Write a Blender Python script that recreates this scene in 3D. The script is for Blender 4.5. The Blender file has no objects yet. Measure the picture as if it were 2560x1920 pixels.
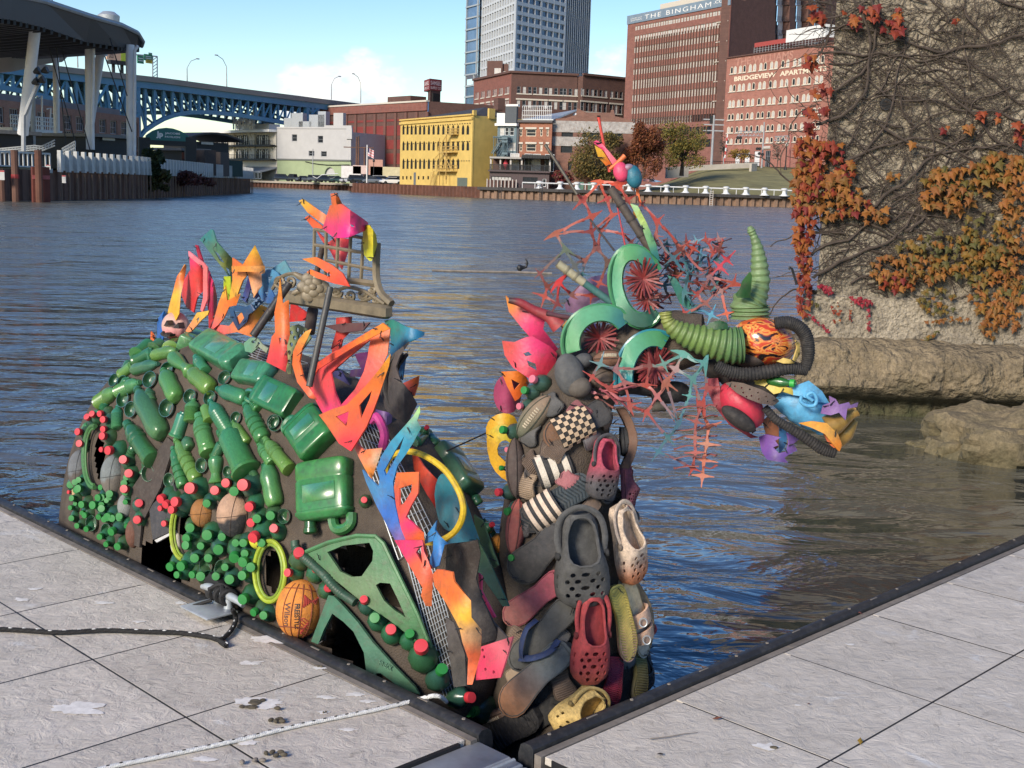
import bpy,math,random
import numpy as np
from mathutils import Vector as V,Matrix,noise
from mathutils.bvhtree import BVHTree
from mathutils.geometry import delaunay_2d_cdt
R=math.radians
random.seed(7)
scn=bpy.context.scene
col=scn.collection
# ---------------------------------------------------------------- camera
PW,PH,FPX,EYE=2560,1920,3085.0,1.7
PITCH,ROLL=R(9.03),R(1.72)
_f=V((0,math.cos(PITCH),-math.sin(PITCH)))
_u0=V((0,math.sin(PITCH),math.cos(PITCH)))
_r=math.cos(ROLL)*V((1,0,0))+math.sin(ROLL)*_u0
_u=-math.sin(ROLL)*V((1,0,0))+math.cos(ROLL)*_u0
CAM=V((0,0,EYE))
cd=bpy.data.cameras.new('camera')
cam=bpy.data.objects.new('camera',cd)
col.objects.link(cam)
cd.sensor_width=36
cd.lens=36*FPX/PW
cd.clip_start=0.05
cd.clip_end=9000
cam.matrix_world=Matrix(((_r.x,_u.x,-_f.x,0),(_r.y,_u.y,-_f.y,0),(_r.z,_u.z,-_f.z,EYE),(0,0,0,1)))
scn.camera=cam
# ---------------------------------------------------------------- sky, sun, exposure
SUN_EL,SUN_AZ=R(27),R(215)
sd=bpy.data.lights.new('sun','SUN')
sun=bpy.data.objects.new('sun',sd)
col.objects.link(sun)
sd.energy=2.5
sd.angle=R(16)
sd.color=(1.0,0.89,0.74)
_sd=V((math.sin(SUN_AZ)*math.cos(SUN_EL),math.cos(SUN_AZ)*math.cos(SUN_EL),math.sin(SUN_EL)))
sun.rotation_euler=_sd.to_track_quat('Z','Y').to_euler()
world=bpy.data.worlds.new('World')
scn.world=world
world.use_nodes=True
wt=world.node_tree
wt.nodes.clear()
def _n(t,tree,**k):
 n=tree.nodes.new(t)
 for a,b in k.items():
  setattr(n,a,b)
 return n
sky=_n('ShaderNodeTexSky',wt,sky_type='NISHITA',sun_disc=False,sun_elevation=SUN_EL,sun_rotation=SUN_AZ,air_density=1.0,dust_density=0.25,ozone_density=1.6)
bg=_n('ShaderNodeBackground',wt)
bg.inputs['Strength'].default_value=0.12
wo=_n('ShaderNodeOutputWorld',wt)
tc=_n('ShaderNodeTexCoord',wt)
sep=_n('ShaderNodeSeparateXYZ',wt)
wt.links.new(tc.outputs['Generated'],sep.inputs[0])
def wmath(op,a,b=None,c=None,clamp=False):
 n=_n('ShaderNodeMath',wt,operation=op,use_clamp=clamp)
 for i,x in enumerate((a,b,c)):
  if x is None:continue
  if isinstance(x,(int,float)):n.inputs[i].default_value=x
  else:wt.links.new(x,n.inputs[i])
 return n.outputs[0]
az=wmath('ARCTAN2',sep.outputs['X'],sep.outputs['Y'])
el=wmath('ARCSINE',sep.outputs['Z'])
cmb=_n('ShaderNodeCombineXYZ',wt)
wt.links.new(wmath('MULTIPLY',az,24.0),cmb.inputs[0])
wt.links.new(wmath('MULTIPLY',el,40.0),cmb.inputs[1])
nz=_n('ShaderNodeTexNoise',wt)
nz.inputs['Scale'].default_value=1.0;nz.inputs['Detail'].default_value=8;nz.inputs['Roughness'].default_value=0.58
wt.links.new(cmb.outputs[0],nz.inputs['Vector'])
def bank(a0,e0,sa,se,amp):
 da=wmath('DIVIDE',wmath('SUBTRACT',az,a0),sa)
 de=wmath('DIVIDE',wmath('SUBTRACT',el,e0),se)
 r2=wmath('ADD',wmath('MULTIPLY',da,da),wmath('MULTIPLY',de,de))
 return wmath('MULTIPLY',wmath('SUBTRACT',1.0,r2,clamp=True),amp)
dens=wmath('SUBTRACT',nz.outputs[0],0.72)
for b in((-0.125,0.082,0.042,0.036,0.46),(-0.168,0.068,0.034,0.028,0.42),(-0.15,0.05,0.08,0.02,0.22),(-0.085,0.066,0.04,0.034,0.16),(0.075,0.095,0.04,0.03,0.30),(-0.27,0.045,0.14,0.018,0.16),(-0.9,0.12,0.3,0.07,0.3),(0.9,0.12,0.35,0.08,0.3),(2.2,0.15,0.5,0.1,0.3),(-2.2,0.15,0.5,0.1,0.3)):
 dens=wmath('ADD',dens,bank(*b))
cov=wmath('MULTIPLY',dens,4.0,clamp=True)
nz2=_n('ShaderNodeTexNoise',wt);nz2.inputs['Scale'].default_value=2.2;nz2.inputs['Detail'].default_value=5
wt.links.new(cmb.outputs[0],nz2.inputs['Vector'])
cr=_n('ShaderNodeMix',wt,data_type='RGBA')
wt.links.new(wmath('MULTIPLY',wmath('SUBTRACT',nz2.outputs[0],0.35),3.0,clamp=True),cr.inputs[0])
cr.inputs[6].default_value=(3.6,3.9,4.3,1);cr.inputs[7].default_value=(6.0,5.7,5.2,1)
mx=_n('ShaderNodeMix',wt,data_type='RGBA')
wt.links.new(wmath('MULTIPLY',cov,0.92),mx.inputs[0])
hs=_n('ShaderNodeHueSaturation',wt)
hs.inputs['Saturation'].default_value=1.34;hs.inputs['Value'].default_value=0.72;hs.inputs['Hue'].default_value=0.512
wt.links.new(sky.outputs[0],hs.inputs['Color'])
wt.links.new(hs.outputs[0],mx.inputs[6]);wt.links.new(cr.outputs[2],mx.inputs[7])
wt.links.new(mx.outputs[2],bg.inputs['Color'])
wt.links.new(bg.outputs[0],wo.inputs[0])
vs=scn.view_settings
vs.view_transform='Standard';vs.look='None';vs.gamma=1;vs.use_curve_mapping=False
vs.exposure=0.98
scn.cycles.max_bounces=6
scn.cycles.diffuse_bounces=3
scn.cycles.glossy_bounces=3
scn.cycles.transparent_max_bounces=6
scn.cycles.caustics_reflective=False
scn.cycles.caustics_refractive=False
# ---------------------------------------------------------------- pixel <-> place helpers (camera geometry of the photograph)
def ray(x,y):
 x,y=float(x),float(y)
 return _f+((x-PW/2)/FPX)*_r-((y-PH/2)/FPX)*_u
def at(x,y,d):
 r=ray(x,y)
 return CAM+r*(d/r.y)
def ground(x,y,z=0.0):
 r=ray(x,y)
 return CAM+r*((z-EYE)/r.z)
def on_plane(x,y,p,n):
 r=ray(x,y)
 return CAM+r*((p-CAM).dot(n)/r.dot(n))
def zf(x0,y0,s):
 return lambda x,y:(x0+x/s,y0+y/s)
# ---------------------------------------------------------------- objects
WM={}
def put(o,M,parent=None):
 WM[o.name]=M
 if parent is not None:
  o.parent=parent
  o.matrix_basis=WM[parent.name].inverted()@M
 else:
  o.matrix_basis=M
def link(name,data,M,parent=None,**props):
 o=bpy.data.objects.new(name,data)
 col.objects.link(o)
 put(o,M,parent)
 for k,v in props.items():
  if v is not None:o[k]=v
 return o
def thing(name,label,category,loc,group=None):
 return link(name,None,Matrix.Translation(V(loc)),None,label=label,category=category,group=group)
class MB:
 """collects faces, builds ONE mesh object"""
 def __init__(s):
  s.v,s.f,s.c,s.mi,s.k=[],[],[],[],[]
  s.col=(0.5,0.5,0.5);s.m=0
 def add(s,vs,fs,cols=None):
  b=len(s.v);s.k.append((b,len(s.f)))
  s.v.extend([tuple(v)for v in vs])
  s.c.extend(cols if cols else[s.col]*len(vs))
  for f in fs:
   s.f.append([i+b for i in f]);s.mi.append(s.m)
 def poly(s,*p):s.add(p,[list(range(len(p)))])
 def hexa(s,b,t):
  n=len(b)
  s.add(list(b)+list(t),[list(range(n))[::-1],list(range(n,2*n))]+[[i,(i+1)%n,n+(i+1)%n,n+i]for i in range(n)])
 def box(s,c,size,X=V((1,0,0)),Y=V((0,1,0)),Z=V((0,0,1))):
  c=V(c);a,b,d=(V(X)*size[0]/2,V(Y)*size[1]/2,V(Z)*size[2]/2)
  ring=[c-a-b,c+a-b,c+a+b,c-a+b]
  s.hexa([p-d for p in ring],[p+d for p in ring])
 def bbox(s,c,size,bev,X=V((1,0,0)),Y=V((0,1,0)),Z=V((0,0,1))):
  c=V(c);rings=[]
  for z,k in((-1,bev),(-1,0),(1,0),(1,bev)):
   zz=z*(size[2]/2-(0 if k else bev))
   a,b=size[0]/2-k,size[1]/2-k;q=bev
   pts=[(-a+q,-b),(a-q,-b),(a,-b+q),(a,b-q),(a-q,b),(-a+q,b),(-a,b-q),(-a,-b+q)]
   rings.append([c+V(X)*x+V(Y)*y+V(Z)*zz for x,y in pts])
  s.loft(rings,True,True)
 def loft(s,rings,cap0=False,cap1=False,cols=None):
  n=len(rings[0]);vs=[p for r in rings for p in r];fs=[]
  for j in range(len(rings)-1):
   for i in range(n):
    fs.append([j*n+i,j*n+(i+1)%n,(j+1)*n+(i+1)%n,(j+1)*n+i])
  if cap0:fs.append(list(range(n))[::-1])
  if cap1:fs.append(list(range((len(rings)-1)*n,len(rings)*n)))
  s.add(vs,fs,[c for c in cols for _ in range(n)]if cols else None)
 def tube(s,path,rad,n=8,cap=True,cols=None,flat=1.0):
  path=[V(p)for p in path]
  if isinstance(rad,(int,float)):rad=[rad]*len(path)
  rings=[];up=None
  for i,p in enumerate(path):
   t=(path[min(i+1,len(path)-1)]-path[max(i-1,0)])
   t=t.normalized()if t.length>1e-9 else V((0,0,1))
   if up is None:
    up=V((0,0,1))if abs(t.z)<0.9 else V((1,0,0))
   a=t.cross(up)
   a=a.normalized()if a.length>1e-6 else V((1,0,0))
   b=a.cross(t);up=b
   rings.append([p+(a*math.cos(2*math.pi*k/n)+b*math.sin(2*math.pi*k/n)*flat)*rad[i]for k in range(n)])
  s.loft(rings,cap,cap,cols)
 def ring(s,c,X,Y,rx,ry,r,n=28,m=6,a0=0,a1=2*math.pi):
  full=abs(a1-a0-2*math.pi)<1e-6
  k=n if full else n+1
  pts=[V(c)+V(X)*rx*math.cos(a0+(a1-a0)*i/n)+V(Y)*ry*math.sin(a0+(a1-a0)*i/n)for i in range(k)]
  Z=V(X).cross(V(Y)).normalized();rings=[]
  for i in range(k):
   t=pts[(i+1)%k if full else min(i+1,k-1)]-pts[i-1 if full else max(i-1,0)]
   a=t.cross(Z).normalized()
   rings.append([pts[i]+(a*math.cos(2*math.pi*j/m)+Z*math.sin(2*math.pi*j/m))*r for j in range(m)])
  if full:rings.append(rings[0])
  s.loft(rings,not full,not full)
 def lathe(s,prof,n=14,M=None,sx=1.0,sy=1.0,cap=True,cols=None,wob=None):
  M=M or Matrix()
  rings=[[M@V((r*sx*math.cos(2*math.pi*k/n)*(wob(k,n,z)if wob else 1),r*sy*math.sin(2*math.pi*k/n)*(wob(k,n,z)if wob else 1),z))for k in range(n)]for r,z in prof]
  s.loft(rings,cap,cap,cols)
 def ball(s,c,r,n=14,m=9,X=V((1,0,0)),Y=V((0,1,0)),Z=V((0,0,1)),fn=None):
  rings=[]
  for j in range(m+1):
   t=-math.pi/2+math.pi*j/m
   t=max(-1.5,min(1.5,t))
   rr=[]
   for k in range(n):
    a=2*math.pi*k/n
    d=V((math.cos(t)*math.cos(a),math.cos(t)*math.sin(a),math.sin(t)))
    q=fn(d)if fn else 1.0
    rr.append(V(c)+(V(X)*d.x*r[0]+V(Y)*d.y*r[1]+V(Z)*d.z*r[2])*q)
   rings.append(rr)
  s.loft(rings,True,True)
 def sheet(s,out,holes,mp,th,step=None,colf=None):
  """flat outline with cut-outs, gridded, mapped into space by mp(x, y) -> (point, normal), with thickness"""
  pts,edges=[],[]
  def addloop(l):
   b=len(pts);pts.extend([V((p[0],p[1]))for p in l])
   edges.extend([(b+i,b+(i+1)%len(l))for i in range(len(l))])
  def dens(l):
   if not step:return l
   o=[]
   for i in range(len(l)):
    a,b=l[i],l[(i+1)%len(l)]
    k=max(1,int(math.hypot(b[0]-a[0],b[1]-a[1])/step))
    o+=[(a[0]+(b[0]-a[0])*j/k,a[1]+(b[1]-a[1])*j/k)for j in range(k)]
   return o
  loops=[dens(out)]+[dens(h)for h in holes]
  for l in loops:addloop(l)
  def inside(x,y,l):
   c=False;j=len(l)-1
   for i in range(len(l)):
    xi,yi=l[i];xj,yj=l[j]
    if(yi>y)!=(yj>y)and x<(xj-xi)*(y-yi)/(yj-yi)+xi:c=not c
    j=i
   return c
  ok=lambda x,y:inside(x,y,loops[0])and not any(inside(x,y,h)for h in loops[1:])
  if step:
   xs=[p[0]for p in out];ys=[p[1]for p in out]
   y=min(ys)+step*0.5
   while y<max(ys):
    x=min(xs)+step*0.5
    while x<max(xs):
     if ok(x,y):pts.append(V((x,y)))
     x+=step
    y+=step
  vv,ee,ff,*_=delaunay_2d_cdt(pts,edges,[],0,1e-7)
  tri=[]
  for f in ff:
   cx=sum(vv[i].x for i in f)/len(f);cy=sum(vv[i].y for i in f)/len(f)
   if ok(cx,cy):
    a,b,c=(vv[i]for i in f[:3])
    tri.append(list(f)if(b-a).cross(c-a)>0 else list(f)[::-1])
  P=[mp(v.x,v.y)for v in vv]
  n=len(vv)
  top=[p+q*th/2 for p,q in P];bot=[p-q*th/2 for p,q in P]
  cnt={}
  for t in tri:
   for i in range(len(t)):
    e=(t[i],t[(i+1)%len(t)])
    cnt[e]=1
  side=[[a,a+n,b+n,b]for(a,b)in cnt if(b,a)not in cnt]
  cc=None
  if colf:cc=[colf(v.x,v.y)for v in vv]*2
  s.add(top+bot,tri+[[i+n for i in t][::-1]for t in tri]+side,cc)
 def build_each(s,name,mats,parent=None,**kw):
  """every added piece becomes an object of its own"""
  ks=s.k+[(len(s.v),len(s.f))];out=[]
  for(a,f0),(e,f1)in zip(ks[:-1],ks[1:]):
   q=MB();q.v=s.v[a:e];q.c=s.c[a:e];q.f=[[i-a for i in f]for f in s.f[f0:f1]];q.mi=s.mi[f0:f1]
   out.append(q.build(name,mats,parent,**kw))
  return out
 def build(s,name,mats,parent=None,smooth=True,at_=None,ang=38,M=None,**props):
  """M given: vertices are local to M. otherwise they are world and the origin becomes their centre"""
  me=bpy.data.meshes.new(name)
  if M is None:
   a=np.array(s.v);o=V(at_)if at_ is not None else V((a.max(0)+a.min(0))/2)
   vv=(a-np.array(o)).tolist();M=Matrix.Translation(o)
  else:vv=s.v
  me.from_pydata(vv,[],s.f)
  for m in(mats if isinstance(mats,(list,tuple))else[mats]):me.materials.append(m)
  if any(s.mi):me.polygons.foreach_set('material_index',s.mi)
  ca=me.color_attributes.new('col','FLOAT_COLOR','POINT')
  ca.data.foreach_set('color',np.c_[np.array(s.c,float),np.ones(len(s.c))].astype(np.float32).ravel())
  if smooth:
   me.polygons.foreach_set('use_smooth',[True]*len(me.polygons))
   me.set_sharp_from_angle(angle=R(ang))
  me.validate();me.update()
  return link(name,me,M,parent,**props)
# ---------------------------------------------------------------- materials
def _lk(t,a,b):t.links.new(a,b)
def mat(name,c=None,rough=0.6,metal=0.0,var=0.18,vs_=6.0,bump=0.0,bs=40.0,src='rgb',spec=0.5,dirt=0.0,dcol=(0.05,0.045,0.04),coat=0.0,trans=0.0,stretch=None,emit=None,sss=0.0):
 m=bpy.data.materials.new(name);m.use_nodes=True;t=m.node_tree
 p=t.nodes['Principled BSDF']
 p.inputs['Roughness'].default_value=rough;p.inputs['Metallic'].default_value=metal
 p.inputs['Specular IOR Level'].default_value=spec
 p.inputs['Coat Weight'].default_value=coat;p.inputs['Coat Roughness'].default_value=0.12
 p.inputs['Transmission Weight'].default_value=trans
 tc=_n('ShaderNodeTexCoord',t)
 vec=tc.outputs['Object']
 if stretch:
  mp=_n('ShaderNodeMapping',t);mp.inputs['Scale'].default_value=stretch;_lk(t,vec,mp.inputs[0]);vec=mp.outputs[0]
 if src=='rgb':
  r=_n('ShaderNodeRGB',t);r.outputs[0].default_value=(*c,1);base=r.outputs[0]
 elif src=='attr':
  r=_n('ShaderNodeAttribute',t,attribute_name='col');base=r.outputs['Color']
 else:
  r=_n('ShaderNodeObjectInfo',t);base=r.outputs['Color']
 nz=_n('ShaderNodeTexNoise',t);nz.inputs['Scale'].default_value=vs_;nz.inputs['Detail'].default_value=5;nz.inputs['Roughness'].default_value=0.65
 _lk(t,vec,nz.inputs['Vector'])
 mr=_n('ShaderNodeMapRange',t);mr.inputs[1].default_value=0.3;mr.inputs[2].default_value=0.7
 mr.inputs[3].default_value=1-var;mr.inputs[4].default_value=1+var
 _lk(t,nz.outputs[0],mr.inputs[0])
 mu=_n('ShaderNodeVectorMath',t,operation='SCALE');_lk(t,base,mu.inputs[0]);_lk(t,mr.outputs[0],mu.inputs['Scale'])
 out=mu.outputs[0]
 if dirt:
  n2=_n('ShaderNodeTexNoise',t);n2.inputs['Scale'].default_value=vs_*2.3;n2.inputs['Detail'].default_value=8;n2.inputs['Roughness'].default_value=0.7
  _lk(t,vec,n2.inputs['Vector'])
  m2=_n('ShaderNodeMapRange',t);m2.inputs[1].default_value=0.48;m2.inputs[2].default_value=0.72;m2.inputs[3].default_value=0;m2.inputs[4].default_value=dirt
  _lk(t,n2.outputs[0],m2.inputs[0])
  mx=_n('ShaderNodeMix',t,data_type='RGBA');_lk(t,m2.outputs[0],mx.inputs[0]);_lk(t,out,mx.inputs[6]);mx.inputs[7].default_value=(*dcol,1)
  out=mx.outputs[2]
 _lk(t,out,p.inputs['Base Color'])
 if sss:
  p.inputs['Subsurface Weight'].default_value=sss;p.inputs['Subsurface Scale'].default_value=0.02
 if emit:
  p.inputs['Emission Color'].default_value=(*emit[:3],1);p.inputs['Emission Strength'].default_value=emit[3]
 if bump:
  n3=_n('ShaderNodeTexNoise',t);n3.inputs['Scale'].default_value=bs;n3.inputs['Detail'].default_value=6
  _lk(t,vec,n3.inputs['Vector'])
  b=_n('ShaderNodeBump',t);b.inputs['Strength'].default_value=1.0;b.inputs['Distance'].default_value=bump
  _lk(t,n3.outputs[0],b.inputs['Height']);_lk(t,b.outputs[0],p.inputs['Normal'])
 return m
def brickmat(name,c1,c2,mortar,scale=1.0,dirt=0.25):
 m=mat(name,c1,0.85,var=0.15,vs_=0.6,dirt=dirt,dcol=tuple(x*0.55 for x in c1))
 t=m.node_tree;p=t.nodes['Principled BSDF']
 src=p.inputs['Base Color'].links[0].from_socket
 tc=_n('ShaderNodeTexCoord',t)
 sx=_n('ShaderNodeSeparateXYZ',t);_lk(t,tc.outputs['Object'],sx.inputs[0])
 ad=_n('ShaderNodeMath',t,operation='ADD');_lk(t,sx.outputs[0],ad.inputs[0]);_lk(t,sx.outputs[1],ad.inputs[1])
 cb=_n('ShaderNodeCombineXYZ',t);_lk(t,ad.outputs[0],cb.inputs[0]);_lk(t,sx.outputs[2],cb.inputs[1])
 b=_n('ShaderNodeTexBrick',t);b.inputs['Scale'].default_value=scale
 b.inputs['Color1'].default_value=(1,1,1,1);b.inputs['Color2'].default_value=tuple(c2[i]/c1[i]for i in range(3))+(1,)
 b.inputs['Mortar'].default_value=tuple(mortar[i]/c1[i]for i in range(3))+(1,)
 b.inputs['Mortar Size'].default_value=0.012;b.inputs['Brick Width'].default_value=0.6;b.inputs['Row Height'].default_value=0.25
 _lk(t,cb.outputs[0],b.inputs['Vector'])
 mx=_n('ShaderNodeMix',t,data_type='RGBA',blend_type='MULTIPLY');mx.inputs[0].default_value=1
 _lk(t,src,mx.inputs[6]);_lk(t,b.outputs[0],mx.inputs[7]);_lk(t,mx.outputs[2],p.inputs['Base Color'])
 return m
PAINT=mat('sprayed_plastic',src='attr',rough=0.5,var=0.2,vs_=13,dirt=0.5,dcol=(0.10,0.07,0.055),bump=0.002,bs=60)
PAINTO=mat('sprayed_plastic_piece',src='obj',rough=0.42,var=0.2,vs_=14,dirt=0.35,dcol=(0.05,0.05,0.04))
RUBBERO=mat('worn_foam',src='obj',rough=0.8,var=0.25,vs_=14,dirt=0.55,dcol=(0.035,0.033,0.032),bump=0.002,bs=150)
RUBBER=mat('worn_foam_painted',src='attr',rough=0.8,var=0.25,vs_=22,dirt=0.4,dcol=(0.12,0.105,0.09),bump=0.002,bs=150)
BLACK=mat('black_rubber',(0.012,0.012,0.013),0.55,var=0.3,dirt=0.3,dcol=(0.06,0.055,0.05))
DARK=mat('dark_void',(0.01,0.01,0.01),0.9)
GLASS_D=mat('dark_window_glass',(0.02,0.024,0.03),0.25,var=0.4,vs_=0.8,spec=0.2)
GLASS_P=mat('pale_blind_and_reflection_glass',(0.48,0.46,0.43),0.3,var=0.25,vs_=0.7)  # blinds; on the arched apartments the pale colour stands for reflected sunlight
GLASS_B=mat('blue_window_glass',(0.05,0.10,0.19),0.08,metal=0.3,var=0.35,vs_=0.12)
WHITE=mat('white_paint',(0.7,0.7,0.68),0.55,var=0.08,dirt=0.15,dcol=(0.4,0.38,0.34))
STEEL=mat('galvanised_steel',(0.42,0.45,0.47),0.45,metal=0.35,var=0.2,vs_=10,dirt=0.2,dcol=(0.2,0.2,0.2))
GREYPOLE=mat('grey_painted_metal',(0.33,0.34,0.35),0.5,var=0.15,vs_=2)
STONE_TRIM=mat('pale_stone_trim',(0.55,0.5,0.42),0.8,var=0.15)
def smoothpath(pts,k=6):
 """Catmull-Rom through points"""
 P=[V(p)for p in pts];P=[P[0]*2-P[1]]+P+[P[-1]*2-P[-2]];o=[]
 for i in range(1,len(P)-2):
  for j in range(k):
   t=j/k;a,b,c,d=P[i-1:i+3]
   o.append(0.5*(2*b+(c-a)*t+(2*a-5*b+4*c-d)*t*t+(3*b-a-3*c+d)*t**3))
 o.append(P[-2]);return o
def smooth2(pts,k=4,closed=True):
 n=len(pts);o=[]
 for i in range(n):
  a,b,c,d=(V((*pts[(i+q)%n][:2],0))for q in(-1,0,1,2))
  for j in range(k):
   t=j/k
   p=0.5*(2*b+(c-a)*t+(2*a-5*b+4*c-d)*t*t+(3*b-a-3*c+d)*t**3)
   o.append((p.x,p.y))
 return o
def text(body,M,width,height,mt,parent,name='lettering',depth=0.01,bold=0.0,shear=0.0,spacing=1.0,color=None,label=None):
 cu=bpy.data.curves.new(name,'FONT');cu.body=body;cu.extrude=0;cu.offset=bold;cu.shear=shear;cu.space_character=spacing;cu.resolution_u=3
 o=bpy.data.objects.new(name+'_tmp',cu);col.objects.link(o)
 dg=bpy.context.evaluated_depsgraph_get();dg.update()
 me=bpy.data.meshes.new_from_object(o.evaluated_get(dg));me.name=name
 bpy.data.objects.remove(o);bpy.data.curves.remove(cu)
 n=len(me.vertices);a=np.zeros(n*3);me.vertices.foreach_get('co',a);a=a.reshape(-1,3)
 lo,hi=a.min(0),a.max(0)
 a=(a-(lo+hi)/2);a[:,0]*=width/(hi[0]-lo[0]);a[:,1]*=height/(hi[1]-lo[1]);a[:,2]=0
 fs=[list(p.vertices)for p in me.polygons];bpy.data.meshes.remove(me)
 b=MB()
 cnt={}
 for t in fs:
  for i in range(len(t)):cnt[(t[i],t[(i+1)%len(t)])]=1
 side=[[x,x+n,y+n,y]for(x,y)in cnt if(y,x)not in cnt]
 top=[(p[0],p[1],depth)for p in a];bot=[(p[0],p[1],0)for p in a]
 b.add(top+bot,fs+side)
 o=b.build(name,mt,parent,smooth=False,M=M,label=label)
 if color:o.color=(*color,1)
 return o
# ================================================================ SETTING: water and banks
WATER_Z=-0.42
def water_material():
 m=bpy.data.materials.new('river_water');m.use_nodes=True;t=m.node_tree;p=t.nodes['Principled BSDF']
 p.inputs['Base Color'].default_value=(0.10,0.098,0.075,1);p.inputs["IOR"].default_value=1.95
 p.inputs['Specular IOR Level'].default_value=0.8
 tc=_n('ShaderNodeTexCoord',t);h=None
 sx=_n('ShaderNodeSeparateXYZ',t);_lk(t,tc.outputs['Object'],sx.inputs[0])
 far=_n('ShaderNodeMapRange',t);far.interpolation_type='SMOOTHSTEP';far.inputs[1].default_value=6;far.inputs[2].default_value=50;far.inputs[3].default_value=0.07;far.inputs[4].default_value=0.30
 _lk(t,sx.outputs[1],far.inputs[0])
 gm=_n('ShaderNodeMapping',t);gm.inputs['Scale'].default_value=(.6,1.5,1);_lk(t,tc.outputs['Object'],gm.inputs[0]);gn=_n('ShaderNodeTexNoise',t);gn.inputs['Scale'].default_value=.55;gn.inputs['Detail'].default_value=6;gn.inputs['Roughness'].default_value=.7;_lk(t,gm.outputs[0],gn.inputs['Vector'])
 gr=_n('ShaderNodeMapRange',t);gr.inputs[1].default_value=.35;gr.inputs[2].default_value=.65;gr.inputs[3].default_value=.35;gr.inputs[4].default_value=1.5;_lk(t,gn.outputs[0],gr.inputs[0]);gk=_n('ShaderNodeMath',t,operation='MULTIPLY');_lk(t,far.outputs[0],gk.inputs[0]);_lk(t,gr.outputs[0],gk.inputs[1]);_lk(t,gk.outputs[0],p.inputs['Roughness'])
 for sc,det,amp,st in((0.16,3,0.4,(0.9,1.2,1)),(0.55,3,0.32,(0.7,1.2,1)),(1.9,4,0.095,(0.7,1.25,1)),(6.5,2,0.006,(0.7,1.2,1))):
  mp=_n('ShaderNodeMapping',t);mp.inputs['Scale'].default_value=st;mp.inputs['Rotation'].default_value=(0,0,R(6));_lk(t,tc.outputs['Object'],mp.inputs[0])
  nz=_n('ShaderNodeTexNoise',t);nz.inputs['Scale'].default_value=sc;nz.inputs['Detail'].default_value=det;nz.inputs['Distortion'].default_value=0.6
  _lk(t,mp.outputs[0],nz.inputs['Vector'])
  k=_n('ShaderNodeMath',t,operation='MULTIPLY');_lk(t,nz.outputs[0],k.inputs[0]);k.inputs[1].default_value=amp
  if h is None:h=k.outputs[0]
  else:
   a=_n('ShaderNodeMath',t,operation='ADD');_lk(t,h,a.inputs[0]);_lk(t,k.outputs[0],a.inputs[1]);h=a.outputs[0]
 b=_n('ShaderNodeBump',t);b.inputs['Strength'].default_value=1;b.inputs['Distance'].default_value=1.0
 _lk(t,h,b.inputs['Height']);_lk(t,b.outputs[0],p.inputs['Normal'])
 return m
b=MB()
b.poly((-1500,-60,WATER_Z),(1500,-60,WATER_Z),(1500,1800,WATER_Z),(-1500,1800,WATER_Z))
b.build('water',water_material(),None,smooth=False,M=Matrix(),kind='structure')
GRASS=mat('lawn',(0.2,0.18,0.07),0.95,var=0.35,vs_=0.25,dirt=0.35,dcol=(0.14,0.11,0.05))
GRAVEL=mat('bank_paving',(0.26,0.24,0.21),0.9,var=0.2,vs_=0.3)
Q=lambda x,d:V((at(x,480,d).x,d,0))
BANK=[Q(560,395),Q(700,377),Q(882,350),Q(884,288),Q(1050,265),Q(1200,241),Q(1400,234),Q(1700,233),Q(2050,236),Q(2400,240)]
b=MB()
tops=[p+V((0,0,1.62))for p in BANK]
back=[V((p.x*3.0,1500,1.62))for p in BANK]
for i in range(len(BANK)-1):
 b.poly(tops[i],tops[i+1],back[i+1],back[i])
b.build('far_bank_ground',GRAVEL,None,smooth=False,kind='structure')
RUST=mat('rusty_sheet_pile',(0.13,0.055,0.035),0.85,var=0.35,vs_=0.7,dirt=0.6,dcol=(0.05,0.03,0.025))
RUST_L=mat('pale_rusty_sheet_pile',(0.24,0.15,0.10),0.85,var=0.3,vs_=0.7,dirt=0.5,dcol=(0.08,0.05,0.04))
CAP=mat('dark_timber_cap',(0.05,0.045,0.042),0.8,var=0.3)
def piling(name,pts,ztop,pitch,label,m,capm=None,amp=0.45,z0=-1.2,ratio=0.5):
 root=thing(name,label,'bulkhead',pts[0])
 b=MB();k=0
 for a,c in zip(pts[:-1],pts[1:]):
  d=(c-a).to_2d();L=d.length;u=V((d.x/L,d.y/L,0));n=V((u.y,-u.x,0))
  N=max(1,int(L/pitch));prof=[]
  for i in range(N):
   s=i*L/N;w=L/N
   for f,o in((0,0),(0.12,amp),(0.5,amp),(0.62,0)):prof.append(a+u*(s+f*w)+n*o)
  prof.append(c.copy())
  for p,q in zip(prof[:-1],prof[1:]):
   b.poly(V((p.x,p.y,z0)),V((q.x,q.y,z0)),V((q.x,q.y,ztop)),V((p.x,p.y,ztop)))
 b.build('sheet_pile',m,root,smooth=False,ang=20)
 if capm:
  for a,c in zip(pts[:-1],pts[1:]):
   d=(c-a);L=d.to_2d().length;u=V((d.x/L,d.y/L,0));n=V((u.y,-u.x,0));cb=MB()
   mid=(a+c)/2+n*0.3;cb.box(V((mid.x,mid.y,ztop+0.2)),(L+0.3,1.3,0.55),u,n,V((0,0,1)));cb.build('cap_beam',capm,root,smooth=False)
 return root
piling('steel_bulkhead',[BANK[3],BANK[4],BANK[5]],1.72,1.55,'rusty red-brown steel bulkhead under the yellow building',RUST)
piling('steel_bulkhead',BANK[5:],1.25,1.45,'pale rusty steel bulkhead with dark timber cap below the lawn',RUST_L,CAP)
piling('steel_bulkhead',BANK[:3]+[BANK[3]],1.1,1.7,'low steel bulkhead with pale capping along the car park',RUST,mat('pale_concrete_cap',(0.36,0.31,0.26),0.85))
b=MB();NU,NV=40,14;vs_=[]
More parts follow.
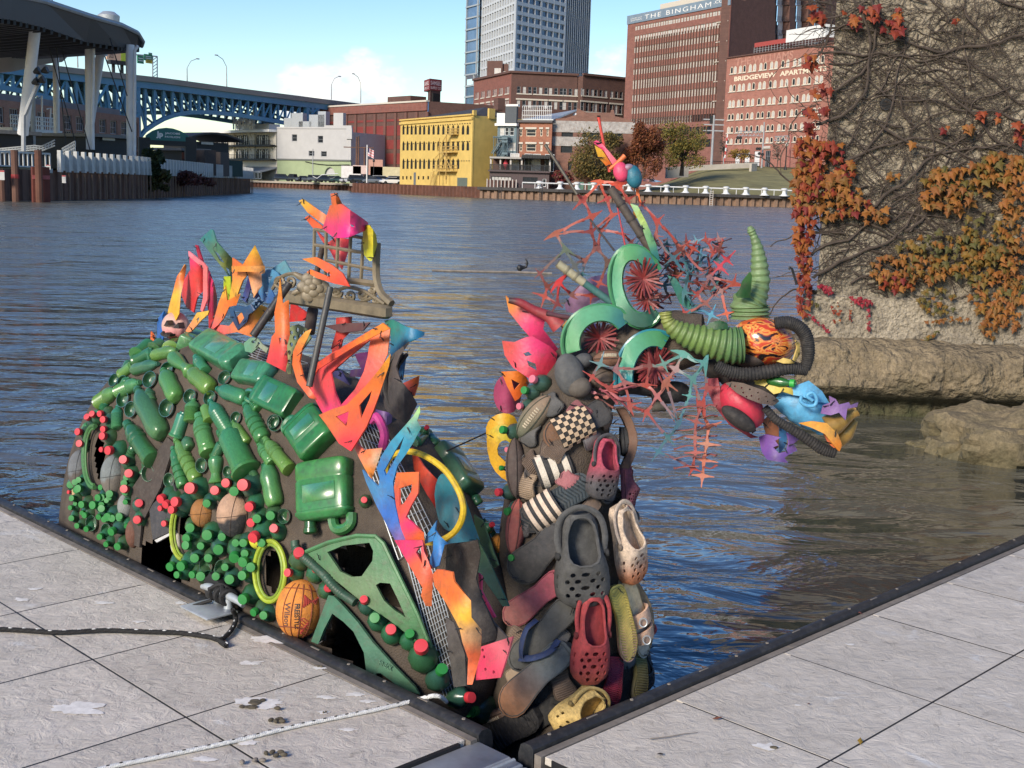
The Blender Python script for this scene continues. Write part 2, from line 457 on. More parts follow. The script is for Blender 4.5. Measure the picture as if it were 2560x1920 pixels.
for j in range(NV+1):
 for i in range(NU+1):
  x=1480+(2500-1480)*i/NU;t=j/NV;d=237.5+t*70
  k=max(0.0,min(1.0,(x-1560)/260));k=k*k*(3-2*k)
  h=1.64+k*7.0*(t**0.85)+0.15*math.sin(i*1.3)*t
  p=Q(x,d);vs_.append((p.x,p.y,h))
b.add(vs_,[[j*(NU+1)+i,j*(NU+1)+i+1,(j+1)*(NU+1)+i+1,(j+1)*(NU+1)+i]for j in range(NV)for i in range(NU)])
b.build('grass_slope',GRASS,None,kind='structure')
b=MB();vs_=[]
for j in range(3):
 for i in range(NU+1):
  x=1480+(2500-1480)*i/NU;d=(307.5,330,420)[j]
  k=max(0.0,min(1.0,(x-1560)/260));k=k*k*(3-2*k)
  p=Q(x,d);vs_.append((p.x,p.y,1.66+k*7.0))
b.add(vs_,[[j*(NU+1)+i,j*(NU+1)+i+1,(j+1)*(NU+1)+i+1,(j+1)*(NU+1)+i]for j in range(2)for i in range(NU)])
b.build('upper_street',GRAVEL,None,kind='structure')
# ================================================================ BUILDINGS
class Wall:
 """a vertical wall from A to B (left to right as seen from the river); p(s, z, out)"""
 def __init__(s,A,B):
  s.A=V((A.x,A.y,0));d=V((B.x,B.y,0))-s.A;s.L=d.length;s.u=d/s.L;s.n=V((s.u.y,-s.u.x,0))
 def p(s,a,z,o=0.0):return s.A+s.u*a+s.n*o+V((0,0,z))
 def M(s,a,z,o=0.0):
  q=s.p(a,z,o);u,n=s.u,s.n
  return Matrix(((u.x,0,n.x,q.x),(u.y,0,n.y,q.y),(0,1,0,q.z),(0,0,0,1)))
 def px(s,x,y):
  q=on_plane(x,y,s.A,s.n);return(q-s.A).dot(s.u),q.z
def facade(b,w,outline,holes,depth=0.25):
 b.sheet(outline,holes,lambda x,z:(w.p(x,z,-depth/2),w.n),depth)
def hull(b,pts,z0,z1,inset=0.0):
 """closed prism over a ground plan, a little inside its facades"""
 q=[V((p.x,p.y,0))for p in pts];n=len(q)
 a=sum(q[i].x*q[(i+1)%n].y-q[(i+1)%n].x*q[i].y for i in range(n))
 if a<0:q.reverse()
 ed=[((q[(i+1)%n]-q[i]).normalized())for i in range(n)];r=[]
 for i in range(n):
  n0=V((-ed[i-1].y,ed[i-1].x,0));n1=V((-ed[i].y,ed[i].x,0));m=n0+n1
  r.append(q[i]+m*(inset/max(0.3,1+n0.dot(n1))))
 b.hexa([V((p.x,p.y,z0))for p in r],[V((p.x,p.y,z1))for p in r])
_wc={}
def window(w,s,z,ww,hh,glass,parent,frame=WHITE,inset=0.18,mull=(1,1),fw=0.09,sill=None,arch=False,name='window',extra=None):
 key=(round(ww,2),round(hh,2),glass.name,frame.name,mull,fw,arch,sill.name if sill else 0)
 if key not in _wc:
  b=MB();b.m=0
  if arch:
   k=7;top=[(ww/2*(1-math.cos(math.pi*i/k)),hh-ww/2*(1 if arch==1 else 1.5)+(ww/2*(1 if arch==1 else 1.5))*(math.sin(math.pi*i/k)if arch==1 else(1-abs(1-2*i/k))))for i in range(k+1)]
   out=[(0,0),(ww,0)]+top[::-1]
   inn=[(fw+(x/ww)*(ww-2*fw),fw+(y/hh)*(hh-2*fw))for x,y in out]
   b.sheet(out,[inn],lambda x,y:(V((x,y,0.06)),V((0,0,1))),0.12)
   b.m=1;b.sheet(inn,[],lambda x,y:(V((x,y,0.02)),V((0,0,1))),0.03)
  else:
   X,Y,Z=V((1,0,0)),V((0,1,0)),V((0,0,1))
   b.box((fw/2,hh/2,0.06),(fw,hh,0.12));b.box((ww-fw/2,hh/2,0.06),(fw,hh,0.12))
   b.box((ww/2,fw/2,0.06),(ww-2*fw,fw,0.12));b.box((ww/2,hh-fw/2,0.06),(ww-2*fw,fw,0.12))
   for i in range(1,mull[0]):b.box((ww*i/mull[0],hh/2,0.05),(fw*0.6,hh-2*fw,0.08))
   for i in range(1,mull[1]):b.box((ww/2,hh*i/mull[1],0.045),(ww-2*fw,fw*0.6,0.07))
   b.m=1;b.box((ww/2,hh/2,0.02),(ww-fw,hh-fw,0.02))
  mats=[frame,glass]
  if sill:
   b.m=2;b.box((ww/2,-0.1,0.2),(ww+0.3,0.2,0.35));mats.append(sill)
  o=b.build(name,mats,parent,smooth=False,M=w.M(s,z,-inset))
  _wc[key]=o.data
  return o
 return link(name,_wc[key],w.M(s,z,-inset),parent)
BR_RED=brickmat('red_brick',(0.23,0.085,0.06),(0.19,0.07,0.055),(0.2,0.12,0.1))
BR_BING=brickmat('brown_red_brick',(0.25,0.105,0.08),(0.21,0.085,0.066),(0.22,0.13,0.105))
BR_BRIDGE=brickmat('warm_red_brick',(0.36,0.15,0.11),(0.30,0.125,0.09),(0.3,0.18,0.15))
BR_BROWN=brickmat('dark_brown_brick',(0.12,0.06,0.046),(0.10,0.05,0.04),(0.12,0.08,0.07))
BR_OR=brickmat('orange_brick',(0.33,0.13,0.075),(0.27,0.105,0.06),(0.28,0.17,0.13))
BR_OLD=brickmat('weathered_brick',(0.21,0.10,0.07),(0.17,0.08,0.06),(0.2,0.14,0.11),dirt=0.5)
ROOF_D=mat('dark_shingle_roof',(0.045,0.045,0.05),0.85,var=0.3,vs_=1.5,stretch=(1,1,6))
YELLOW=mat('yellow_painted_brick',(0.62,0.43,0.12),0.75,var=0.1,vs_=0.5,dirt=0.2,dcol=(0.4,0.28,0.08))
mat_frame=mat('cream_window_frame',(0.5,0.45,0.4),0.6)
mat_frame2=mat('pale_window_frame',(0.66,0.58,0.45),0.6)
z1=zf(0,0,2.4578);z2=zf(750,0,2.4578);z3=zf(1500,0,3.19);z4=zf(1200,250,5.53);z5=zf(1700,280,6.144);z6=zf(1040,150,6.9125);z7=zf(700,300,6.32);z8=zf(0,200,5.185);z9=zf(350,300,5.53)
# ---- yellow building ------------------------------------------------------------------------
def yellow_building():
 A,Bc,Cc=at(1000,400,284),at(1179,400,253),at(1304,400,262)
 zt=at(1179,288,253).z;zg=1.6
 wl,wr=Wall(A,Bc),Wall(Bc,Cc)
 D=A+(Cc-Bc)
 t=thing('yellow_building','bright yellow painted building with rows of pointed arch windows and outside fire escape','building',wl.p(wl.L/2,zg))
 holes=[];wins=[]
 rows=[(765,827),(865,925),(972,1038)]
 xs=[635,660,685,710,737,762,791,820,849,880,909,940,970,1001,1030]
 for r,(ya,yb)in enumerate(rows):
  for i,x in enumerate(xs):
   if r==2 and x>985:continue
   s,zc=wl.px(*z2(x,yb));zt_=wl.px(*z2(x,ya))[1];w_=1.25;h_=zt_-zc
   k=6;hole=[(s-w_/2,zc),(s+w_/2,zc)]+[(s+w_/2*math.cos(math.pi*j/k),zc+h_-1.0+1.0*(1-abs(1-2*(j/k)))**0.8)for j in range(k+1)]
   holes.append([(a,c)for a,c in hole]);wins.append((s-w_/2,zc,w_,h_))
 small=[]
 for x in(632,655,680,728,757,787,897):
  s,za=wl.px(*z2(x,1103));zb_=wl.px(*z2(x,1082))[1];small.append((s-0.45,za,0.9,zb_-za))
  holes.append([(s-0.45,za),(s+0.45,za),(s+0.45,zb_),(s-0.45,zb_)])
 b=MB();facade(b,wl,[(0,zg),(wl.L,zg),(wl.L,zt),(0,zt)],holes,0.3);b.build('front_wall',YELLOW,t,smooth=False)
 b=MB();facade(b,wr,[(0.01,zg),(wr.L,zg),(wr.L,zt),(0.01,zt)],[],0.3);b.build('side_wall',YELLOW,t,smooth=False)
 b=MB();hull(b,[A,Bc,Cc,D],zg,zt-0.4,0.6);b.build('core',YELLOW,t,smooth=False)
 b=MB();b.box(wl.p(wl.L/2,zt-0.6,0.15),(wl.L+0.2,0.3,0.5),wl.u,wl.n);b.box(wl.p(wl.L/2,zt+0.15,0.1),(wl.L+0.1,0.5,0.3),wl.u,wl.n)
 b.box(wr.p(0.4,zt+0.5,0.05),(0.8,0.5,1.0),wr.u,wr.n);b.box(wr.p(wr.L*0.36,zt+0.6,0.05),(1.6,0.5,2.0),wr.u,wr.n)
 b.build('cornice',YELLOW,t,smooth=False)
 for s,z,w_,h_ in wins:window(wl,s,z,w_,h_,GLASS_D,t,frame=BLACK,inset=0.22,arch=2,fw=0.07)
 for s,z,w_,h_ in small:window(wl,s,z,w_,h_,GLASS_D,t,frame=BLACK,inset=0.22,fw=0.06)
 for(ya,yb)in rows:
  b=MB();s0,zc=wl.px(*z2(628,(ya+20)));zc2=wl.px(*z2(1040,ya+9 if ya<900 else ya+14))[1]
  for i in range(30):
   s=s0+(wl.L-1.6-s0)*i/29
   b.box(wl.p(s+0.55,(ya and zc)-0.0,0.03),(0.5,0.1,0.14),wl.u,wl.n)
  b.build_each('arch_band',BLACK,t,smooth=False)
 rr=[V((A.x,A.y,zt)),V((Bc.x,Bc.y,zt)),V((Cc.x,Cc.y,zt)),V((D.x,D.y,zt))]
 mid=(Bc+Cc)/2;mid2=(A+D)/2;dirn=(A-Bc).normalized()
 p1=V((mid.x,mid.y,0))+V((dirn.x,dirn.y,0))*6;p1.z=at(*z2(1095,648),258).z
 p2=V((mid2.x,mid2.y,0))-V((dirn.x,dirn.y,0))*5;p2.z=p1.z-1.2
 b=MB();b.poly(rr[0],rr[1],p1,p2);b.poly(rr[1],rr[2],p1);b.poly(rr[2],rr[3],p2,p1);b.poly(rr[3],rr[0],p2)
 b.build('roof',ROOF_D,t,smooth=False)
 b=MB();b.box(V((p1.x+3,p1.y-1,p1.z+0.6)),(2.0,1.6,2.4),wl.u,wl.n);b.build('chimney',BR_BROWN,t,smooth=False)
 b=MB();b.box(V((p2.x+6,p2.y,p2.z)),(1.2,1.2,2.6));b.build('roof_vent',BLACK,t,smooth=False)
 sa,za=wl.px(*z2(967,1145));sb,zb_=wl.px(*z2(1029,1092))
 b=MB()
 for i in range(7):b.box(wl.p((sa+sb)/2,za+(zb_-za)*(i+0.5)/7,0.04),(sb-sa,0.08,(zb_-za)/7-0.04),wl.u,wl.n)
 b.build('garage_door',mat('grey_green_door',(0.12,0.15,0.13),0.6),t,smooth=False)
 s,z=wl.px(*z2(705,1138));b=MB();b.box(wl.p(s,z+1.4,0.03),(1.1,0.06,2.8),wl.u,wl.n);b.build('door',mat('grey_door',(0.13,0.14,0.15),0.5),t,smooth=False)
 e=MB();yl=mat('yellow_steel',(0.55,0.38,0.13),0.5)
 def seg(x0,y0,x1,y1,r=0.07,o=1.0):
  a_,za_=wl.px(*z2(x0,y0));b_,zb2=wl.px(*z2(x1,y1));e.tube([wl.p(a_,za_,o),wl.p(b_,zb2,o)],r,4)
 for(x0,x1,y)in((930,978,828),(885,972,938),(850,968,1052)):
  a_,za_=wl.px(*z2(x0,y));b_,_q=wl.px(*z2(x1,y));e.box(wl.p((a_+b_)/2,za_,0.7),(b_-a_,1.4,0.15),wl.u,wl.n)
  for o in(1.4,0.1):
   for q in range(6):
    s=a_+(b_-a_)*q/5;e.tube([wl.p(s,za_,o),wl.p(s,za_+1.2,o)],0.045,4)
   for h in(0.6,1.2):e.tube([wl.p(a_,za_+h,o),wl.p(b_,za_+h,o)],0.045,4)
 for(x0,y0,x1,y1)in((932,825,870,930),(930,940,905,1045),(890,935,850,985),(850,1052,825,1140),(905,940,960,1045),(884,850,884,1140),(925,830,925,1130)):
  seg(x0,y0,x1,y1);seg(x0+6,y0,x1+6,y1,o=1.3)
 for i in range(12):
  f=i/12;seg(930-25*f,940+105*f,938-25*f,940+105*f,0.05)
 for i in range(10):
  y=1060+i*8;seg(825,y,850,y,0.05)
 e.build('fire_escape',yl,t,smooth=False)
yellow_building()
# ---- white building with green ground floor --------------------------------------------------
def white_building():
 A,Bc=at(693,400,392),at(877,400,378);w=Wall(A,Bc);zt=at(785,321,385).z;zg=1.6
 zm=w.px(785,400)[1]
 t=thing('white_building','plain white painted building with pale green ground floor beside the car park','building',w.p(w.L/2,zg))
 wm=mat('white_painted_brick',(0.44,0.435,0.43),0.8,var=0.06,vs_=0.4,dirt=0.12,dcol=(0.42,0.41,0.4))
 gm=mat('pale_green_paint',(0.30,0.36,0.21),0.8,var=0.08,vs_=0.4,dirt=0.2,dcol=(0.3,0.36,0.22))
 rects=[]
 for(x,ya,yb,ww)in((228,228,335,2.0),(638,250,360,2.0),(497,487,568,2.2),(692,495,577,2.2)):
  s,za=w.px(*z7(x,yb));zb_=w.px(*z7(x,ya))[1];rects.append((s-ww/2,za,ww,zb_-za))
 hs_=[[(s,z),(s+a,z),(s+a,z+h),(s,z+h)]for s,z,a,h in rects]
 b=MB();facade(b,w,[(0,zm),(w.L,zm),(w.L,zt),(0,zt)],hs_,0.4);b.build('upper_wall',wm,t,smooth=False)
 s,z=w.px(*z7(785,865));k=8
 arch=[(s+2*math.cos(math.pi*j/k),z+2.3*math.sin(math.pi*j/k))for j in range(k+1)]
 b=MB();facade(b,w,[(0,zg),(w.L,zg),(w.L,zm-0.02),(0,zm-0.02)],[arch],0.4);b.build('lower_wall',gm,t,smooth=False)
 b=MB();b.box(w.p(w.L/2,zm,0.1),(w.L,0.3,0.5),w.u,w.n);b.build('string_course',mat('dark_band',(0.12,0.13,0.12),0.7),t,smooth=False)
 C_=w.p(w.L,0,-25);D_=w.p(0,0,-25)
 b=MB();hull(b,[A,Bc,C_,D_],zg,zt-1,0.7);b.build('core',wm,t,smooth=False)
 for(s,z,a,h)in rects:window(w,s,z,a,h,GLASS_D,t,frame=GREYPOLE,mull=(1,2),sill=wm,inset=0.3)
 b=MB()
 for x0,x1,hh in((0.0,1.0,0.5),):b.box(w.p(w.L*0.5,zt+0.15,-0.1),(w.L,0.6,0.5),w.u,w.n)
 b.box(w.p(w.L*0.83,zt+0.5,-0.1),(w.L*0.36,0.62,0.8),w.u,w.n);b.box(w.p(w.L*0.835,zt+2.6,-0.6),(3.6,1.5,4.0),w.u,w.n)
 b.box(w.p(w.L*0.985,zt-1.5,0.15),(2.2,0.7,3.2),w.u,w.n)
 b.build('parapet',wm,t,smooth=False)
 b=MB()
 for x,wd,hh in((0.06,3,3),(0.19,4.5,4.5),(0.46,6,4),(0.53,3,5),(0.3,5,2)):b.box(w.p(w.L*x,zt+hh/2+0.3,-4),(wd,2,hh),w.u,w.n)
 b.build_each('rooftop_unit',STEEL,t,smooth=False)
 b=MB();pts=[(410,660),(500,680),(620,700),(760,712),(900,712),(1105,708)]
 b.tube([w.p(*w.px(*z7(*p)),0.25)for p in pts],0.12,4);b.build('wall_cable',BLACK,t)
white_building()
# ---- white restaurant with balconies and roof sign -------------------------------------------
def balcony_restaurant():
 A,Bc=at(527,400,425),at(692,400,393);w=Wall(A,Bc);zt=at(692,329,393).z;zg=1.6
 t=thing('balcony_restaurant','white three storey restaurant with two long balconies of glass doors','building',w.p(w.L/2,zg))
 cream=mat('cream_wall',(0.6,0.56,0.48),0.8,var=0.08,vs_=0.3)
 b=MB();hull(b,[A,Bc,w.p(w.L,0,-20),w.p(0,0,-20)],zg,zt,0.05);b.build('wall',cream,t,smooth=False)
 b=MB();b.box(w.p(w.L/2,zt+0.2,1.2),(w.L+1,3.6,0.8),w.u,w.n);b.box(w.p(w.L*0.6,zt+1.6,-3),(w.L*0.5,4,2.0),w.u,w.n);b.build('roof',WHITE,t,smooth=False)
 za=w.px(620,365)[1];zb_=w.px(620,399)[1]
 for zz in(za,zb_):
  b=MB();b.box(w.p(w.L/2,zz,1.3),(w.L,2.4,0.5),w.u,w.n)
  for q in range(45):
   s=w.L*q/44;b.box(w.p(s,zz+0.85,2.4),(0.1,0.1,1.3),w.u,w.n)
  b.box(w.p(w.L/2,zz+1.5,2.4),(w.L,0.14,0.12),w.u,w.n);b.build('balcony',BLACK,t,smooth=False)
  top=zt-0.4 if zz==za else za-0.5
  for q in range(3):
   s0=w.L*(0.10+0.31*q);h=(top-zz)*0.78
   for k in range(6):
    window(w,s0+k*1.28,zz+0.3,1.2,h,GLASS_P if(k*7+q*3)%3 else GLASS_D,t,frame=BLACK,inset=-0.2,fw=0.16)
  b=MB()
  for q in range(4):b.box(w.p(w.L*(0.06+0.31*q),(zz+top)/2,0.25),(1.5,0.5,top-zz),w.u,w.n)
  for q in range(24):b.tube([w.p(w.L*q/23,top,1.2),w.p(w.L*q/23,top-1.5,0.2)],0.09,4)
  b.build_each('pier',cream,t,smooth=False)
 s0=w.px(618,410)[0]
 b=MB();b.box(w.p((s0+w.L)/2,zb_-3.2,3),(w.L-s0,6,0.5),w.u,(w.n-V((0,0,0.25))).normalized());b.build('veranda_roof',GREYPOLE,t,smooth=False)
 for q in range(9):window(w,s0+0.3+q*(w.L-s0)/9,zg+0.5,(w.L-s0)/9-0.2,zb_-4.6-zg,GLASS_D,t,frame=GREYPOLE,inset=-5.5,fw=0.2)
 s,z=w.px(*z1(1535,748))
 text('Further',w.M(s,z,2.0),14.0,5.0,WHITE,t,'roof_sign',0.3,bold=0.02)
 b=MB()
 for q in range(6):b.tube([w.p(s-6+q*2.4,zt,1.8),w.p(s-6+q*2.4,z+1,1.8)],0.12,4)
 b.tube([w.p(s-6,zt+1.8,1.8),w.p(s+7,zt+1.8,1.8)],0.15,4);b.tube([w.p(s+5,z-2,1.8),w.p(s+6,z+6,1.8),w.p(s+9,z+1,1.8)],0.25,5)
 b.build('sign_frame',WHITE,t)
balcony_restaurant()
# ---- long red panelled warehouse --------------------------------------------------------------
def red_warehouse():
 A,Bc=at(777,300,430),at(1069,300,378);w=Wall(A,Bc);zt=at(777,270,430).z;zg=1.6
 t=thing('red_warehouse','long red brick warehouse with recessed dark red panels behind the yellow building','building',w.p(w.L/2,zg))
 b=MB();hull(b,[A,Bc,w.p(w.L+12,0,-50),w.p(0,0,-45)],zg,zt,0.0);b.build('wall',BR_BROWN,t,smooth=False)
 pm=mat('dark_red_panel',(0.20,0.035,0.03),0.7,var=0.12,vs_=0.2)
 pr=mat('brown_pier',(0.14,0.065,0.05),0.85,var=0.2,vs_=0.5)
 xs=[78,124,178,232,290,347,403,465,527,592,655,722,785]
 S=[w.px(*z2(x,690))[0]for x in xs]
 ya=[700,775,838,925,985,1045]
 Z=[zt-4.2]+[w.px(*z2(400,y))[1]for y in(765,850,930,1020)]
 for i in range(len(S)-1):
  for j in range(4):
   b=MB();h=Z[j]-Z[j+1]-1.3;b.box(w.p((S[i]+S[i+1])/2,Z[j+1]+0.65+h/2,0.05),(S[i+1]-S[i]-1.4,0.1,h),w.u,w.n)
   b.build('panel',pm,t,smooth=False)
 for i in range(len(S)):
  b=MB();b.box(w.p(S[i],(zg+zt-3)/2,0.2),(1.2,0.5,zt-3-zg),w.u,w.n);b.build('pier',pr,t,smooth=False)
 b=MB();b.box(w.p(w.L/2,zt-1.5,0.25),(w.L,0.5,2.4),w.u,w.n);b.build('parapet',BR_RED,t,smooth=False)
 b=MB();b.box(w.p(w.L/2,zt+0.1,0.1),(w.L+0.4,1.2,0.5),w.u,w.n);b.build('coping',STONE_TRIM,t,smooth=False)
 sa,za=w.px(*z2(457,630));sb,zb_=w.px(*z2(598,580));b=MB();b.box(w.p((sa+sb)/2,(zt+zb_)/2,-8),(sb-sa,6,zb_-zt),w.u,w.n);b.build('penthouse',BR_BROWN,t,smooth=False)
 E=w.p(w.L,0);G=at(1185,280,408);w2=Wall(E,V((G.x,G.y,0)));zm=w2.px(1120,262)[1]
 b=MB();b.box(w2.p(w2.L/2,zm-7,0.0),(w2.L,0.4,14),w2.u,w2.n);b.build('mural',mat('blue_mural_paint',(0.07,0.18,0.38),0.7,var=0.4,vs_=0.25),t,smooth=False)
 b=MB();s,z=w2.px(*z6(425,885));pp=[(s+3.2*math.cos(q*0.9)*(1 if q%2 else.45),z+1.0+2.0*abs(math.sin(q*0.9))*(1 if q%2 else.5))for q in range(7)]
 b.sheet(pp,[],lambda x,y:(w2.p(x,y,0.26),w2.n),0.06);b.build('mural_figure',WHITE,t,smooth=False)
 b=MB();s,z=w2.px(*z6(690,880));b.sheet([(s-4,z-2),(s+3,z-1),(s+3.6,z+2),(s,z+2.4)],[],lambda x,y:(w2.p(x,y,0.26),w2.n),0.06);b.build('mural_figure',mat('mural_red',(0.4,0.03,0.05),0.7),t,smooth=False)
 A2,B2=at(*z2(762,500),392),at(*z2(797,500),384);C2=at(*z2(872,500),388)
 tt=thing('sign_tower','square brick tower with dark red sign box lettered in white','tower',V((B2.x,B2.y,zt)))
 wl,wr=Wall(A2,B2),Wall(B2,C2);D2=A2+(C2-B2);zb2,zt2=wr.px(*z2(830,556))[1],wr.px(*z2(830,486))[1]
 b=MB();hull(b,[A2,B2,C2,D2],zb2,zt2,0);b.build('sign_box',mat('oxblood_sign',(0.2,0.03,0.03),0.7,var=0.2),tt,smooth=False)
 b=MB();A3=at(*z2(781,600),391);hull(b,[A3,B2+(C2-B2)*0.02,C2-(C2-B2)*0.04,A3+(C2-B2)],zt-3,zb2,0.2);b.build('shaft',BR_BROWN,tt,smooth=False)
 b=MB();s,z=wr.px(*z2(832,610));b.box(wr.p(s,z,0.1),(2.8,0.5,3.5),wr.u,wr.n);b.build('opening',DARK,tt,smooth=False)
 lm=mat('faded_pink_letter',(0.55,0.42,0.42),0.8,var=0.3,vs_=2)
 z_=zt2-zb2
 text('SAMSEL',wr.M(wr.L/2,zb2+z_*0.64,0.05),wr.L*0.86,z_*0.36,lm,tt,bold=0.02);text('SUPPLY CO',wr.M(wr.L/2,zb2+z_*0.22,0.05),wr.L*0.86,z_*0.24,lm,tt,bold=0.02)
 text('SAMSEL',wl.M(wl.L/2,zb2+z_*0.64,0.05),wl.L*0.8,z_*0.36,lm,tt,bold=0.02);text('SUPPLY CO',wl.M(wl.L/2,zb2+z_*0.22,0.05),wl.L*0.8,z_*0.24,lm,tt,bold=0.02)
red_warehouse()
# ---- glass office tower -----------------------------------------------------------------------
def office_tower():
 A,Bc,Cc=at(1200,100,655),at(1286,100,600),at(1411,100,634);Ec=at(1472,100,655)
 t=thing('office_tower','tall glass and pale grey office tower with a grid of square windows','skyscraper',V((Bc.x,Bc.y,2)))
 top=175.0;z0=20;conc=mat('pale_concrete_frame',(0.50,0.53,0.56),0.6,var=0.06,vs_=0.05)
 wl,wr,we=Wall(A,Bc),Wall(Bc,Cc),Wall(Cc,Ec)
 back=[Ec+V((-20,60,0)),A+V((0,60,0))]
 b=MB();hull(b,[A,Bc,Cc,Ec]+back,z0,top,0.6);b.build('core',mat('tower_core',(0.035,0.05,0.075),0.15,metal=0.2),t,smooth=False)
 fl=4.35;k0=wr.px(*z2(1400,440))[1];n=int((top-k0)/fl);ncol=9
 def grid(w,zs,s_edges,dep,sp,name):
  b=MB()
  for s,wd in s_edges:b.box(w.p(s,(z0+top)/2,dep),(wd,0.8,top-z0),w.u,w.n)
  b.build_each(name+'_pier',conc,t,smooth=False)
  b=MB()
  for z in zs:b.box(w.p(w.L/2,z,dep-0.05),(w.L,0.8,sp),w.u,w.n)
  b.build_each(name+'_spandrel',conc,t,smooth=False)
 zs=[k0-fl*6+fl*i for i in range(n+7)]
 grid(wr,zs,[(0.5,1.5),(wr.L*0.5,1.3),(wr.L-0.4,1.2)]+[(wr.L*i/8,0.35)for i in range(1,8)],0.1,1.7,'grid')
 grid(wl,zs[::1],[(wl.L*i/14,1.15)for i in range(15)],0.1,1.0,'fin')
 cnt=0
 for j,z in enumerate(zs[4:-1]):
  for i in range(8):
   if z>145:continue
   s=wr.L*i/8+0.5
   window(wr,s,z+0.9,wr.L/8-0.75,fl-1.8,GLASS_B,t,frame=STEEL,inset=0.35,mull=(2,1),fw=0.18)
 b=MB()
 for i in range(13):b.box(we.p(we.L*i/12,(z0+top)/2,0.2),(0.28,0.5,top-z0),we.u,we.n)
 b.build_each('curtain_mullion',conc,t,smooth=False)
 b=MB();b.box(we.p(we.L/2,(z0+top)/2,-0.2),(we.L,0.3,top-z0),we.u,we.n);b.build('curtain_glass',mat('dark_curtain_glass',(0.05,0.075,0.10),0.08,metal=0.4,var=0.4,vs_=0.1),t,smooth=False)
 P0,P1=at(*z2(1020,300),662),at(*z2(1092,300),650);wb=Wall(P0,P1);zb_=wb.px(*z2(1050,458))[1]
 b=MB();hull(b,[P0,P1,P1+V((0,25,0)),P0+V((0,25,0))],zb_,top-20,0.1);b.build('bay_glass',mat('sky_blue_glass',(0.16,0.26,0.40),0.06,metal=0.6,var=0.35,vs_=0.08),t,smooth=False)
 b=MB()
 for i in range(20):
  z=zb_+i*(fl*2.62/2);b.box(wb.p(wb.L/2,z,0.2),(wb.L+0.8,1.0,0.7),wb.u,wb.n)
 b.box(wb.p(0.2,zb_/2+top/2,0.2),(0.5,0.6,top-zb_),wb.u,wb.n);b.box(wb.p(wb.L-0.5,zb_/2+top/2,0.2),(1.0,0.6,top-zb_),wb.u,wb.n)
 b.box(wb.p(1.0,zb_/2,0),(0.8,0.8,zb_),wb.u,wb.n);b.box(wb.p(wb.L*.75,zb_/2,0),(0.8,0.8,zb_),wb.u,wb.n)
 b.build('bay_frame',STEEL,t,smooth=False)
 P0,P1=at(*z2(1016,560),662),at(*z2(1072,560),650);wb=Wall(P0,P1);zb_=wb.px(*z2(1040,528))[1]
 b=MB();hull(b,[P0,P1,P1+V((0,25,0)),P0+V((0,25,0))],5,zb_,0.1);b.build('podium_glass',GLASS_B,t,smooth=False)
 b=MB()
 for i in range(8):b.box(wb.p(wb.L/2,zb_-i*5.5,0.2),(wb.L+0.4,0.6,0.9),wb.u,wb.n)
 b.build('podium_frame',STEEL,t,smooth=False)
office_tower()
# ---- brown brick loft building -----------------------------------------------------------------
def loft_building():
 A,Bc,Cc,E0,E1=at(1185,200,456),at(1279,180,420),at(1444,187,424),at(1458,187,421),at(1564,197,432)
 zt=at(1279,181,420).z;zg=4
 t=thing('brick_loft_building','brown brick loft building with pale stone lintels in front of the glass tower','building',V((Bc.x,Bc.y,zg)))
 wl,wr,we=Wall(A,Bc),Wall(Bc,Cc),Wall(E0,E1);Wall_=(wl,wr,we)
 b=MB();hull(b,[A,Bc,Cc,E0,E1,E1+V((0,40,0)),A+V((10,40,0))],zg,zt-0.3,0.3);b.build('core',BR_BROWN,t,smooth=False)
 brm=[BR_RED,BR_BROWN,BR_BROWN]
 rowsL=[(375,462),(515,605),(670,760)]
 fh=5.15
 def face(w,cols,m,ww,wide):
  z_top=zt-6.6
  hs_,ws=[],[]
  for j in range(6):
   zb_=z_top-fh*j
   for s in cols:
    h=2.2 if j==0 else 3.0
    for q,x in enumerate((-wide,0,wide)):
     a=s+x-ww/2;hs_.append([(a,zb_),(a+ww,zb_),(a+ww,zb_+h),(a,zb_+h)]);ws.append((a,zb_,h,j,q))
  b=MB();facade(b,w,[(0,zg),(w.L,zg),(w.L,zt),(0,zt)],hs_,0.3);b.build('brick_wall',m,t,smooth=False)
  for a,zb_,h,j,q in ws:window(w,a,zb_,ww,h,GLASS_P if w is wl and(q+j)%3 else(GLASS_D if(int(a)+j)%3 else GLASS_P),t,frame=GREYPOLE,inset=0.22,mull=(1,2),fw=0.1)
  lb=MB()
  for j in range(6):
   zb_=z_top-fh*j
   for s in cols:
    if j:lb.box(w.p(s,zb_+3.25,0.1),(wide*2+ww+0.6,0.25,0.5),w.u,w.n)
    lb.box(w.p(s,zb_-0.2,0.1),(wide*2+ww+0.2,0.25,0.35),w.u,w.n)
  lb.build_each('stone_lintel',STONE_TRIM,t,smooth=False)
 face(wl,[wl.L*(i+0.6)/6.2 for i in range(6)],BR_RED,0.95,1.35)
 face(wr,[wr.L*f for f in(0.20,0.445,0.68,0.90)],BR_BROWN,1.15,1.9)
 face(we,[we.L*f for f in(0.12,0.43,0.80)],BR_BROWN,1.2,2.1)
 b=MB()
 for w in(wl,wr,we):b.box(w.p(w.L/2,zt+0.2,0.2),(w.L+0.5,0.9,0.7),w.u,w.n)
 b.build('cornice',BR_BROWN,t,smooth=False)
 for(x0,x1,y0)in((1148,1245,372),(1196,1281,392)):
  P0,P1=at(*z2(x0,430),452),at(*z2(x1,430),450);b=MB();zz=at(*z2(x0,y0),451).z
  hull(b,[P0,P1,P1+V((0,10,0)),P0+V((0,10,0))],zt-1,zz,0.05);b.build('penthouse',BR_BROWN,t,smooth=False)
  w=Wall(P0,P1);window(w,w.L*0.5,zz-5.2,2.4,2.6,GLASS_P,t,frame=WHITE,inset=-0.1,mull=(2,1),name='penthouse_window')
loft_building()
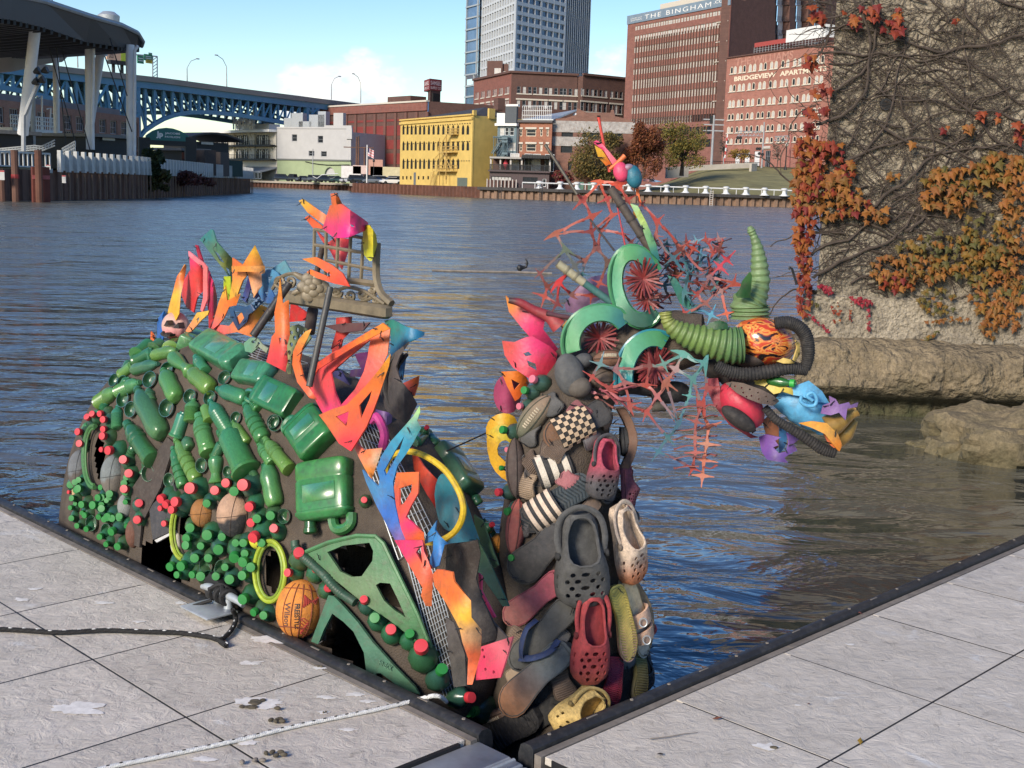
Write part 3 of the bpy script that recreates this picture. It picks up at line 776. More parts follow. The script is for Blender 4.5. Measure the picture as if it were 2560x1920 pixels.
# ---- tall lettered brick apartment block ---------------------------------------------------------
def lettered_block():
 A,Bc=at(1570,44,400),at(1827,-6,353);w=Wall(A,Bc);zt=at(1570,45,400).z;zg=1.6
 t=thing('lettered_apartment_block','tallest red brick block with blue-grey painted sign band along its top','building',w.p(w.L/2,zg))
 X=[272,291]+[x for g in((315,377),(395,455),(475,532),(550,610),(634,702),(722,792),(810,882),(900,970))for x in np.linspace(g[0],g[1],4).tolist()]
 S=[w.px(*z3(x,560))[0]for x in X]
 zr=[]
 for(ya,yb)in((213,247),(290,338),(380,426),(466,510),(553,598),(640,712),(757,810),(858,908),(948,1000)):
  za=w.px(*z3(258,yb))[1];zb_=w.px(*z3(258,ya))[1];zr.append((za,zb_))
 d_=zr[-1][0]-zr[-2][0]
 zr.append((zr[-1][0]+d_*1.02,zr[-1][0]+d_*1.02+2.2));zr.append((zr[-1][0]+d_*1.02,zr[-1][0]+d_*1.02+2.2))
 hs_,ws=[],[]
 for j,(za,zb_)in enumerate(zr):
  for s in S:
   a=1.25;hs_.append([(s-a/2,za),(s+a/2,za),(s+a/2,zb_),(s-a/2,zb_)]);ws.append((s-a/2,za,a,zb_-za,j))
 b=MB();facade(b,w,[(0,zg),(w.L,zg),(w.L,zt),(0,zt)],hs_,0.35);b.build('brick_wall',BR_BING,t,smooth=False)
 rest=MB()
 for k,(s,z,a,h,j)in enumerate(ws):
  g=GLASS_P if j<8 else GLASS_D
  if k<296:window(w,s,z,a,h,g,t,frame=mat_frame,inset=0.3,mull=(1,2),fw=0.13)
  else:rest.box(w.p(s+a/2,z+h/2,-0.28),(a,0.06,h),w.u,w.n)
 rest.build('lower_windows',GLASS_D,t,smooth=False,kind='stuff')
 for i in range(len(S)-1):
  b=MB();s=(S[i]+S[i+1])/2;b.box(w.p(s,(zr[8][0]+zt-7)/2,0.1),(0.28,0.3,zt-7-zr[8][0]),w.u,w.n);b.build('brick_rib',BR_BROWN,t,smooth=False)
 zs0=zr[0][1]+0.9
 b=MB();b.box(w.p(w.L/2,(zs0+zt)/2+0.3,0.12),(w.L+0.2,0.3,zt-zs0+0.6),w.u,w.n);b.build('sign_band',mat('blue_grey_paint',(0.17,0.23,0.29),0.8,var=0.15,vs_=0.3,dirt=0.2,dcol=(0.3,0.35,0.38)),t,smooth=False)
 lw=mat('white_painted_letter',(0.7,0.7,0.68),0.8,var=0.15,vs_=1)
 zc=(zs0+zt)/2+0.2;H=zt-zs0
 sa=w.px(*z3(362,160))[0];sb=w.px(*z3(893,40))[0]
 text('THE BINGHAM',w.M((sa+sb)/2,zc,0.3),sb-sa,H*0.66,lw,t,bold=0.0,spacing=1.25)
 sa2=w.px(*z3(915,30))[0];sb2=w.px(*z3(1022,10))[0];text('.COM',w.M((sa2+sb2)/2,zc+0.3,0.3),sb2-sa2,H*0.42,lw,t,bold=0.01)
 sa3=w.px(*z3(250,180))[0];sb3=w.px(*z3(340,165))[0]
 text('LUXURY LOFT',w.M((sa3+sb3)/2,zc+H*0.12,0.3),sb3-sa3,H*0.2,lw,t);text('APARTMENTS',w.M((sa3+sb3)/2,zc-H*0.17,0.3),sb3-sa3,H*0.2,lw,t)
 for f,y in((0.93,0),):
  b=MB()
  for q in range(10):b.box(w.p(w.L-3.2,zr[8][0]+q*5.4,0.06),(5.5,0.25,0.25),w.u,w.n)
  b.build_each('stone_string',STONE_TRIM,t,smooth=False)
 E=at(2100,100,395);ws_=Wall(Bc,V((E.x,E.y,0)));hs2,bal=[],[]
 for(xa,xb)in((1395,1515),(1553,1665),(1705,1800)):
  for(ya,yb)in((40,155),(170,262),(270,345),(-70,25)):
   s0,zb_=ws_.px(*z3(xa,yb));s1,za=ws_.px(*z3(xb,ya));hs2.append([(s0,zb_),(s1,zb_),(s1,za),(s0,za)]);bal.append((s0,s1,zb_,za))
 b=MB();facade(b,ws_,[(0.02,zg),(ws_.L,zg),(ws_.L,zt+9),(ws_.L*0.12,zt+9),(ws_.L*.12,zt),(0.02,zt)],hs2,3.0);b.build('side_wall',BR_BROWN,t,smooth=False)
 for s0,s1,zb_,za in bal:
  window(ws_,s0+0.1,zb_,(s1-s0)*0.6,(za-zb_)*0.95,GLASS_D,t,frame=BLACK,inset=2.6,mull=(2,1),name='balcony_door')
  b=MB();b.box(ws_.p(s0+(s1-s0)*0.82,(za+zb_)/2,-2.4),((s1-s0)*0.3,0.2,za-zb_),ws_.u,ws_.n);b.build('balcony_panel',WHITE,t,smooth=False)
  b=MB()
  for h in np.linspace(0.15,1.1,4).tolist():b.box(ws_.p((s0+s1)/2,zb_+h,-0.2),(s1-s0,0.06,0.05),ws_.u,ws_.n)
  for q in range(9):b.box(ws_.p(s0+(s1-s0)*q/8,zb_+0.6,-0.2),(0.05,0.05,1.1),ws_.u,ws_.n)
  b.build('railing',BLACK,t,smooth=False)
 b=MB();hull(b,[A,Bc,E+V((0,30,0)),A+V((40,60,0))],zg,zt-1,3.2);b.build('core',BR_BING,t,smooth=False)
 b=MB();P=w.p(w.L*0.62,zt+1.2,-3);b.box(P,(w.L*0.62,4,2.4),w.u,w.n);b.build('roof_parapet',STONE_TRIM,t,smooth=False)
lettered_block()
# ---- arched window apartment building ------------------------------------------------------------
def arched_apartments():
 A,Bc=at(1818,146,343),at(2105,103,300);w=Wall(A,Bc);zt=at(1818,146,343).z;zg=8.0
 t=thing('arched_window_apartments','lower warm red brick apartments with paired arched windows and big white painted lettering','building',w.p(w.L/2,zg))
 z_ref=1040
 pairs=[(1042,1070),(1110,1143),(1188,1224),(1272,1308),(1357,1393),(1445,1485),(1540,1578),(1628,1665),(1722,1760)]
 S=[]
 for a,c in pairs:
  sa=w.px(*z3(a,720))[0];sc=w.px(*z3(c,705))[0];S+=[sa,sc]
 rows=[(535,593),(678,735),(802,858),(908,960),(1010,1062),(1105,1150)]
 ZR=[(w.px(*z3(1025,yb))[1],w.px(*z3(1025,ya))[1])for ya,yb in rows]
 hs_,ws=[],[];k=6
 for j,(za,zb_)in enumerate(ZR):
  for i,s in enumerate(S):
   a=1.35;h=zb_-za
   hs_.append([(s-a/2,za),(s+a/2,za)]+[(s+a/2*math.cos(math.pi*q/k),zb_-a/2+a/2*math.sin(math.pi*q/k))for q in range(k+1)]);ws.append((s,za,a,h,i,j))
 doors=[]
 for(xa,xb,ya,yb,m)in((1070,1118,1215,1330,0),(1146,1196,1210,1330,0),(1222,1276,1205,1335,0),(1312,1362,1200,1335,1)):
  s0,zb_=w.px(*z3(xa,yb));s1,za=w.px(*z3(xb,ya));doors.append((s0,s1,max(zg,zb_),za,m))
 b=MB();facade(b,w,[(0,1.6),(w.L,1.6),(w.L,zt),(0,zt)],[[h[0],h[1]]+h[2:]for h in hs_]+[[(s0,z0),(s1,z0),(s1,z1_),(s0,z1_)]for s0,s1,z0,z1_,m in doors],0.35)
 b.build('brick_wall',BR_BRIDGE,t,smooth=False)
 for(s,za,a,h,i,j)in ws:
  g=GLASS_P if(i*5+j*3)%7>(1 if j<3 else 4)else GLASS_D  # pale panes put the bright reflection into the glass colour
  window(w,s-a/2,za,a,h,g,t,frame=mat_frame2,inset=0.12,arch=1,fw=0.17,sill=STONE_TRIM)
 for s0,s1,z0,z1_,m in doors:
  if m==0:
   b=MB();h=(z1_-z0)/5
   for q in range(5):b.box(w.p((s0+s1)/2,z0+h*(q+0.5),-0.2),(s1-s0-0.3,0.1,h-0.05),w.u,w.n)
   b.build('garage_door',WHITE,t,smooth=False)
  else:window(w,s0,z0,s1-s0,z1_-z0,GLASS_D,t,frame=GREYPOLE,mull=(3,3),inset=0.2,name='glazed_door')
 lm=mat('cream_painted_letter',(0.72,0.62,0.47),0.8,var=0.12,vs_=1.5)
 sa,za=w.px(*z3(1070,650));sb=w.px(*z3(1405,590))[0];zb_=w.px(*z3(1072,612))[1]
 H=zb_-za
 L1=sb-sa
 text('BRIDGEVIEW',w.M((sa+sb)/2,(za+zb_)/2,0.02),L1,H,lm,t,bold=0.035)
 s3=w.px(*z3(1435,585))[0];text('APARTMENTS',w.M(s3+L1*0.5,(za+zb_)/2,0.02),L1*1.0,H,lm,t,bold=0.035)
 gm=mat('faded_ghost_letter',(0.42,0.21,0.16),0.85,var=0.25,vs_=1)
 sg,zg_=w.px(*z3(1065,488));text('THE WILLIAMS',w.M(sg+13.5,zg_-0.4,0.015),25,2.0,gm,t,depth=0.02,bold=0.02)
 b=MB();hull(b,[A,Bc,Bc+V((30,40,0)),A+V((20,50,0))],1.6,zt-0.5,0.6);b.build('core',BR_BRIDGE,t,smooth=False)
 b=MB();b.box(w.p(w.L/2,zt+0.1,0),(w.L,0.8,0.3),w.u,w.n);b.build('coping',BR_BROWN,t,smooth=False)
 sa,za=w.px(*z3(1205,385));sb=w.px(*z3(1455,340))[0];sc=w.px(*z3(1770,290))[0]
 for(s0,s1,m,h)in((sa,sb,mat('red_canopy',(0.34,0.06,0.05),0.7),1.1),(sb,sc,WHITE,3.0)):
  b=MB();b.box(w.p((s0+s1)/2,zt+2.0+h/2,-4),(s1-s0,6,h),w.u,w.n)
  b.build('roof_canopy',m,t,smooth=False)
 b=MB()
 for q in range(24):b.box(w.p(sa+(sc-sa)*q/23,zt+1.0,-1),(0.1,0.1,2.0),w.u,w.n)
 for h in(1.0,1.5):b.box(w.p((sa+sc)/2,zt+h,-1),(sc-sa,0.06,0.06),w.u,w.n)
 b.build('railing',GREYPOLE,t,smooth=False)
arched_apartments()
# ---- teal stair building, orange brick building, gabled building, waterfront restaurant --------------
def slate_building():
 w=Wall(at(*z4(240,500),251),at(*z4(505,500),249));zt=w.px(*z4(360,360))[1];zg=1.6
 t=thing('slate_building','narrow slate blue building with outside stair beside the yellow building','building',w.p(w.L/2,zg))
 sm=mat('slate_blue_siding',(0.12,0.17,0.19),0.7,var=0.1)
 hs_,ws=[],[]
 for(x,ya,yb,ww)in((305,380,490,1.0),(368,378,490,0.8),(438,378,490,1.0),(440,590,700,1.6),(280,560,640,1.0)):
  s,za=w.px(*z4(x,yb));zb_=w.px(*z4(x,ya))[1];hs_.append([(s-ww/2,za),(s+ww/2,za),(s+ww/2,zb_),(s-ww/2,zb_)]);ws.append((s-ww/2,za,ww,zb_-za))
 b=MB();facade(b,w,[(0,zg),(w.L,zg),(w.L,zt),(0,zt)],hs_,0.3);b.build('wall',sm,t,smooth=False)
 for q,a in enumerate(ws):window(w,*a,GLASS_P if q in(0,3)else GLASS_D,t,frame=WHITE,inset=0.2,mull=(1,2))
 b=MB();hull(b,[w.A,w.p(w.L,0),w.p(w.L,0,-15),w.p(0,0,-15)],zg,zt-0.2,0.4);b.build('core',sm,t,smooth=False)
 b=MB();b.box(w.p(w.L/2,zt+0.25,0.2),(w.L+0.6,1.0,0.5),w.u,w.n);b.box(w.p(w.L*0.2,zt+1.5,0.1),(w.L*0.42,0.5,2.0),w.u,w.n);b.build('cornice',WHITE,t,smooth=False)
 b=MB();b.box(w.p(w.L*0.72,zt+2.2,0.05),(w.L*0.58,0.6,3.2),w.u,w.n);b.build('parapet',mat('dark_slate',(0.08,0.09,0.10),0.8),t,smooth=False)
 b=MB();b.box(w.p(w.L*0.78,zt+4.0,0.1),(w.L*0.62,0.8,0.4),w.u,w.n);b.build('parapet_coping',WHITE,t,smooth=False)
 e=MB();P=lambda x,y,o=1.2:w.p(*w.px(*z4(x,y)),o)
 for o in(0.8,1.8):
  e.tube([P(240,520,o),P(350,520,o)],0.12,5);e.tube([P(350,580,o),P(240,745,o)],0.12,5);e.tube([P(320,575,o),P(215,740,o)],0.08,5);e.tube([P(370,690,o),P(320,775,o)],0.1,5)
  for x in(250,370,440,385):e.tube([P(x,500,o),P(x,780,o)],0.08,5)
  e.tube([P(370,500,o),P(440,500,o)],0.08,5)
 for i in range(11):e.box(P(345-i*11,590+i*15,1.3),(0.5,1.0,0.08),w.u,w.n)
 for y in(535,580,745):a,c=P(365,y,1.3),P(445,y,1.3);e.box((a+c)/2,((c-a).length,1.4,0.4),w.u,w.n)
 e.build('outside_stair',mat('slate_steel',(0.10,0.15,0.17),0.5),t)
slate_building()
def orange_brick_building():
 w=Wall(at(*z4(512,500),249.5),at(*z4(992,500),247));zt=w.px(*z4(750,303))[1];zg=1.6
 t=thing('orange_brick_building','three storey orange brick building with dark square windows above the covered terrace','building',w.p(w.L/2,zg))
 hs_,ws=[],[]
 for(ya,yb)in((405,500),(610,708)):
  for(xa,xb)in((543,585),(637,775),(828,865),(918,950)):
   s0,za=w.px(*z4(xa,yb));s1,zb_=w.px(*z4(xb,ya));hs_.append([(s0,za),(s1,za),(s1,zb_),(s0,zb_)]);ws.append((s0,za,s1-s0,zb_-za))
 b=MB();facade(b,w,[(0,zg),(w.L,zg),(w.L,zt),(0,zt)],hs_,0.4);b.build('brick_wall',BR_OR,t,smooth=False)
 for q,a in enumerate(ws):window(w,*a,GLASS_P if q==6 else GLASS_D,t,frame=BLACK if a[2]>3 else mat_frame2,inset=0.25,mull=(4,2)if a[2]>3 else(1,2),fw=0.12)
 lb=MB()
 for(s,z,a,h)in ws:lb.box(w.p(s+a/2,z+h+0.2,0.08),(a+0.3,0.2,0.35),w.u,w.n)
 lb.build_each('stone_lintel',STONE_TRIM,t,smooth=False)
 b=MB();hull(b,[w.A,w.p(w.L,0),w.p(w.L,0,-16),w.p(0,0,-16)],zg,zt-0.3,0.5);b.build('core',BR_OR,t,smooth=False)
 b=MB();b.box(w.p(w.L/2,zt+0.1,0.1),(w.L+0.4,0.9,0.45),w.u,w.n);b.build('cornice',mat('dark_cornice',(0.08,0.07,0.07),0.7),t,smooth=False)
 b=MB();b.box(w.p(0.1,zt/2,0.15),(0.7,0.4,zt),w.u,w.n);b.build('downpipe',mat('dark_pipe',(0.07,0.07,0.08),0.6),t,smooth=False)
 r=MB();P=[w.p(w.L*f,zt+0.3,-0.6)for f in(0.12,1.0)]+[w.p(w.L*1.22,zt+2.9,-11),w.p(w.L*0.45,zt+1.4,-11)]
 r.hexa(P,[p+V((0,0,0.3))for p in P]);r.build('metal_roof',STEEL,t,smooth=False)
 r=MB()
 for q in range(16):p=w.p(w.L*(0.1+0.055*q),zt+0.3,-0.7);r.box(p+V((0,0,1.4)),(0.1,0.1,2.8))
 for h in(1.0,1.9,2.8):r.tube([w.p(w.L*0.1,zt+0.3+h,-0.7),w.p(w.L*0.95,zt+0.3+h,-0.7)],0.06,4)
 r.build('roof_railing',WHITE,t)
 for x,wd,h in((1115,1.6,1.9),(1215,2.4,1.2)):
  s,z=w.px(*z4(x,200));b=MB();b.bbox(w.p(s,z,-10.5),(wd,1.5,h),0.3,w.u,w.n);b.build('rooftop_unit',WHITE,t,smooth=False)
orange_brick_building()
def gabled_building():
 w=Wall(at(*z4(998,500),248.5),at(*z4(2165,500),246));zg=1.6
 t=thing('gabled_brick_building','weathered brick building with stepped gable and faded white painted bands','building',w.p(w.L/2,zg))
 top=[w.px(*z4(x,y))for x,y in((1000,262),(1180,250),(1330,205),(1340,105),(1400,140),(1480,175),(1800,175),(1812,135),(1850,140),(1868,225),(2000,255),(2150,310),(2165,320))]
 hs_,ws=[],[]
 for(xa,xb,ya,yb)in((1125,1290,418,530),(1415,1650,420,535),(1760,1980,435,540),(1115,1280,610,728),(1215,1270,850,970),(1618,1668,215,300)):
  s0,za=w.px(*z4(xa,yb));s1,zb_=w.px(*z4(xb,ya));hs_.append([(s0,za),(s1,za),(s1,zb_),(s0,zb_)]);ws.append((s0,za,s1-s0,zb_-za))
 b=MB();facade(b,w,[(0,zg),(w.L,zg)]+top[::-1],hs_,0.5);b.build('brick_wall',BR_OLD,t,smooth=False)
 for a in ws:window(w,*a,GLASS_D,t,frame=BLACK,inset=0.35,mull=(3,1)if a[2]>4 else(1,1),fw=0.12)
 bm=mat('faded_white_band',(0.36,0.34,0.32),0.85,var=0.3,vs_=1.2,dirt=0.8,dcol=(0.2,0.13,0.1))
 for(x0,y0,x1,y1,hh)in((1002,365,2140,385,2.2),(998,570,1490,575,1.8)):
  a=w.px(*z4(x0,y0));c=w.px(*z4(x1,y1));b=MB();b.box(w.p((a[0]+c[0])/2,(a[1]+c[1])/2,0.03),(c[0]-a[0],0.06,hh),w.u,w.n);b.build('painted_band',bm,t,smooth=False)
 zt=min(a[1]for a in top)
 b=MB();hull(b,[w.A,w.p(w.L,0),w.p(w.L,0,-25),w.p(0,0,-25)],zg,zt-0.5,0.7);b.build('core',BR_OLD,t,smooth=False)
 b=MB();m=w.L/2;zr=max(a[1]for a in top)-1.5
 b.poly(w.p(0,zt,-0.4),w.p(m,zr,-0.4),w.p(m,zr,-25),w.p(0,zt,-25));b.poly(w.p(m,zr,-0.4),w.p(w.L,zt,-0.4),w.p(w.L,zt,-25),w.p(m,zr,-25));b.build('roof',STEEL,t,smooth=False)
gabled_building()
def terrace_restaurant():
 w=Wall(at(*z4(135,900),244),at(*z4(962,900),242.5));zg=1.6;P=lambda x,y,o=0.0:w.p(*w.px(*z4(x,y)),o)
 t=thing('terrace_restaurant','dark brown waterfront restaurant with open upper terrace and pergola roof','building',w.p(w.L/2,zg))
 br=mat('dark_brown_render',(0.085,0.06,0.06),0.8,var=0.12)
 zf_=w.px(*z4(400,995))[1];hs_,ws=[],[]
 for(xa,xb,ya,yb,g)in((155,435,1062,1125,0),(590,800,1070,1165,1),(862,915,1090,1200,2)):
  s0,za=w.px(*z4(xa,yb));s1,zb_=w.px(*z4(xb,ya));hs_.append([(s0,za),(s1,za),(s1,zb_),(s0,zb_)]);ws.append((s0,za,s1-s0,zb_-za,g))
 b=MB();facade(b,w,[(0,zg),(w.L,zg),(w.L,zf_),(0,zf_)],hs_,0.4);b.build('lower_wall',br,t,smooth=False)
 for(s,z,a,h,g)in ws:window(w,s,z,a,h,(GLASS_P,GLASS_D,GLASS_D)[g],t,frame=(BLACK,BLACK,WHITE)[g],inset=0.2,mull=((6,1),(4,2),(1,1))[g],name='door' if g==2 else 'window')
 b=MB();hull(b,[w.A,w.p(w.L,0),w.p(w.L,0,-5),w.p(0,0,-5)],zg,zf_-0.15,0.6);b.build('core',br,t,smooth=False)
 b=MB();b.box(w.p(w.L/2,zf_+0.15,-2),(w.L+0.4,5.2,0.3),w.u,w.n);b.build('terrace_floor',br,t,smooth=False)
 b=MB();zr=w.px(*z4(400,800))[1];b.box(w.p(w.L*0.265,zr,-2),(w.L*0.53,5,0.35),w.u,w.n);b.build('terrace_roof',mat('pale_soffit',(0.35,0.33,0.3),0.8),t,smooth=False)
 b=MB()
 for q in range(18):b.box(w.p(w.L*(0.55+0.45*q/17),zr+0.2,-2),(0.25,6,0.4),w.u,w.n)
 b.box(w.p(w.L*0.77,zr+0.55,0.2),(w.L*0.46,0.25,0.3),w.u,w.n);b.box(w.p(w.L*0.77,zr+0.55,-4.4),(w.L*0.46,0.25,0.3),w.u,w.n);b.build_each('pergola',BLACK,t,smooth=False)
 for x in(148,280,422,575,965):
  s=w.px(*z4(x,900))[0];b=MB();b.box(w.p(s,(zf_+zr)/2+.1,-0.2),(0.3,0.3,zr-zf_-.4),w.u,w.n);b.build('post',mat_frame,t,smooth=False)
 b=MB()
 for q in range(70):b.box(w.p(w.L*q/69,zf_+0.85,0.05),(0.06,0.06,1.1),w.u,w.n)
 for h in(0.35,1.4):b.box(w.p(w.L/2,zf_+h,0.05),(w.L,0.1,0.1),w.u,w.n)
 b.build('railing',BLACK,t,smooth=False)
 b=MB();b.box(w.p(w.L*0.5,(zf_+zr)/2,-4.2),(w.L,0.3,zr-zf_),w.u,w.n);b.build('terrace_back_wall',BR_BROWN,t,smooth=False)
 for q,x in enumerate((440,640,740,928)):
  s,z=w.px(*z4(x,960));window(w,s-0.9,zf_+0.3,1.8,3.4,GLASS_P if q%2==0 else GLASS_D,t,frame=WHITE,inset=3.95,mull=(2,1),name='terrace_door')
 u=thing('closed_umbrella','closed red umbrella standing on the restaurant terrace','umbrella',P(343,970,-1.0))
 b=MB();p0=P(343,965,-1.0);b.lathe([(0.03,0),(0.28,0.5),(0.55,1.1),(0.25,1.9),(0.03,2.3)],9,Matrix.Translation(p0));b.build('canopy',mat('umbrella_red',(0.45,0.05,0.07),0.8),u)
 b=MB();b.tube([p0,p0+V((0,0,0.3))],0.05,6);b.build('pole',WHITE,u)
 f=thing('dock_fence','low dark fence with pale posts in front of the terrace restaurant','fence',P(320,1200,1.5))
 for x in(112,155,205,257,307,357,410,462,512):
  b=MB();p=P(x,1205,1.5);b.box(V((p.x,p.y,2.3)),(0.18,0.18,2.0));b.build('post',mat_frame,f,smooth=False)
 b=MB();a,c=P(112,1180,1.5),P(512,1180,1.5);b.box(V(((a.x+c.x)/2,a.y,2.4)),(c.x-a.x,0.08,1.4));b.build('screen',BR_BROWN,f,smooth=False)
terrace_restaurant()
# ================================================================ LEFT BANK: bulkhead, fence, pavilion, bridge
WOODPILE=mat('dark_timber_pile',(0.13,0.065,0.045),0.85,var=0.4,vs_=1.2,dirt=0.5,dcol=(0.05,0.032,0.026),stretch=(1,1,0.25))
def left_bank():
 WHITE=mat('shade_toned_white_fence_paint',(0.5,0.5,0.48),0.7,var=0.15,vs_=2,dirt=0.35,dcol=(0.3,0.28,0.25))  # white darkened so the fence's shade sits in the colour, plus dirt
 P=[V((-52,70,0)),V((-39.0,94,0)),V((-37.8,102,0)),V((-37.0,121,0)),V((-40.2,160,0)),V((-43.6,203,0)),V((-50,212,0))]
 zt=2.15
 b=MB();b.poly(*[V((p.x,p.y,zt))for p in P],V((-240,420,zt)),V((-240,70,zt)));b.build('left_bank_ground',GRAVEL,None,smooth=False,kind='structure')
 root=piling('timber_bulkhead',P,2.0,1.25,'dark brown timber and steel bulkhead below the white fence',WOODPILE,None,amp=0.16)
 fr=thing('board_fence','white board fence with closely set posts on the left bulkhead','fence',P[2]+V((0,0,zt)))
 pts=P[2:6];L=[0]
 for a,c in zip(pts[:-1],pts[1:]):L.append(L[-1]+(c-a).length)
 def along(s):
  for i in range(len(pts)-1):
   if s<=L[i+1]or i==len(pts)-2:return pts[i].lerp(pts[i+1],(s-L[i])/(L[i+1]-L[i])),(pts[i+1]-pts[i]).normalized()
 n=62;s0=0.0
 for i in range(n):
  s=L[-1]*i/(n-1);p,u=along(s);o=V((u.y,-u.x,0))
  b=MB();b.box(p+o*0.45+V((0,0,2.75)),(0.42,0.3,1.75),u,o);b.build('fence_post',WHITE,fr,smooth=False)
  q=MB();q.box(p+o*0.5+V((0,0,0.4)),(0.10,0.12,3.0),u,o);q.build('bulkhead_post',RUST_L,root,smooth=False)
  if i<n-1:
   s2=L[-1]*(i+1)/(n-1);p2,_=along(s2);d=(p2-p)
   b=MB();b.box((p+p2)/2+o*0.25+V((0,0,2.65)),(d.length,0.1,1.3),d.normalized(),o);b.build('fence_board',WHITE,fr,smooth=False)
 rr=thing('picket_railing','white picket railing left of the board fence','fence',P[1]+V((0,0,zt)))
 a,c=P[0].lerp(P[1],0.45),P[2]-V((0.4,0.6,0));d=(c-a);u=d.normalized();o=V((u.y,-u.x,0))
 N=46
 for i in range(N):
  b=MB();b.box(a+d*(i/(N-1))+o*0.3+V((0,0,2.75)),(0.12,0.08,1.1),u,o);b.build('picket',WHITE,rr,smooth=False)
 for z in(2.2,3.3):
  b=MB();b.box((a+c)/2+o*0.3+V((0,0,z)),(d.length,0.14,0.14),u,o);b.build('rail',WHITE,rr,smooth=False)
 b=MB();b.box((a+c)/2+o*0.4+V((0,0,1.95)),(d.length,0.3,0.35),u,o);b.build('kick_beam',GREYPOLE,rr,smooth=False)
 for k,(x,y0,y1,m)in enumerate(((38,375,505,WOODPILE),(97,375,420,RUST),(4,430,505,WOODPILE))):
  p=at(x,440,93.0);p0,p1=at(x,y1,93).z,at(x,y0,93).z;t=thing('mooring_pile',('weathered mooring pile with red band rising through the picket railing','short rusty pile at the end of the picket railing','weathered mooring pile at the picture\'s left edge')[k],'pile',V((p.x,p.y,p0)))
  b=MB();b.tube([V((p.x,p.y,-1)),V((p.x,p.y,p1))],0.27,9);b.build('post',m,t)
  if k==0:
   b=MB();b.tube([V((p.x,p.y,at(x,446,93).z)),V((p.x,p.y,at(x,436,93).z))],0.29,9);b.build('band',mat('red_band',(0.3,0.03,0.03),0.6),t)
 t=thing('fender_plate','rust red steel fender plate with a faded red band on the left bulkhead','fender',at(97,500,93.5))
 w=Wall(at(77,440,93.6),at(120,440,94.3));b=MB();z0_,z1_=-0.6,at(97,417,93.6).z;b.box(w.p(w.L/2,(z0_+z1_)/2,0.3),(w.L,0.5,z1_-z0_),w.u,w.n);b.build('plate',mat('oxide_plate',(0.13,0.035,0.025),0.8,var=0.3,vs_=0.8),t,smooth=False)
 b=MB();b.box(w.p(w.L/2,at(97,443,93.6).z,0.58),(w.L,0.05,0.3),w.u,w.n);b.build('band',mat('faded_red_band',(0.4,0.10,0.10),0.7),t,smooth=False)
 for k,(x,y,ww,hh)in enumerate(((2,438,0.55,0.7),(121,418,0.35,0.35),(160,448,0.3,0.6))):
  p=at(x,y,93.0+(x/160.0)*6 if x>50 else 92.0);t=thing('notice_board',('white notice with red edge at the far left of the bulkhead','small tilted white notice beside the rust red fender plate','narrow white notice on the bulkhead right of the fender plate')[k],'sign',p)
  b=MB();b.box(p,(ww,0.05,hh));b.build('board',WHITE,t,smooth=False)
  b=MB();b.box(p+V((0,-0.03,hh*0.42)),(ww,0.02,hh*0.14));b.build('red_strip',mat('notice_red',(0.4,0.03,0.04),0.6),t,smooth=False)
left_bank()
def leafy(name,label,cat,c,size,n,cols,leaf=0.5,trunk=None,group=None,seed=1,gap=0.25,lobes=7):
 """tree or bush: tapered trunk, limbs, and a crown of loose leaf clumps"""
 rnd=random.Random(seed);c=V(c);t=thing(name,label,cat,V((c.x,c.y,trunk[0]if trunk else c.z-size[2])),group)
 lob=[(V((rnd.uniform(-.72,.72),rnd.uniform(-.72,.72),rnd.uniform(-.68,.72))),rnd.uniform(.2,.42))for _ in range(lobes*2)]
 if trunk:
  b=MB();z0,r0=trunk;base=V((c.x,c.y,z0));fork=V((c.x+0.1,c.y,z0+(c.z-size[2]*.6-z0)*0.8+0.5))
  b.tube([base,base.lerp(fork,.5),fork],[r0,r0*.8,r0*.7],8)
  for o,q in lob:
   e=c+V((o.x*size[0],o.y*size[1],o.z*size[2]))*0.8;m=fork.lerp(e,.5)+V((0,0,size[2]*.12));b.tube([fork,m,e],[r0*.5,r0*.3,r0*.08],5)
  b.build('trunk',mat_bark,t)
 b=MB();lv,lf,lc=[],[],[]
 for i in range(n):
  o,q=lob[rnd.randrange(len(lob))]
  d=V((rnd.gauss(0,1),rnd.gauss(0,1),rnd.gauss(0,1))).normalized()*q*(rnd.random()**0.35+abs(rnd.gauss(0,.12)))
  p=o+d;p=c+V((p.x*size[0],p.y*size[1],p.z*size[2]))
  a=V((rnd.gauss(0,1),rnd.gauss(0,1),rnd.gauss(0,1))).normalized();e=a.orthogonal().normalized();s=leaf*rnd.uniform(.6,1.3)
  k=len(lv);lv+=[p+e*s,p+a.cross(e)*s*.5+a*s*.15,p-e*s,p-a.cross(e)*s*.5+a*s*.15];lf.append([k,k+1,k+2,k+3])
  cc=cols[rnd.randrange(len(cols))];v=rnd.uniform(.7,1.25);lc+=[tuple(x*v for x in cc)]*4
 b.add(lv,lf,lc);b.build('crown',LEAF,t,smooth=False)
 return t
mat_bark=mat('bark',(0.06,0.048,0.04),0.9,var=0.3,vs_=4)
LEAF=mat('leaf',src='attr',rough=0.65,var=0.1,vs_=3,spec=0.3)
def px_tree(name,label,x0,x1,y0,y1,d,cols,n,leaf,base=None,r0=0.35,seed=1,group=None,lobes=8,cat='tree'):
 a,c=at(x0,y1,d),at(x1,y0,d);cx,cz=(a.x+c.x)/2,(a.z+c.z)/2
 return leafy(name,label,cat,(cx,d,cz),((c.x-a.x)/2,(c.x-a.x)/2,(c.z-a.z)/2),n,cols,leaf,(at((x0+x1)/2,base,d).z,r0)if base else None,group,seed,lobes=lobes)
OAK=[(0.15,0.045,0.02),(0.19,0.06,0.022),(0.11,0.035,0.02),(0.2,0.08,0.03)]
OLIVE=[(0.14,0.125,0.03),(0.19,0.15,0.03),(0.10,0.10,0.03),(0.22,0.15,0.03)]
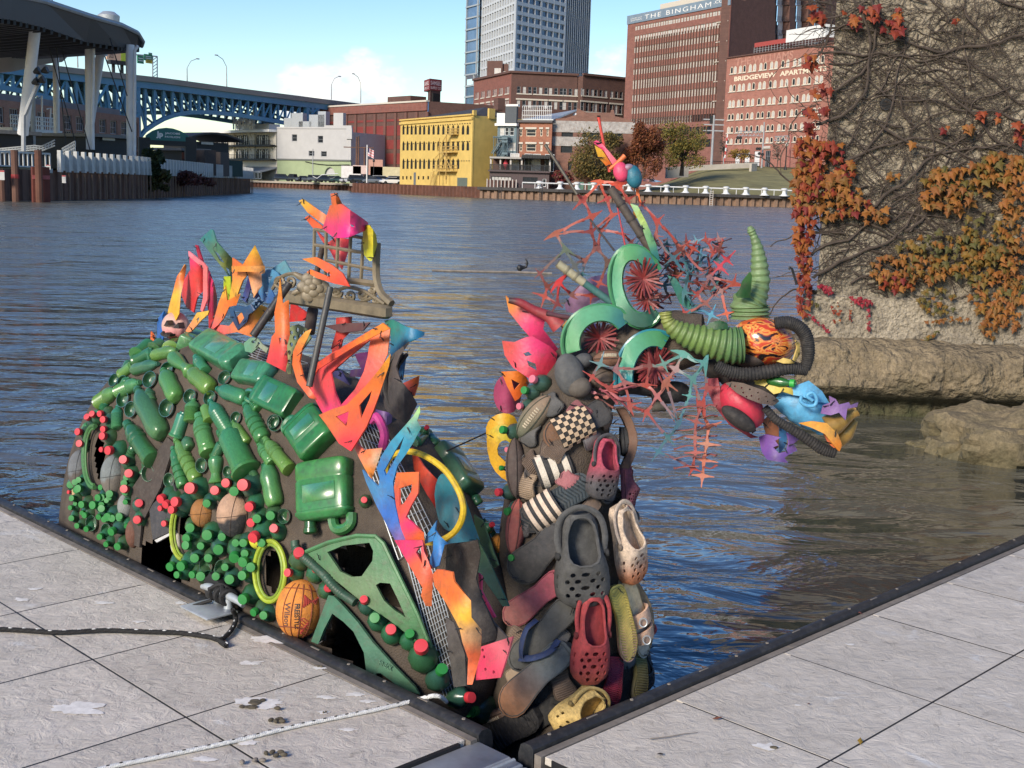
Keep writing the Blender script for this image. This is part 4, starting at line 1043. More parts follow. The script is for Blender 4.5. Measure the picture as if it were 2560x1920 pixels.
OCHRE=[(0.15,0.10,0.03),(0.12,0.095,0.03),(0.19,0.13,0.03),(0.08,0.08,0.03)]
GREENB=[(0.025,0.04,0.015),(0.035,0.05,0.02),(0.015,0.03,0.012)]
px_tree('oak_tree','rust brown leafed tree in front of the gabled brick building',1556,1668,305,448,243,OAK,8000,0.26,448,0.4,3,lobes=12)
px_tree('park_tree','large yellow-green tree at the top of the lawn beside the rust brown tree',1640,1775,308,425,262,OLIVE,6000,0.24,440,0.5,4,lobes=14)
px_tree('ochre_tree','olive and ochre tree hiding the gabled building\'s lower windows',1425,1570,325,452,243,OCHRE,7500,0.25,455,0.35,5,lobes=14)
px_tree('small_tree','small thin tree with orange-yellow leaves before the garage doors',1822,1885,372,402,300,[(0.25,0.15,0.03),(0.2,0.12,0.03)],420,0.35,424,0.14,6)
px_tree('bare_tree','leafless grey tree standing before the arched windows near the lamp',1925,1965,345,405,300,[(0.12,0.1,0.08)],240,0.25,424,0.12,7)
px_tree('bare_tree','bare twiggy tree between the yellow-green tree and arched apartments',1795,1825,322,395,306,[(0.14,0.11,0.09)],240,0.22,415,0.14,8)
px_tree('red_creeper','dark red creeper at the foot of the gabled building',1382,1440,425,462,242,[(0.15,0.02,0.025),(0.1,0.02,0.02),(0.12,0.06,0.03)],900,0.35,None,seed=9,cat='shrub')
px_tree('bushy_tree','dark green bush with yellowing edge growing over the left fence',362,408,370,445,126,GREENB,2600,0.24,None,seed=10,lobes=10,cat='shrub')
px_tree('creeper_bush','yellow-brown bush hanging down the timber bulkhead',372,420,425,478,126.5,[(0.09,0.075,0.02),(0.07,0.05,0.02),(0.05,0.06,0.02)],1500,0.22,None,seed=11,cat='shrub')
px_tree('red_creeper','rust red creeper on the timber bulkhead right of the bush',425,530,425,465,141,[(0.12,0.03,0.025),(0.09,0.03,0.02)],900,0.25,None,seed=12,cat='shrub')
px_tree('small_conifer','small dark conifer beside the leaning pavilion column',66,82,318,340,140,GREENB,250,0.3,None,seed=13)
# ---- pavilion: canopy on white columns -----------------------------------------------------------
def pavilion():
 t=thing('pavilion','white column pavilion with dark canopy roof curving over the left bank','pavilion',at(226,385,130))
 wc=mat('pale_grey_column',(0.72,0.72,0.73),0.5,var=0.06,vs_=0.6,dirt=0.15,dcol=(0.35,0.34,0.33))
 for(x0,y0,x1,y1,w_,d0,d1)in((100,-30,57,335,27,112,116),(139,96,142,372,15,150,150),(222,62,226,374,20.5,130,130),(253,120,216,370,21,145,150),(325,112,328,390,21,134,134)):
  a,c=at(x0,y0,d0),at(x1,y1,d1);b=MB();r=w_/FPX*d0/2
  b.tube([a,a.lerp(c,.02),c],[r,r,r*1.02],18);b.build('column',wc,t)
 for(x,y,d,r,h)in((91,55,112,0.62,1.5),(255,138,145,0.62,1.2)):
  a=at(x,y,d);b=MB();b.tube([a,a+V((0.12 if x<100 else.15,0,h))],r,16);b.build('column_collar',wc,t)
 top=[(-60,-25,96),(30,-14,104),(112,4,112),(228,42,124),(305,64,132),(346,84,136),(358,104,138),(354,116,139)]
 bot=[(-60,40,96),(30,50,104),(112,70,112),(215,105,124),(300,118,132),(335,122,136),(344,122,138),(346,121,139)]
 T=[at(*p)for p in top];B=[at(*p)for p in bot]
 ins=V((-34,26,0))
 b=MB();n=len(T)
 U=[p+ins+V((0,0,3.2))for p in T];L=[p+ins+V((0,0,-0.2))for p in B]
 b.add(T+[p+V((0,0,0.3))for p in T]+[p+V((0,0,.3))for p in U]+U,[[i,i+1,n+i+1,n+i]for i in range(n-1)]+[[n+i,n+i+1,2*n+i+1,2*n+i]for i in range(n-1)])
 b.build('roof_skin',mat('grey_roof_membrane',(0.34,0.33,0.32),0.7,var=0.1,vs_=0.2),t)
 b=MB();b.add(T+B,[[i,n+i,n+i+1,i+1]for i in range(n-1)]);b.add(B+L,[[i,n+i,n+i+1,i+1]for i in range(n-1)])
 b.build('fascia',mat('black_fascia',(0.018,0.018,0.02),0.6),t,smooth=False)
 b=MB()
 for i in range(40):
  f=i/39*(n-1);k=min(n-2,int(f));p=B[k].lerp(B[k+1],f-k);b.box(p+ins*0.5+V((0,0,-0.15)),((ins.length),0.25,0.4),ins.normalized(),ins.normalized().cross(V((0,0,1))))
 b.build_each('roof_joist',BLACK,t,smooth=False)
 b=MB();b.tube(T,0.22,6);b.build('gutter',GREYPOLE,t)
 for(x0,y0,x1,y1,d)in((234,60,231,372,129.5),(337,118,336,398,133.5)):
  b=MB();b.tube([at(x0+8,y0-4,d),at(x0,y0+8,d),at(x1,y1,d)],0.17,6);b.build('downpipe',wc,t)
 b=MB();p=at(272,54,134);b.lathe([(1.0,-1.2),(1.15,0.6),(0.6,1.0)],12,Matrix.Translation(p));b.build('roof_vent',STEEL,t)
 m=mat('beige_tent_fabric',(0.42,0.39,0.35),0.8,var=0.08,vs_=0.2,dirt=0.2,dcol=(0.25,0.23,0.2))
 E=[at(-40,95,140),at(30,125,142),at(140,96,150),at(213,124,158)];F_=[at(-40,190,150),at(30,172,152),at(90,160,156),at(210,128,160)]
 b=MB();G=8;vs2=[]
 for j in range(G+1):
  for i in range(4*4+1):
   f=i/16*3;k=min(2,int(f));p=E[k].lerp(E[k+1],f-k);q=F_[k].lerp(F_[k+1],f-k);vs2.append(p.lerp(q,j/G)-V((0,0,1.2*math.sin(math.pi*j/G)*(1 if i<14 else.3))))
 b.add(vs2,[[j*17+i,j*17+i+1,(j+1)*17+i+1,(j+1)*17+i]for j in range(G)for i in range(16)]);b.build('tent_canopy',m,t)
 b=MB()
 for i in range(9):
  a=at(-20+i*16,30+i*4,128);c=at(-14+i*16+(8 if i%2 else-8),84+i*5,130);b.tube([a,c],0.1,4)
  if i:b.tube([c,prev],0.1,4)
  prev=c
 b.build('roof_truss',BLACK,t)
 for(x0,y0,x1,y1)in((105,55,195,378),(118,-5,226,378),(130,-5,165,365),(262,140,330,330),(275,95,318,240)):
  b=MB();b.tube([at(x0,y0,126),at(x1,y1,126)],0.06,5);b.build('cable',BLACK,t)
 l=thing('light_mast','bent grey mast carrying black spotlights beside the leaning column','lamp post',at(60,378,108))
 b=MB();b.tube([at(59,378,108),at(59,290,108),at(64,282,108),at(98,200,108),at(104,186,108)],0.2,7);b.build('mast',GREYPOLE,l)
 for(x,y)in((92,178),(112,176),(88,205),(104,200)):
  b=MB();p=at(x,y,107.5);b.lathe([(0.12,-.3),(0.3,0),(0.34,.25)],8,Matrix.Translation(p)@Matrix.Rotation(1.2,4,'Y'));b.build('spotlight',BLACK,l)
 l=thing('pole','thin grey pole between the leaning column and the second column','pole',at(82,370,128));b=MB();b.tube([at(83,370,128),at(82,215,128)],0.26,8);b.build('post',GREYPOLE,l)
pavilion()
def left_structures():
 sd_=mat('black_siding',(0.022,0.023,0.025),0.7,var=0.15);rf=mat('grey_flat_roof',(0.2,0.19,0.18),0.8)
 def shed(label,x0,x1,ytop,d0,d1,depth,roof=True,win=None,m=sd_,name='stage_building',over=0.6):
  w=Wall(at(x0,380,d0),at(x1,380,d1));z1_=at((x0+x1)/2,ytop,(d0+d1)/2).z;t=thing(name,label,'building',w.p(w.L/2,2.1))
  b=MB();hull(b,[w.A,w.p(w.L,0),w.p(w.L,0,-depth),w.p(0,0,-depth)],2.1,z1_,0);b.build('wall',m,t,smooth=False)
  if roof:b=MB();hull(b,[w.p(-over,0,over),w.p(w.L+over,0,over),w.p(w.L+over,0,-depth),w.p(-over,0,-depth)],z1_+0.01,z1_+0.35,0);b.build('roof',rf,t,smooth=False)
  if win:
   for(xa,xb,ya,yb,g)in win:
    s0,za=w.px(xa,yb);s1,zb_=w.px(xb,ya);window(w,s0,za,s1-s0,zb_-za,g,t,frame=BLACK,inset=-0.05)
  return t,w,z1_
 shed('low black shed with pale pitched roof at the left edge',-60,84,335,118,122,12,win=[(0,4,358,366,GLASS_B)])
 shed('black kiosk with a long upper window between the two white columns',240,318,345,134,138,10,win=[(252,288,340,352,GLASS_P)])
 for(lab,x0,x1,y,d0,d1,wx)in(('black kiosk with curved roof and pale clerestory window',492,572,356,172,176,(500,534,354,362)),):
  t,w,z_=shed(lab,x0,x1,y,d0,d1,8,roof=False,win=[(*wx,GLASS_P)])
  b=MB();k=8;P=[w.p(-1.6+(w.L+3.2)*i/k,z_-0.2+1.3*math.sin(math.pi*(0.15+0.75*i/k)),1.2)for i in range(k+1)]
  b.loft([[p,p+V((0,0,0.25)),p+V((0,0,.25))-w.n*10,p-w.n*10]for p in P],True,True);b.build('curved_roof',sd_,t,smooth=False)
 shed('black open-fronted bar with rust red awning panel',455,512,378,165,168,6,win=None)
 shed('dark brown box hut with a small white floodlight',512,540,375,163,164,6,roof=False,m=mat('dark_brown_siding',(0.06,0.045,0.04),0.8))
 shed('dark brown hut at the far end of the white fence',551,573,381,172,174,5,roof=False,m=mat('brown_siding',(0.07,0.055,0.05),0.8))
 shed('dark green screened enclosure at the end of the fence',570,607,401,180,183,5,roof=False,m=mat('green_screen',(0.02,0.045,0.04),0.8),name='screen_enclosure')
 w=Wall(at(457,390,164),at(490,390,164));t=thing('awning_panel','rust red awning panel hanging over the black bar front','awning',w.p(w.L/2,at(470,398,164).z))
 b=MB();b.box(w.p(w.L/2,at(470,390,164).z,.4),(w.L,0.15,0.9),w.u,w.n);b.build('panel',mat('rust_awning',(0.16,0.05,0.03),0.8),t,smooth=False)
 w=Wall(at(361,390,158),at(478,390,161));t=thing('entrance_sign','dark green arched entrance sign with white lettering on two black posts','sign',w.p(w.L/2,2.1))
 gr=mat('dark_green_sign',(0.02,0.13,0.115),0.55,var=0.12,vs_=0.6)
 out=[w.px(*z9(x,y))for x,y in((75,290),(672,302),(672,240),(620,195),(540,150),(440,118),(350,108),(260,118),(170,148),(100,195),(75,215))]
 b=MB();b.sheet(out,[],lambda x,y:(w.p(x,y,0.25),w.n),0.5);b.build('sign_panel',gr,t,smooth=False)
 for xa in(55,693):
  s,za=w.px(*z9(xa,560));zb_=w.px(*z9(xa,240))[1];b=MB();b.box(w.p(s,(2.1+zb_)/2,0.2),(1.4,0.6,zb_-2.1),w.u,w.n);b.build('sign_post',BLACK,t,smooth=False)
 b=MB();s0,za=w.px(*z9(45,306));s1=w.px(*z9(700,320))[0];b.box(w.p((s0+s1)/2,za,0.25),(s1-s0,0.55,0.6),w.u,w.n);b.build('crossbar',BLACK,t,smooth=False)
 for(body,xa,xb,ya,yb,bo)in(('JACOBS',330,540,170,212,0.03),('PAVILION',330,538,218,255,0.015),('Jp',208,305,155,258,0.05)):
  s0,zb_=w.px(*z9(xa,ya));s1,za=w.px(*z9(xb,yb));text(body,w.M((s0+s1)/2,(za+zb_)/2,0.52),s1-s0,zb_-za,WHITE,t,bold=bo)
 w=Wall(at(-60,300,205),at(348,300,262));t=thing('apartment_block','brown brick and glass apartment block seen beneath the blue bridge','building',w.p(w.L/2,2.1));zt=at(100,260,222).z
 hs_,ws=[],[]
 for(ya,yb)in((285,322),(325,362),(245,262),(365,395)):
  for i in range(13):
   s0=w.L*(i+0.18)/13;s1=w.L*(i+0.84)/13;za=w.px(150,yb)[1];zb_=w.px(150,ya)[1]
   if zb_>zt-0.6:zb_=zt-0.6
   if zb_-za<0.8:continue
   hs_.append([(s0,za),(s1,za),(s1,zb_),(s0,zb_)]);ws.append((s0,za,s1-s0,zb_-za))
 b=MB();facade(b,w,[(0,2.1),(w.L,2.1),(w.L,zt),(0,zt)],hs_,0.5);b.build('brick_wall',brickmat('tan_brick',(0.28,0.15,0.10),(0.24,0.13,0.09),(0.26,0.18,0.14)),t,smooth=False)
 b=MB();hull(b,[w.A,w.p(w.L,0),w.p(w.L,0,-20),w.p(0,0,-20)],2.1,zt-.3,0.7);b.build('core',DARK,t,smooth=False)
 for a in ws:window(w,*a,GLASS_D,t,frame=GREYPOLE,inset=0.4,mull=(4,2),fw=0.14)
 b=MB();b.box(w.p(w.L/2,zt+0.7,-8),(w.L*0.98,8,1.6),w.u,w.n);b.build('penthouse',mat('grey_cladding',(0.17,0.17,0.18),0.7,var=0.2,vs_=0.2),t,smooth=False)
 t=thing('white_boat','white passenger boat with railings moored behind the pavilion columns','boat',at(75,340,150))
 b=MB();A,C_=at(14,325,152),at(134,325,160);w=Wall(A,C_);z0_=at(75,345,155).z;za=at(75,322,155).z
 b.loft([[w.p(s,z0_,o*k)for o in(1,-4)]+[w.p(s+q,za,o*1.0)for o in(-4,1)]for s,q,k in((0.8,-.8,.2),(2,0,.9),(w.L-1,0,1),(w.L,0.5,.9))],True,True);b.build('hull',WHITE,t,smooth=False)
 b=MB()
 for h in(0.5,1.0,1.5):b.tube([w.p(0,za+h,0.8),w.p(w.L,za+h,0.8)],0.07,4)
 for i in range(22):b.tube([w.p(w.L*i/21,za,0.8),w.p(w.L*i/21,za+1.5,0.8)],0.06,4)
 b.tube([w.p(w.L*.68,za,0.5),w.p(w.L*.7,za+4.2,.5),w.p(w.L*.6,za+4.0,.5)],0.12,5);b.tube([w.p(w.L*.85,za,.5),w.p(w.L*.88,za+2.8,.5),w.p(w.L*.8,za+2.6,.5)],0.1,5)
 b.build('railing',WHITE,t)
 t=thing('ramp_stair','grey metal ramp and stair with tubular railings behind the white fence','stair',at(130,375,118));b=MB()
 for dy in(0,7,14):
  b.tube([at(0,372+dy*.7,118),at(85,364+dy*.8,118),at(104,366+dy*.8,118),at(137,350+dy,118)],0.07,5);b.tube([at(155,372+dy,118),at(188,353+dy*1.2,118)],0.07,5)
 for i in range(18):x=i*7.6;y=370-(5 if x>60 else 0)-max(0,x-104)*.48;b.tube([at(x,y,118),at(x,y+13,118)],0.05,4)
 for i in range(9):x=156+i*4;y=371-i*2.2;b.tube([at(x,y,118),at(x,388,118)],0.05,4)
 b.build('railing',STEEL,t)
left_structures()
# ---- blue steel arch bridge ------------------------------------------------------------------------
def bridge():
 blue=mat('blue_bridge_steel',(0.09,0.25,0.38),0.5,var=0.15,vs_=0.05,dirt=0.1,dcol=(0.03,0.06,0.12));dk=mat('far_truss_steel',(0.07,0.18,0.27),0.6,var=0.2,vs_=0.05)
 P0,P1=V((-134,302,0)),V((-50,446,0));u=(P1-P0).normalized();n=V((u.y,-u.x,0));L=(P1-P0).length
 w=Wall(P0,P1)
 def S(x,y):return w.px(x,y)
 t=thing('arch_bridge','blue steel deck arch bridge with latticed spandrels crossing high over the river','bridge',P0)
 top=[S(*z1(x,y))for x,y in((-120,352),(230,392),(500,424),(1000,480),(1400,535),(1910,600),(2240,642))]
 ext=lambda pts,o0,o1,h0,h1,b:b.loft([[w.p(s,z+h0,o0),w.p(s,z+h1,o0),w.p(s,z+h1,o1),w.p(s,z+h0,o1)]for s,z in pts],True,True)
 b=MB();ext(top,1.0,-22,-1.5,0.0,b);b.build('deck',mat('weathered_concrete',(0.27,0.25,0.22),0.9,var=0.15,vs_=0.1),t,smooth=False)
 for o in(0.4,-20):
  b=MB();ext(top,o,o-1.0,-3.3,-1.52,b);b.build('girder',blue,t,smooth=False)
 def topz(s):
  for(a,za),(c,zc)in zip(top[:-1],top[1:]):
   if a<=s<=c:return za+(zc-za)*(s-a)/(c-a)-3.2
  return top[-1][1]-3.2
 arcs=[[(845,868),(880,815),(930,780),(1000,735),(1090,703),(1180,690),(1300,690),(1400,700),(1500,712),(1600,728),(1700,745),(1800,762),(1890,770)],[(-120,520),(0,535),(120,555),(230,580),(370,620),(480,665),(600,735),(690,810),(775,862)]]
 for o in(0.0,-19.0):
  for arc in arcs:
   pts=[S(*z1(x,y))for x,y in arc]
   ss=np.linspace(pts[0][0],pts[-1][0],22 if arc is arcs[0]else 15).tolist();xs=[p[0]for p in pts];zs=[p[1]for p in pts]
   zz=np.interp(ss,xs,zs).tolist()
   b=MB();b.loft([[w.p(s,z-0.6,o),w.p(s,z+0.6,o),w.p(s,z+0.6,o-1.2),w.p(s,z-0.6,o-1.2)]for s,z in zip(ss,zz)],True,True);b.build('arch_rib',blue,t,smooth=False)
   for i,(s,z)in enumerate(zip(ss,zz)):
    tz=topz(s)
    if tz-z>1.5:
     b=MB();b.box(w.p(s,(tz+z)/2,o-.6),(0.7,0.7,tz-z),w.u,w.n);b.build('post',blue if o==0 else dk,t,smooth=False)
    if i<len(ss)-1:
     s2,z2_=ss[i+1],zz[i+1];lo_first=z2_>z if arc is arcs[0]and i<12 else z2_<z
     a,c=(w.p(s,tz,o-.5),w.p(s2,z2_,o-.5))if(i<len(ss)/2)==(arc is arcs[0])else(w.p(s,z,o-.5),w.p(s2,topz(s2),o-.5))
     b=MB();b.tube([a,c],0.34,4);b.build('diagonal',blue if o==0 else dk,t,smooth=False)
     if tz-z>9:
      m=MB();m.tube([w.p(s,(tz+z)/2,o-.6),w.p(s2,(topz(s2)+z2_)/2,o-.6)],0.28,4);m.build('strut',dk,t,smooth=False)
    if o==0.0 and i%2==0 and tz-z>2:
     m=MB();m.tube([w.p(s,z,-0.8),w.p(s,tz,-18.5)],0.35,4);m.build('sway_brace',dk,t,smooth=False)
 for x0,x1,yb in((775,848,870),(1888,1950,785)):
  s0=S(*z1(x0,700))[0];s1=S(*z1(x1,700))[0]
  for o in(0.2,-19.2):
   for s in(s0,(s0+s1)/2,s1):
    b=MB();tz=topz(s);b.box(w.p(s,tz/2,o-.6),(1.4,1.5,tz),w.u,w.n);b.build('tower_leg',blue,t,smooth=False)
   k=5
   for q in range(k):
    tz=topz(s0);za,zb_=tz*(0.3+.7*q/k),tz*(0.3+.7*(q+1)/k);b=MB();b.tube([w.p(s0,za,o),w.p(s1,zb_,o)],0.4,4);b.build('tower_brace',blue,t,smooth=False)
    b=MB();b.tube([w.p(s1,za,o),w.p(s0,zb_,o)],0.4,4);b.build('tower_brace',blue,t,smooth=False)
 for(x0,y0,x1,y1)in((650,520,690,810),(775,510,690,810),(590,640,660,520),(715,520,715,690)):
  b=MB();b.tube([w.p(*S(*z1(x0,y0)),0.1),w.p(*S(*z1(x1,y1)),0.1)],0.5,4);b.build('diagonal',blue,t,smooth=False)
 for k,(x,yb,yt,dx)in enumerate(((478,415,320,0),(1150,498,352,25),(1393,533,348,-28),(2036,612,462,20),(2216,632,460,-25))):
  s,z=S(*z1(x,yb));zt=S(*z1(x,yt))[1];l=thing('street_lamp',('thin lamp on the bridge between the first two pavilion columns','arm lamp on the bridge left of the sky gap, arm bent right','arm lamp on the bridge above the entrance sign, arm bent left','arm lamp on the bridge in front of the white cloud, arm bent right','lamp farthest right on the bridge, arm bent left')[k],'street lamp',w.p(s,z),'lamps along the bridge deck')
  sg=(dx>0)-(dx<0);b=MB();b.tube([w.p(s,z),w.p(s,zt-3*abs(sg))],[0.2,0.14],6);b.build('lamp_pole',GREYPOLE,l)
  if sg:b=MB();b.tube([w.p(s,zt-3),w.p(s+sg*1.6,zt-.9),w.p(s+sg*4,zt)],0.1,5);b.build('lamp_arm',GREYPOLE,l);b=MB();b.bbox(w.p(s+sg*4.3,zt,0),(1.3,0.5,0.3),0.1,w.u,w.n);b.build('lamp_head',GREYPOLE,l)
 g=thing('road_sign_gantry','green road signs on a lattice gantry over the bridge','road sign',w.p(*S(*z1(955,475))));b=MB()
 for x in(938,966):b.tube([w.p(*S(*z1(x,475))),w.p(*S(*z1(x,345)))],0.18,4)
 for q in range(6):b.tube([w.p(*S(*z1(938,475-q*21))),w.p(*S(*z1(966,454-q*21)))],0.1,4)
 b.tube([w.p(*S(*z1(966,347))),w.p(*S(*z1(830,335)))],0.18,4);b.build('gantry',STEEL,g)
 sg=mat('road_sign_green',(0.02,0.22,0.10),0.5);yl=mat('exit_tab_yellow',(0.7,0.5,0.05),0.5)
 for(x0,x1,y0,y1,tx,m)in((834,872,345,388,'I-90 W',sg),(876,926,338,370,'LAKESIDE',sg),(886,926,371,387,'EXIT',yl),(904,924,326,337,'194',sg)):
  s0,za=S(*z1(x0,y1));s1,zb_=S(*z1(x1,y0));b=MB();b.box(w.p((s0+s1)/2,(za+zb_)/2,0.6),(s1-s0,0.2,zb_-za),w.u,w.n);b.build('sign_panel',m,g,smooth=False)
  if tx in('EXIT',):text(tx,w.M((s0+s1)/2,(za+zb_)/2,0.71),(s1-s0)*.6,(zb_-za)*.5,BLACK,g)
  else:
   lb=MB()
   for q in range(2 if y1-y0>15 else 1):
    lb.box(w.p((s0+s1)/2,za+(zb_-za)*(0.35+0.3*q if y1-y0>15 else.5),0.73),((s1-s0)*.7,0.03,(zb_-za)*.12),w.u,w.n)
   lb.build_each('sign_legend',WHITE,g,smooth=False)
 g=thing('billboard','peach coloured billboard with brown lettering behind the white columns','billboard',at(*z1(715,480),420));w3=Wall(at(*z1(655,400),420),at(*z1(772,400),425))
 z0_,z1__=w3.px(*z1(715,372))[1],w3.px(*z1(715,300))[1];b=MB();b.box(w3.p(w3.L/2,(z0_+z1__)/2,0),(w3.L,0.6,z1__-z0_),w3.u,w3.n);b.build('panel',mat('peach_print',(0.62,0.40,0.27),0.6,var=0.08,vs_=0.2),g,smooth=False)
 b=MB();b.box(w3.p(w3.L*.86,(z0_+z1__)/2,0.33),(w3.L*.25,0.04,z1__-z0_),w3.u,w3.n);b.build('lime_panel',mat('lime_print',(0.35,0.45,0.04),0.6),g,smooth=False)
 text('Beer',w3.M(w3.L*.25,z0_+(z1__-z0_)*.55,0.33),w3.L*.26,3.0,BR_BROWN,g);text('or fun',w3.M(w3.L*.3,z0_+(z1__-z0_)*.86,0.33),w3.L*.4,2.2,BR_BROWN,g)
 b=MB();b.box(w3.p(w3.L/2,z0_-.8,1.5),(w3.L,2.5,1.2),w3.u,w3.n);b.build('catwalk',BLACK,g,smooth=False)
 b=MB();b.tube([w3.p(w3.L*.35,z0_),w3.p(w3.L*.35,20)],0.6,8);b.tube([w3.p(w3.L*.8,z0_),w3.p(w3.L*.8,20)],0.6,8);b.build('pole',BLACK,g)
bridge()
# ---- far bank furniture: cars, poles, flag, railing with spool bollards, lamps -------------------------
CARP=mat('car_paint',src='obj',rough=0.25,var=0.05,coat=0.6);TYRE=mat('tyre',(0.015,0.015,0.015),0.8)
def car_proto(kind):
 """car body lofted along its length (local x = length, z up), 4.6 m long"""
 h={'sedan':1.42,'suv':1.72,'pickup':1.8}[kind];t=thing('parked_car','-','car',(0,0,0));b=MB()
 prof={'sedan':[(-2.3,.55,.75),(-2.15,.35,.95),(-1.2,.3,1.0),(0,.3,1.0),(1.2,.3,.95),(2.1,.35,.85),(2.3,.5,.7)],'suv':[(-2.3,.6,1.0),(-2.2,.4,1.1),(-1,.35,1.12),(0.4,.35,1.1),(1.4,.35,1.05),(2.1,.4,.98),(2.3,.55,.8)],'pickup':[(-2.6,.6,1.1),(-2.55,.5,1.15),(-1,.45,1.15),(0.6,.45,1.15),(1.5,.45,1.1),(2.3,.5,1.02),(2.5,.6,.9)]}[kind]
 b.loft([[V((x,-.88,lo)),V((x,-.92,(lo+hi)/2)),V((x,-.84,hi)),V((x,.84,hi)),V((x,.92,(lo+hi)/2)),V((x,.88,lo))]for x,lo,hi in prof],True,True);b.build('body',CARP,t,M=Matrix(),ang=60)
 b=MB();cab={'sedan':(-1.7,-1.0,.5,1.25),'suv':(-2.2,-1.9,.6,1.25),'pickup':(-.6,-.4,1.0,1.6)}[kind];z0=prof[2][2]-.02
 b.hexa([V((cab[0],-.78,z0)),V((cab[3],-.78,z0)),V((cab[3],.78,z0)),V((cab[0],.78,z0))],[V((cab[1],-.62,h)),V((cab[2],-.62,h)),V((cab[2],.62,h)),V((cab[1],.62,h))]);b.build('windows',GLASS_D,t,smooth=False,M=Matrix())
 b=MB();b.bbox((0.5*(cab[1]+cab[2]),0,h+.02),(cab[2]-cab[1]+.1,1.3,.08),.03);b.build('roof',CARP,t,M=Matrix(),smooth=False)
 for x in(-1.4,1.4):
  for y in(-.85,.85):
   b=MB();b.tube([V((x,y-.1,.33)),V((x,y+.1,.33))],.33,14);b.build('wheel',TYRE,t,M=Matrix())
 return t
def dup(root,M,label,group,color=None):
 r=root.copy();col.objects.link(r);r.matrix_basis=M;WM[r.name]=M;r['label']=label;r['group']=group
 for ch in root.children:
  c=ch.copy();col.objects.link(c);c.parent=r
  if color and c.name.split('.')[0]in('body','roof'):c.color=(*color,1)
 return r
def cars():
 protos={k:car_proto(k)for k in('sedan','suv','pickup')};used=set()
 W_,B_,G_,S_=(0.75,0.75,0.74),(0.012,0.013,0.015),(0.10,0.11,0.12),(0.42,0.43,0.44)
 rows=[(708,'suv',B_,0,'black'),(735,'pickup',B_,0,'black'),(760,'sedan',G_,0,'grey'),(776,'sedan',B_,1,'black'),(790,'suv',G_,0,'grey'),(812,'suv',B_,0,'black'),(830,'suv',(0.35,0.37,0.36),1,'silver'),(847,'sedan',(0.05,0.09,0.08),0,'dark green'),(871,'suv',(0.6,0.6,0.6),0,'pale silver'),(896,'suv',B_,0,'black'),(915,'pickup',B_,0,'black'),(934,'sedan',G_,0,'grey'),(955,'suv',W_,1,'white'),(978,'sedan',W_,0,'white'),(995,'suv',(0.3,0.32,0.33),1,'grey')]
 near={708:'by the pale green wall\'s left corner',735:'second from the left end of the car park',760:'below the lamp pole of the green wall',776:'in the back row right of the lamp pole',790:'left of the small arched doorway',812:'in front of the small arched doorway',830:'right of the small arched doorway',847:'between two silver ones by the doorway',871:'with red tail lamp at the green wall\'s right corner',896:'behind the leftmost utility poles',915:'just left of the flagpole',934:'just right of the flagpole',955:'half hidden in the back row by the yellow building',978:'nearest the yellow building\'s left corner',995:'tucked behind the yellow building\'s corner'}
 for k,(x,kind,c,back,cn)in enumerate(rows):
  d=(352-(x-700)*.02 if x<885 else 300-(x-885)*.16)+back*9;y=452 if x<885 else 455;p=at(x,y,d);M=Matrix.Translation(V((p.x,p.y,1.64)))@Matrix.Rotation(R((8,150,20,-160,15)[k%5]),4,'Z')@Matrix.Scale(1.12,4)
  lab={'sedan':cn+' saloon car parked ','suv':cn+' tall car parked ','pickup':cn+' pickup truck parked '}[kind]+near[x]
  if kind not in used:
   used.add(kind);r=protos[kind];r.matrix_basis=M;WM[r.name]=M;r['label']=lab;r['group']='cars parked along the far bank'
   for ch in r.children:
    if ch.name.split('.')[0]in('body','roof'):ch.color=(*c,1)
  else:dup(protos[kind],M,lab,'cars parked along the far bank',c)
cars()
def pole(name,label,cat,x,yb,yt,d,r,extra=None,m=None,group=None):
 p,q=at(x,yb,d),at(x,yt,d);q=V((p.x,p.y,q.z));t=thing(name,label,cat,p,group);b=MB();b.tube([p,q],[r,r*.8],7);b.build('post',m or GREYPOLE,t)
 return t,p,q
for k,(x,yt)in enumerate(((891,342),(896,340),(911,370))):
 t,p,q=pole('utility_pole',('left one of the twin dark utility poles by the white building','right one of the twin dark utility poles by the white building','shorter dark utility pole just left of the flagpole')[k],'utility pole',x,440,yt,335,0.28,m=WOODPILE,group='utility poles before the red warehouse')
 if k==1:
  for z in(3,8):b=MB();b.box(q+V((0,0,-z)),(8,0.25,0.25));b.build('crossarm',WOODPILE,t,smooth=False)
  b=MB();b.tube([q+V((-3,0,-20)),q+V((-9,0,-21.5)),q+V((-14,4,-20))],0.1,4);b.tube([q+V((0,0,-12)),q+V((6,0,-14)),q+V((15,-3,-13))],0.1,4);b.build('wire',BLACK,t)
t,p,q=pole('flagpole','white flagpole flying a pale flag between the red warehouse and the water','flagpole',917,457,362,285,0.16,m=WHITE)
b=MB();NX,NY=12,6;A=at(918,368,285);vs_=[]
for j in range(NY+1):
 for i in range(NX+1):vs_.append(V((A.x+i*.125*1.0,A.y+.25*math.sin(i*.8+j*.3),A.z-j*.3-i*.06)))
cc=[(0.05,0.06,0.14)if(i<5 and j<4)else((0.6,0.12,0.14)if j%2 else(0.75,0.74,0.74))for j in range(NY+1)for i in range(NX+1)]
b.add(vs_,[[j*(NX+1)+i,j*(NX+1)+i+1,(j+1)*(NX+1)+i+1,(j+1)*(NX+1)+i]for j in range(NY)for i in range(NX)],cc);b.build('flag',mat('flag_cloth',src='attr',rough=0.8,var=0.05),t)
t,p,q=pole('lamp_post','thin lamp pole with small bracket in front of the pale green wall','street lamp',782,438,372,345,0.14)
b=MB();b.tube([q+V((0,0,-7.5)),q+V((1.2,0,-8)),q+V((2.5,0,-7)),q+V((7,0,-6.5))],0.12,4);b.build('bracket',WHITE,t)
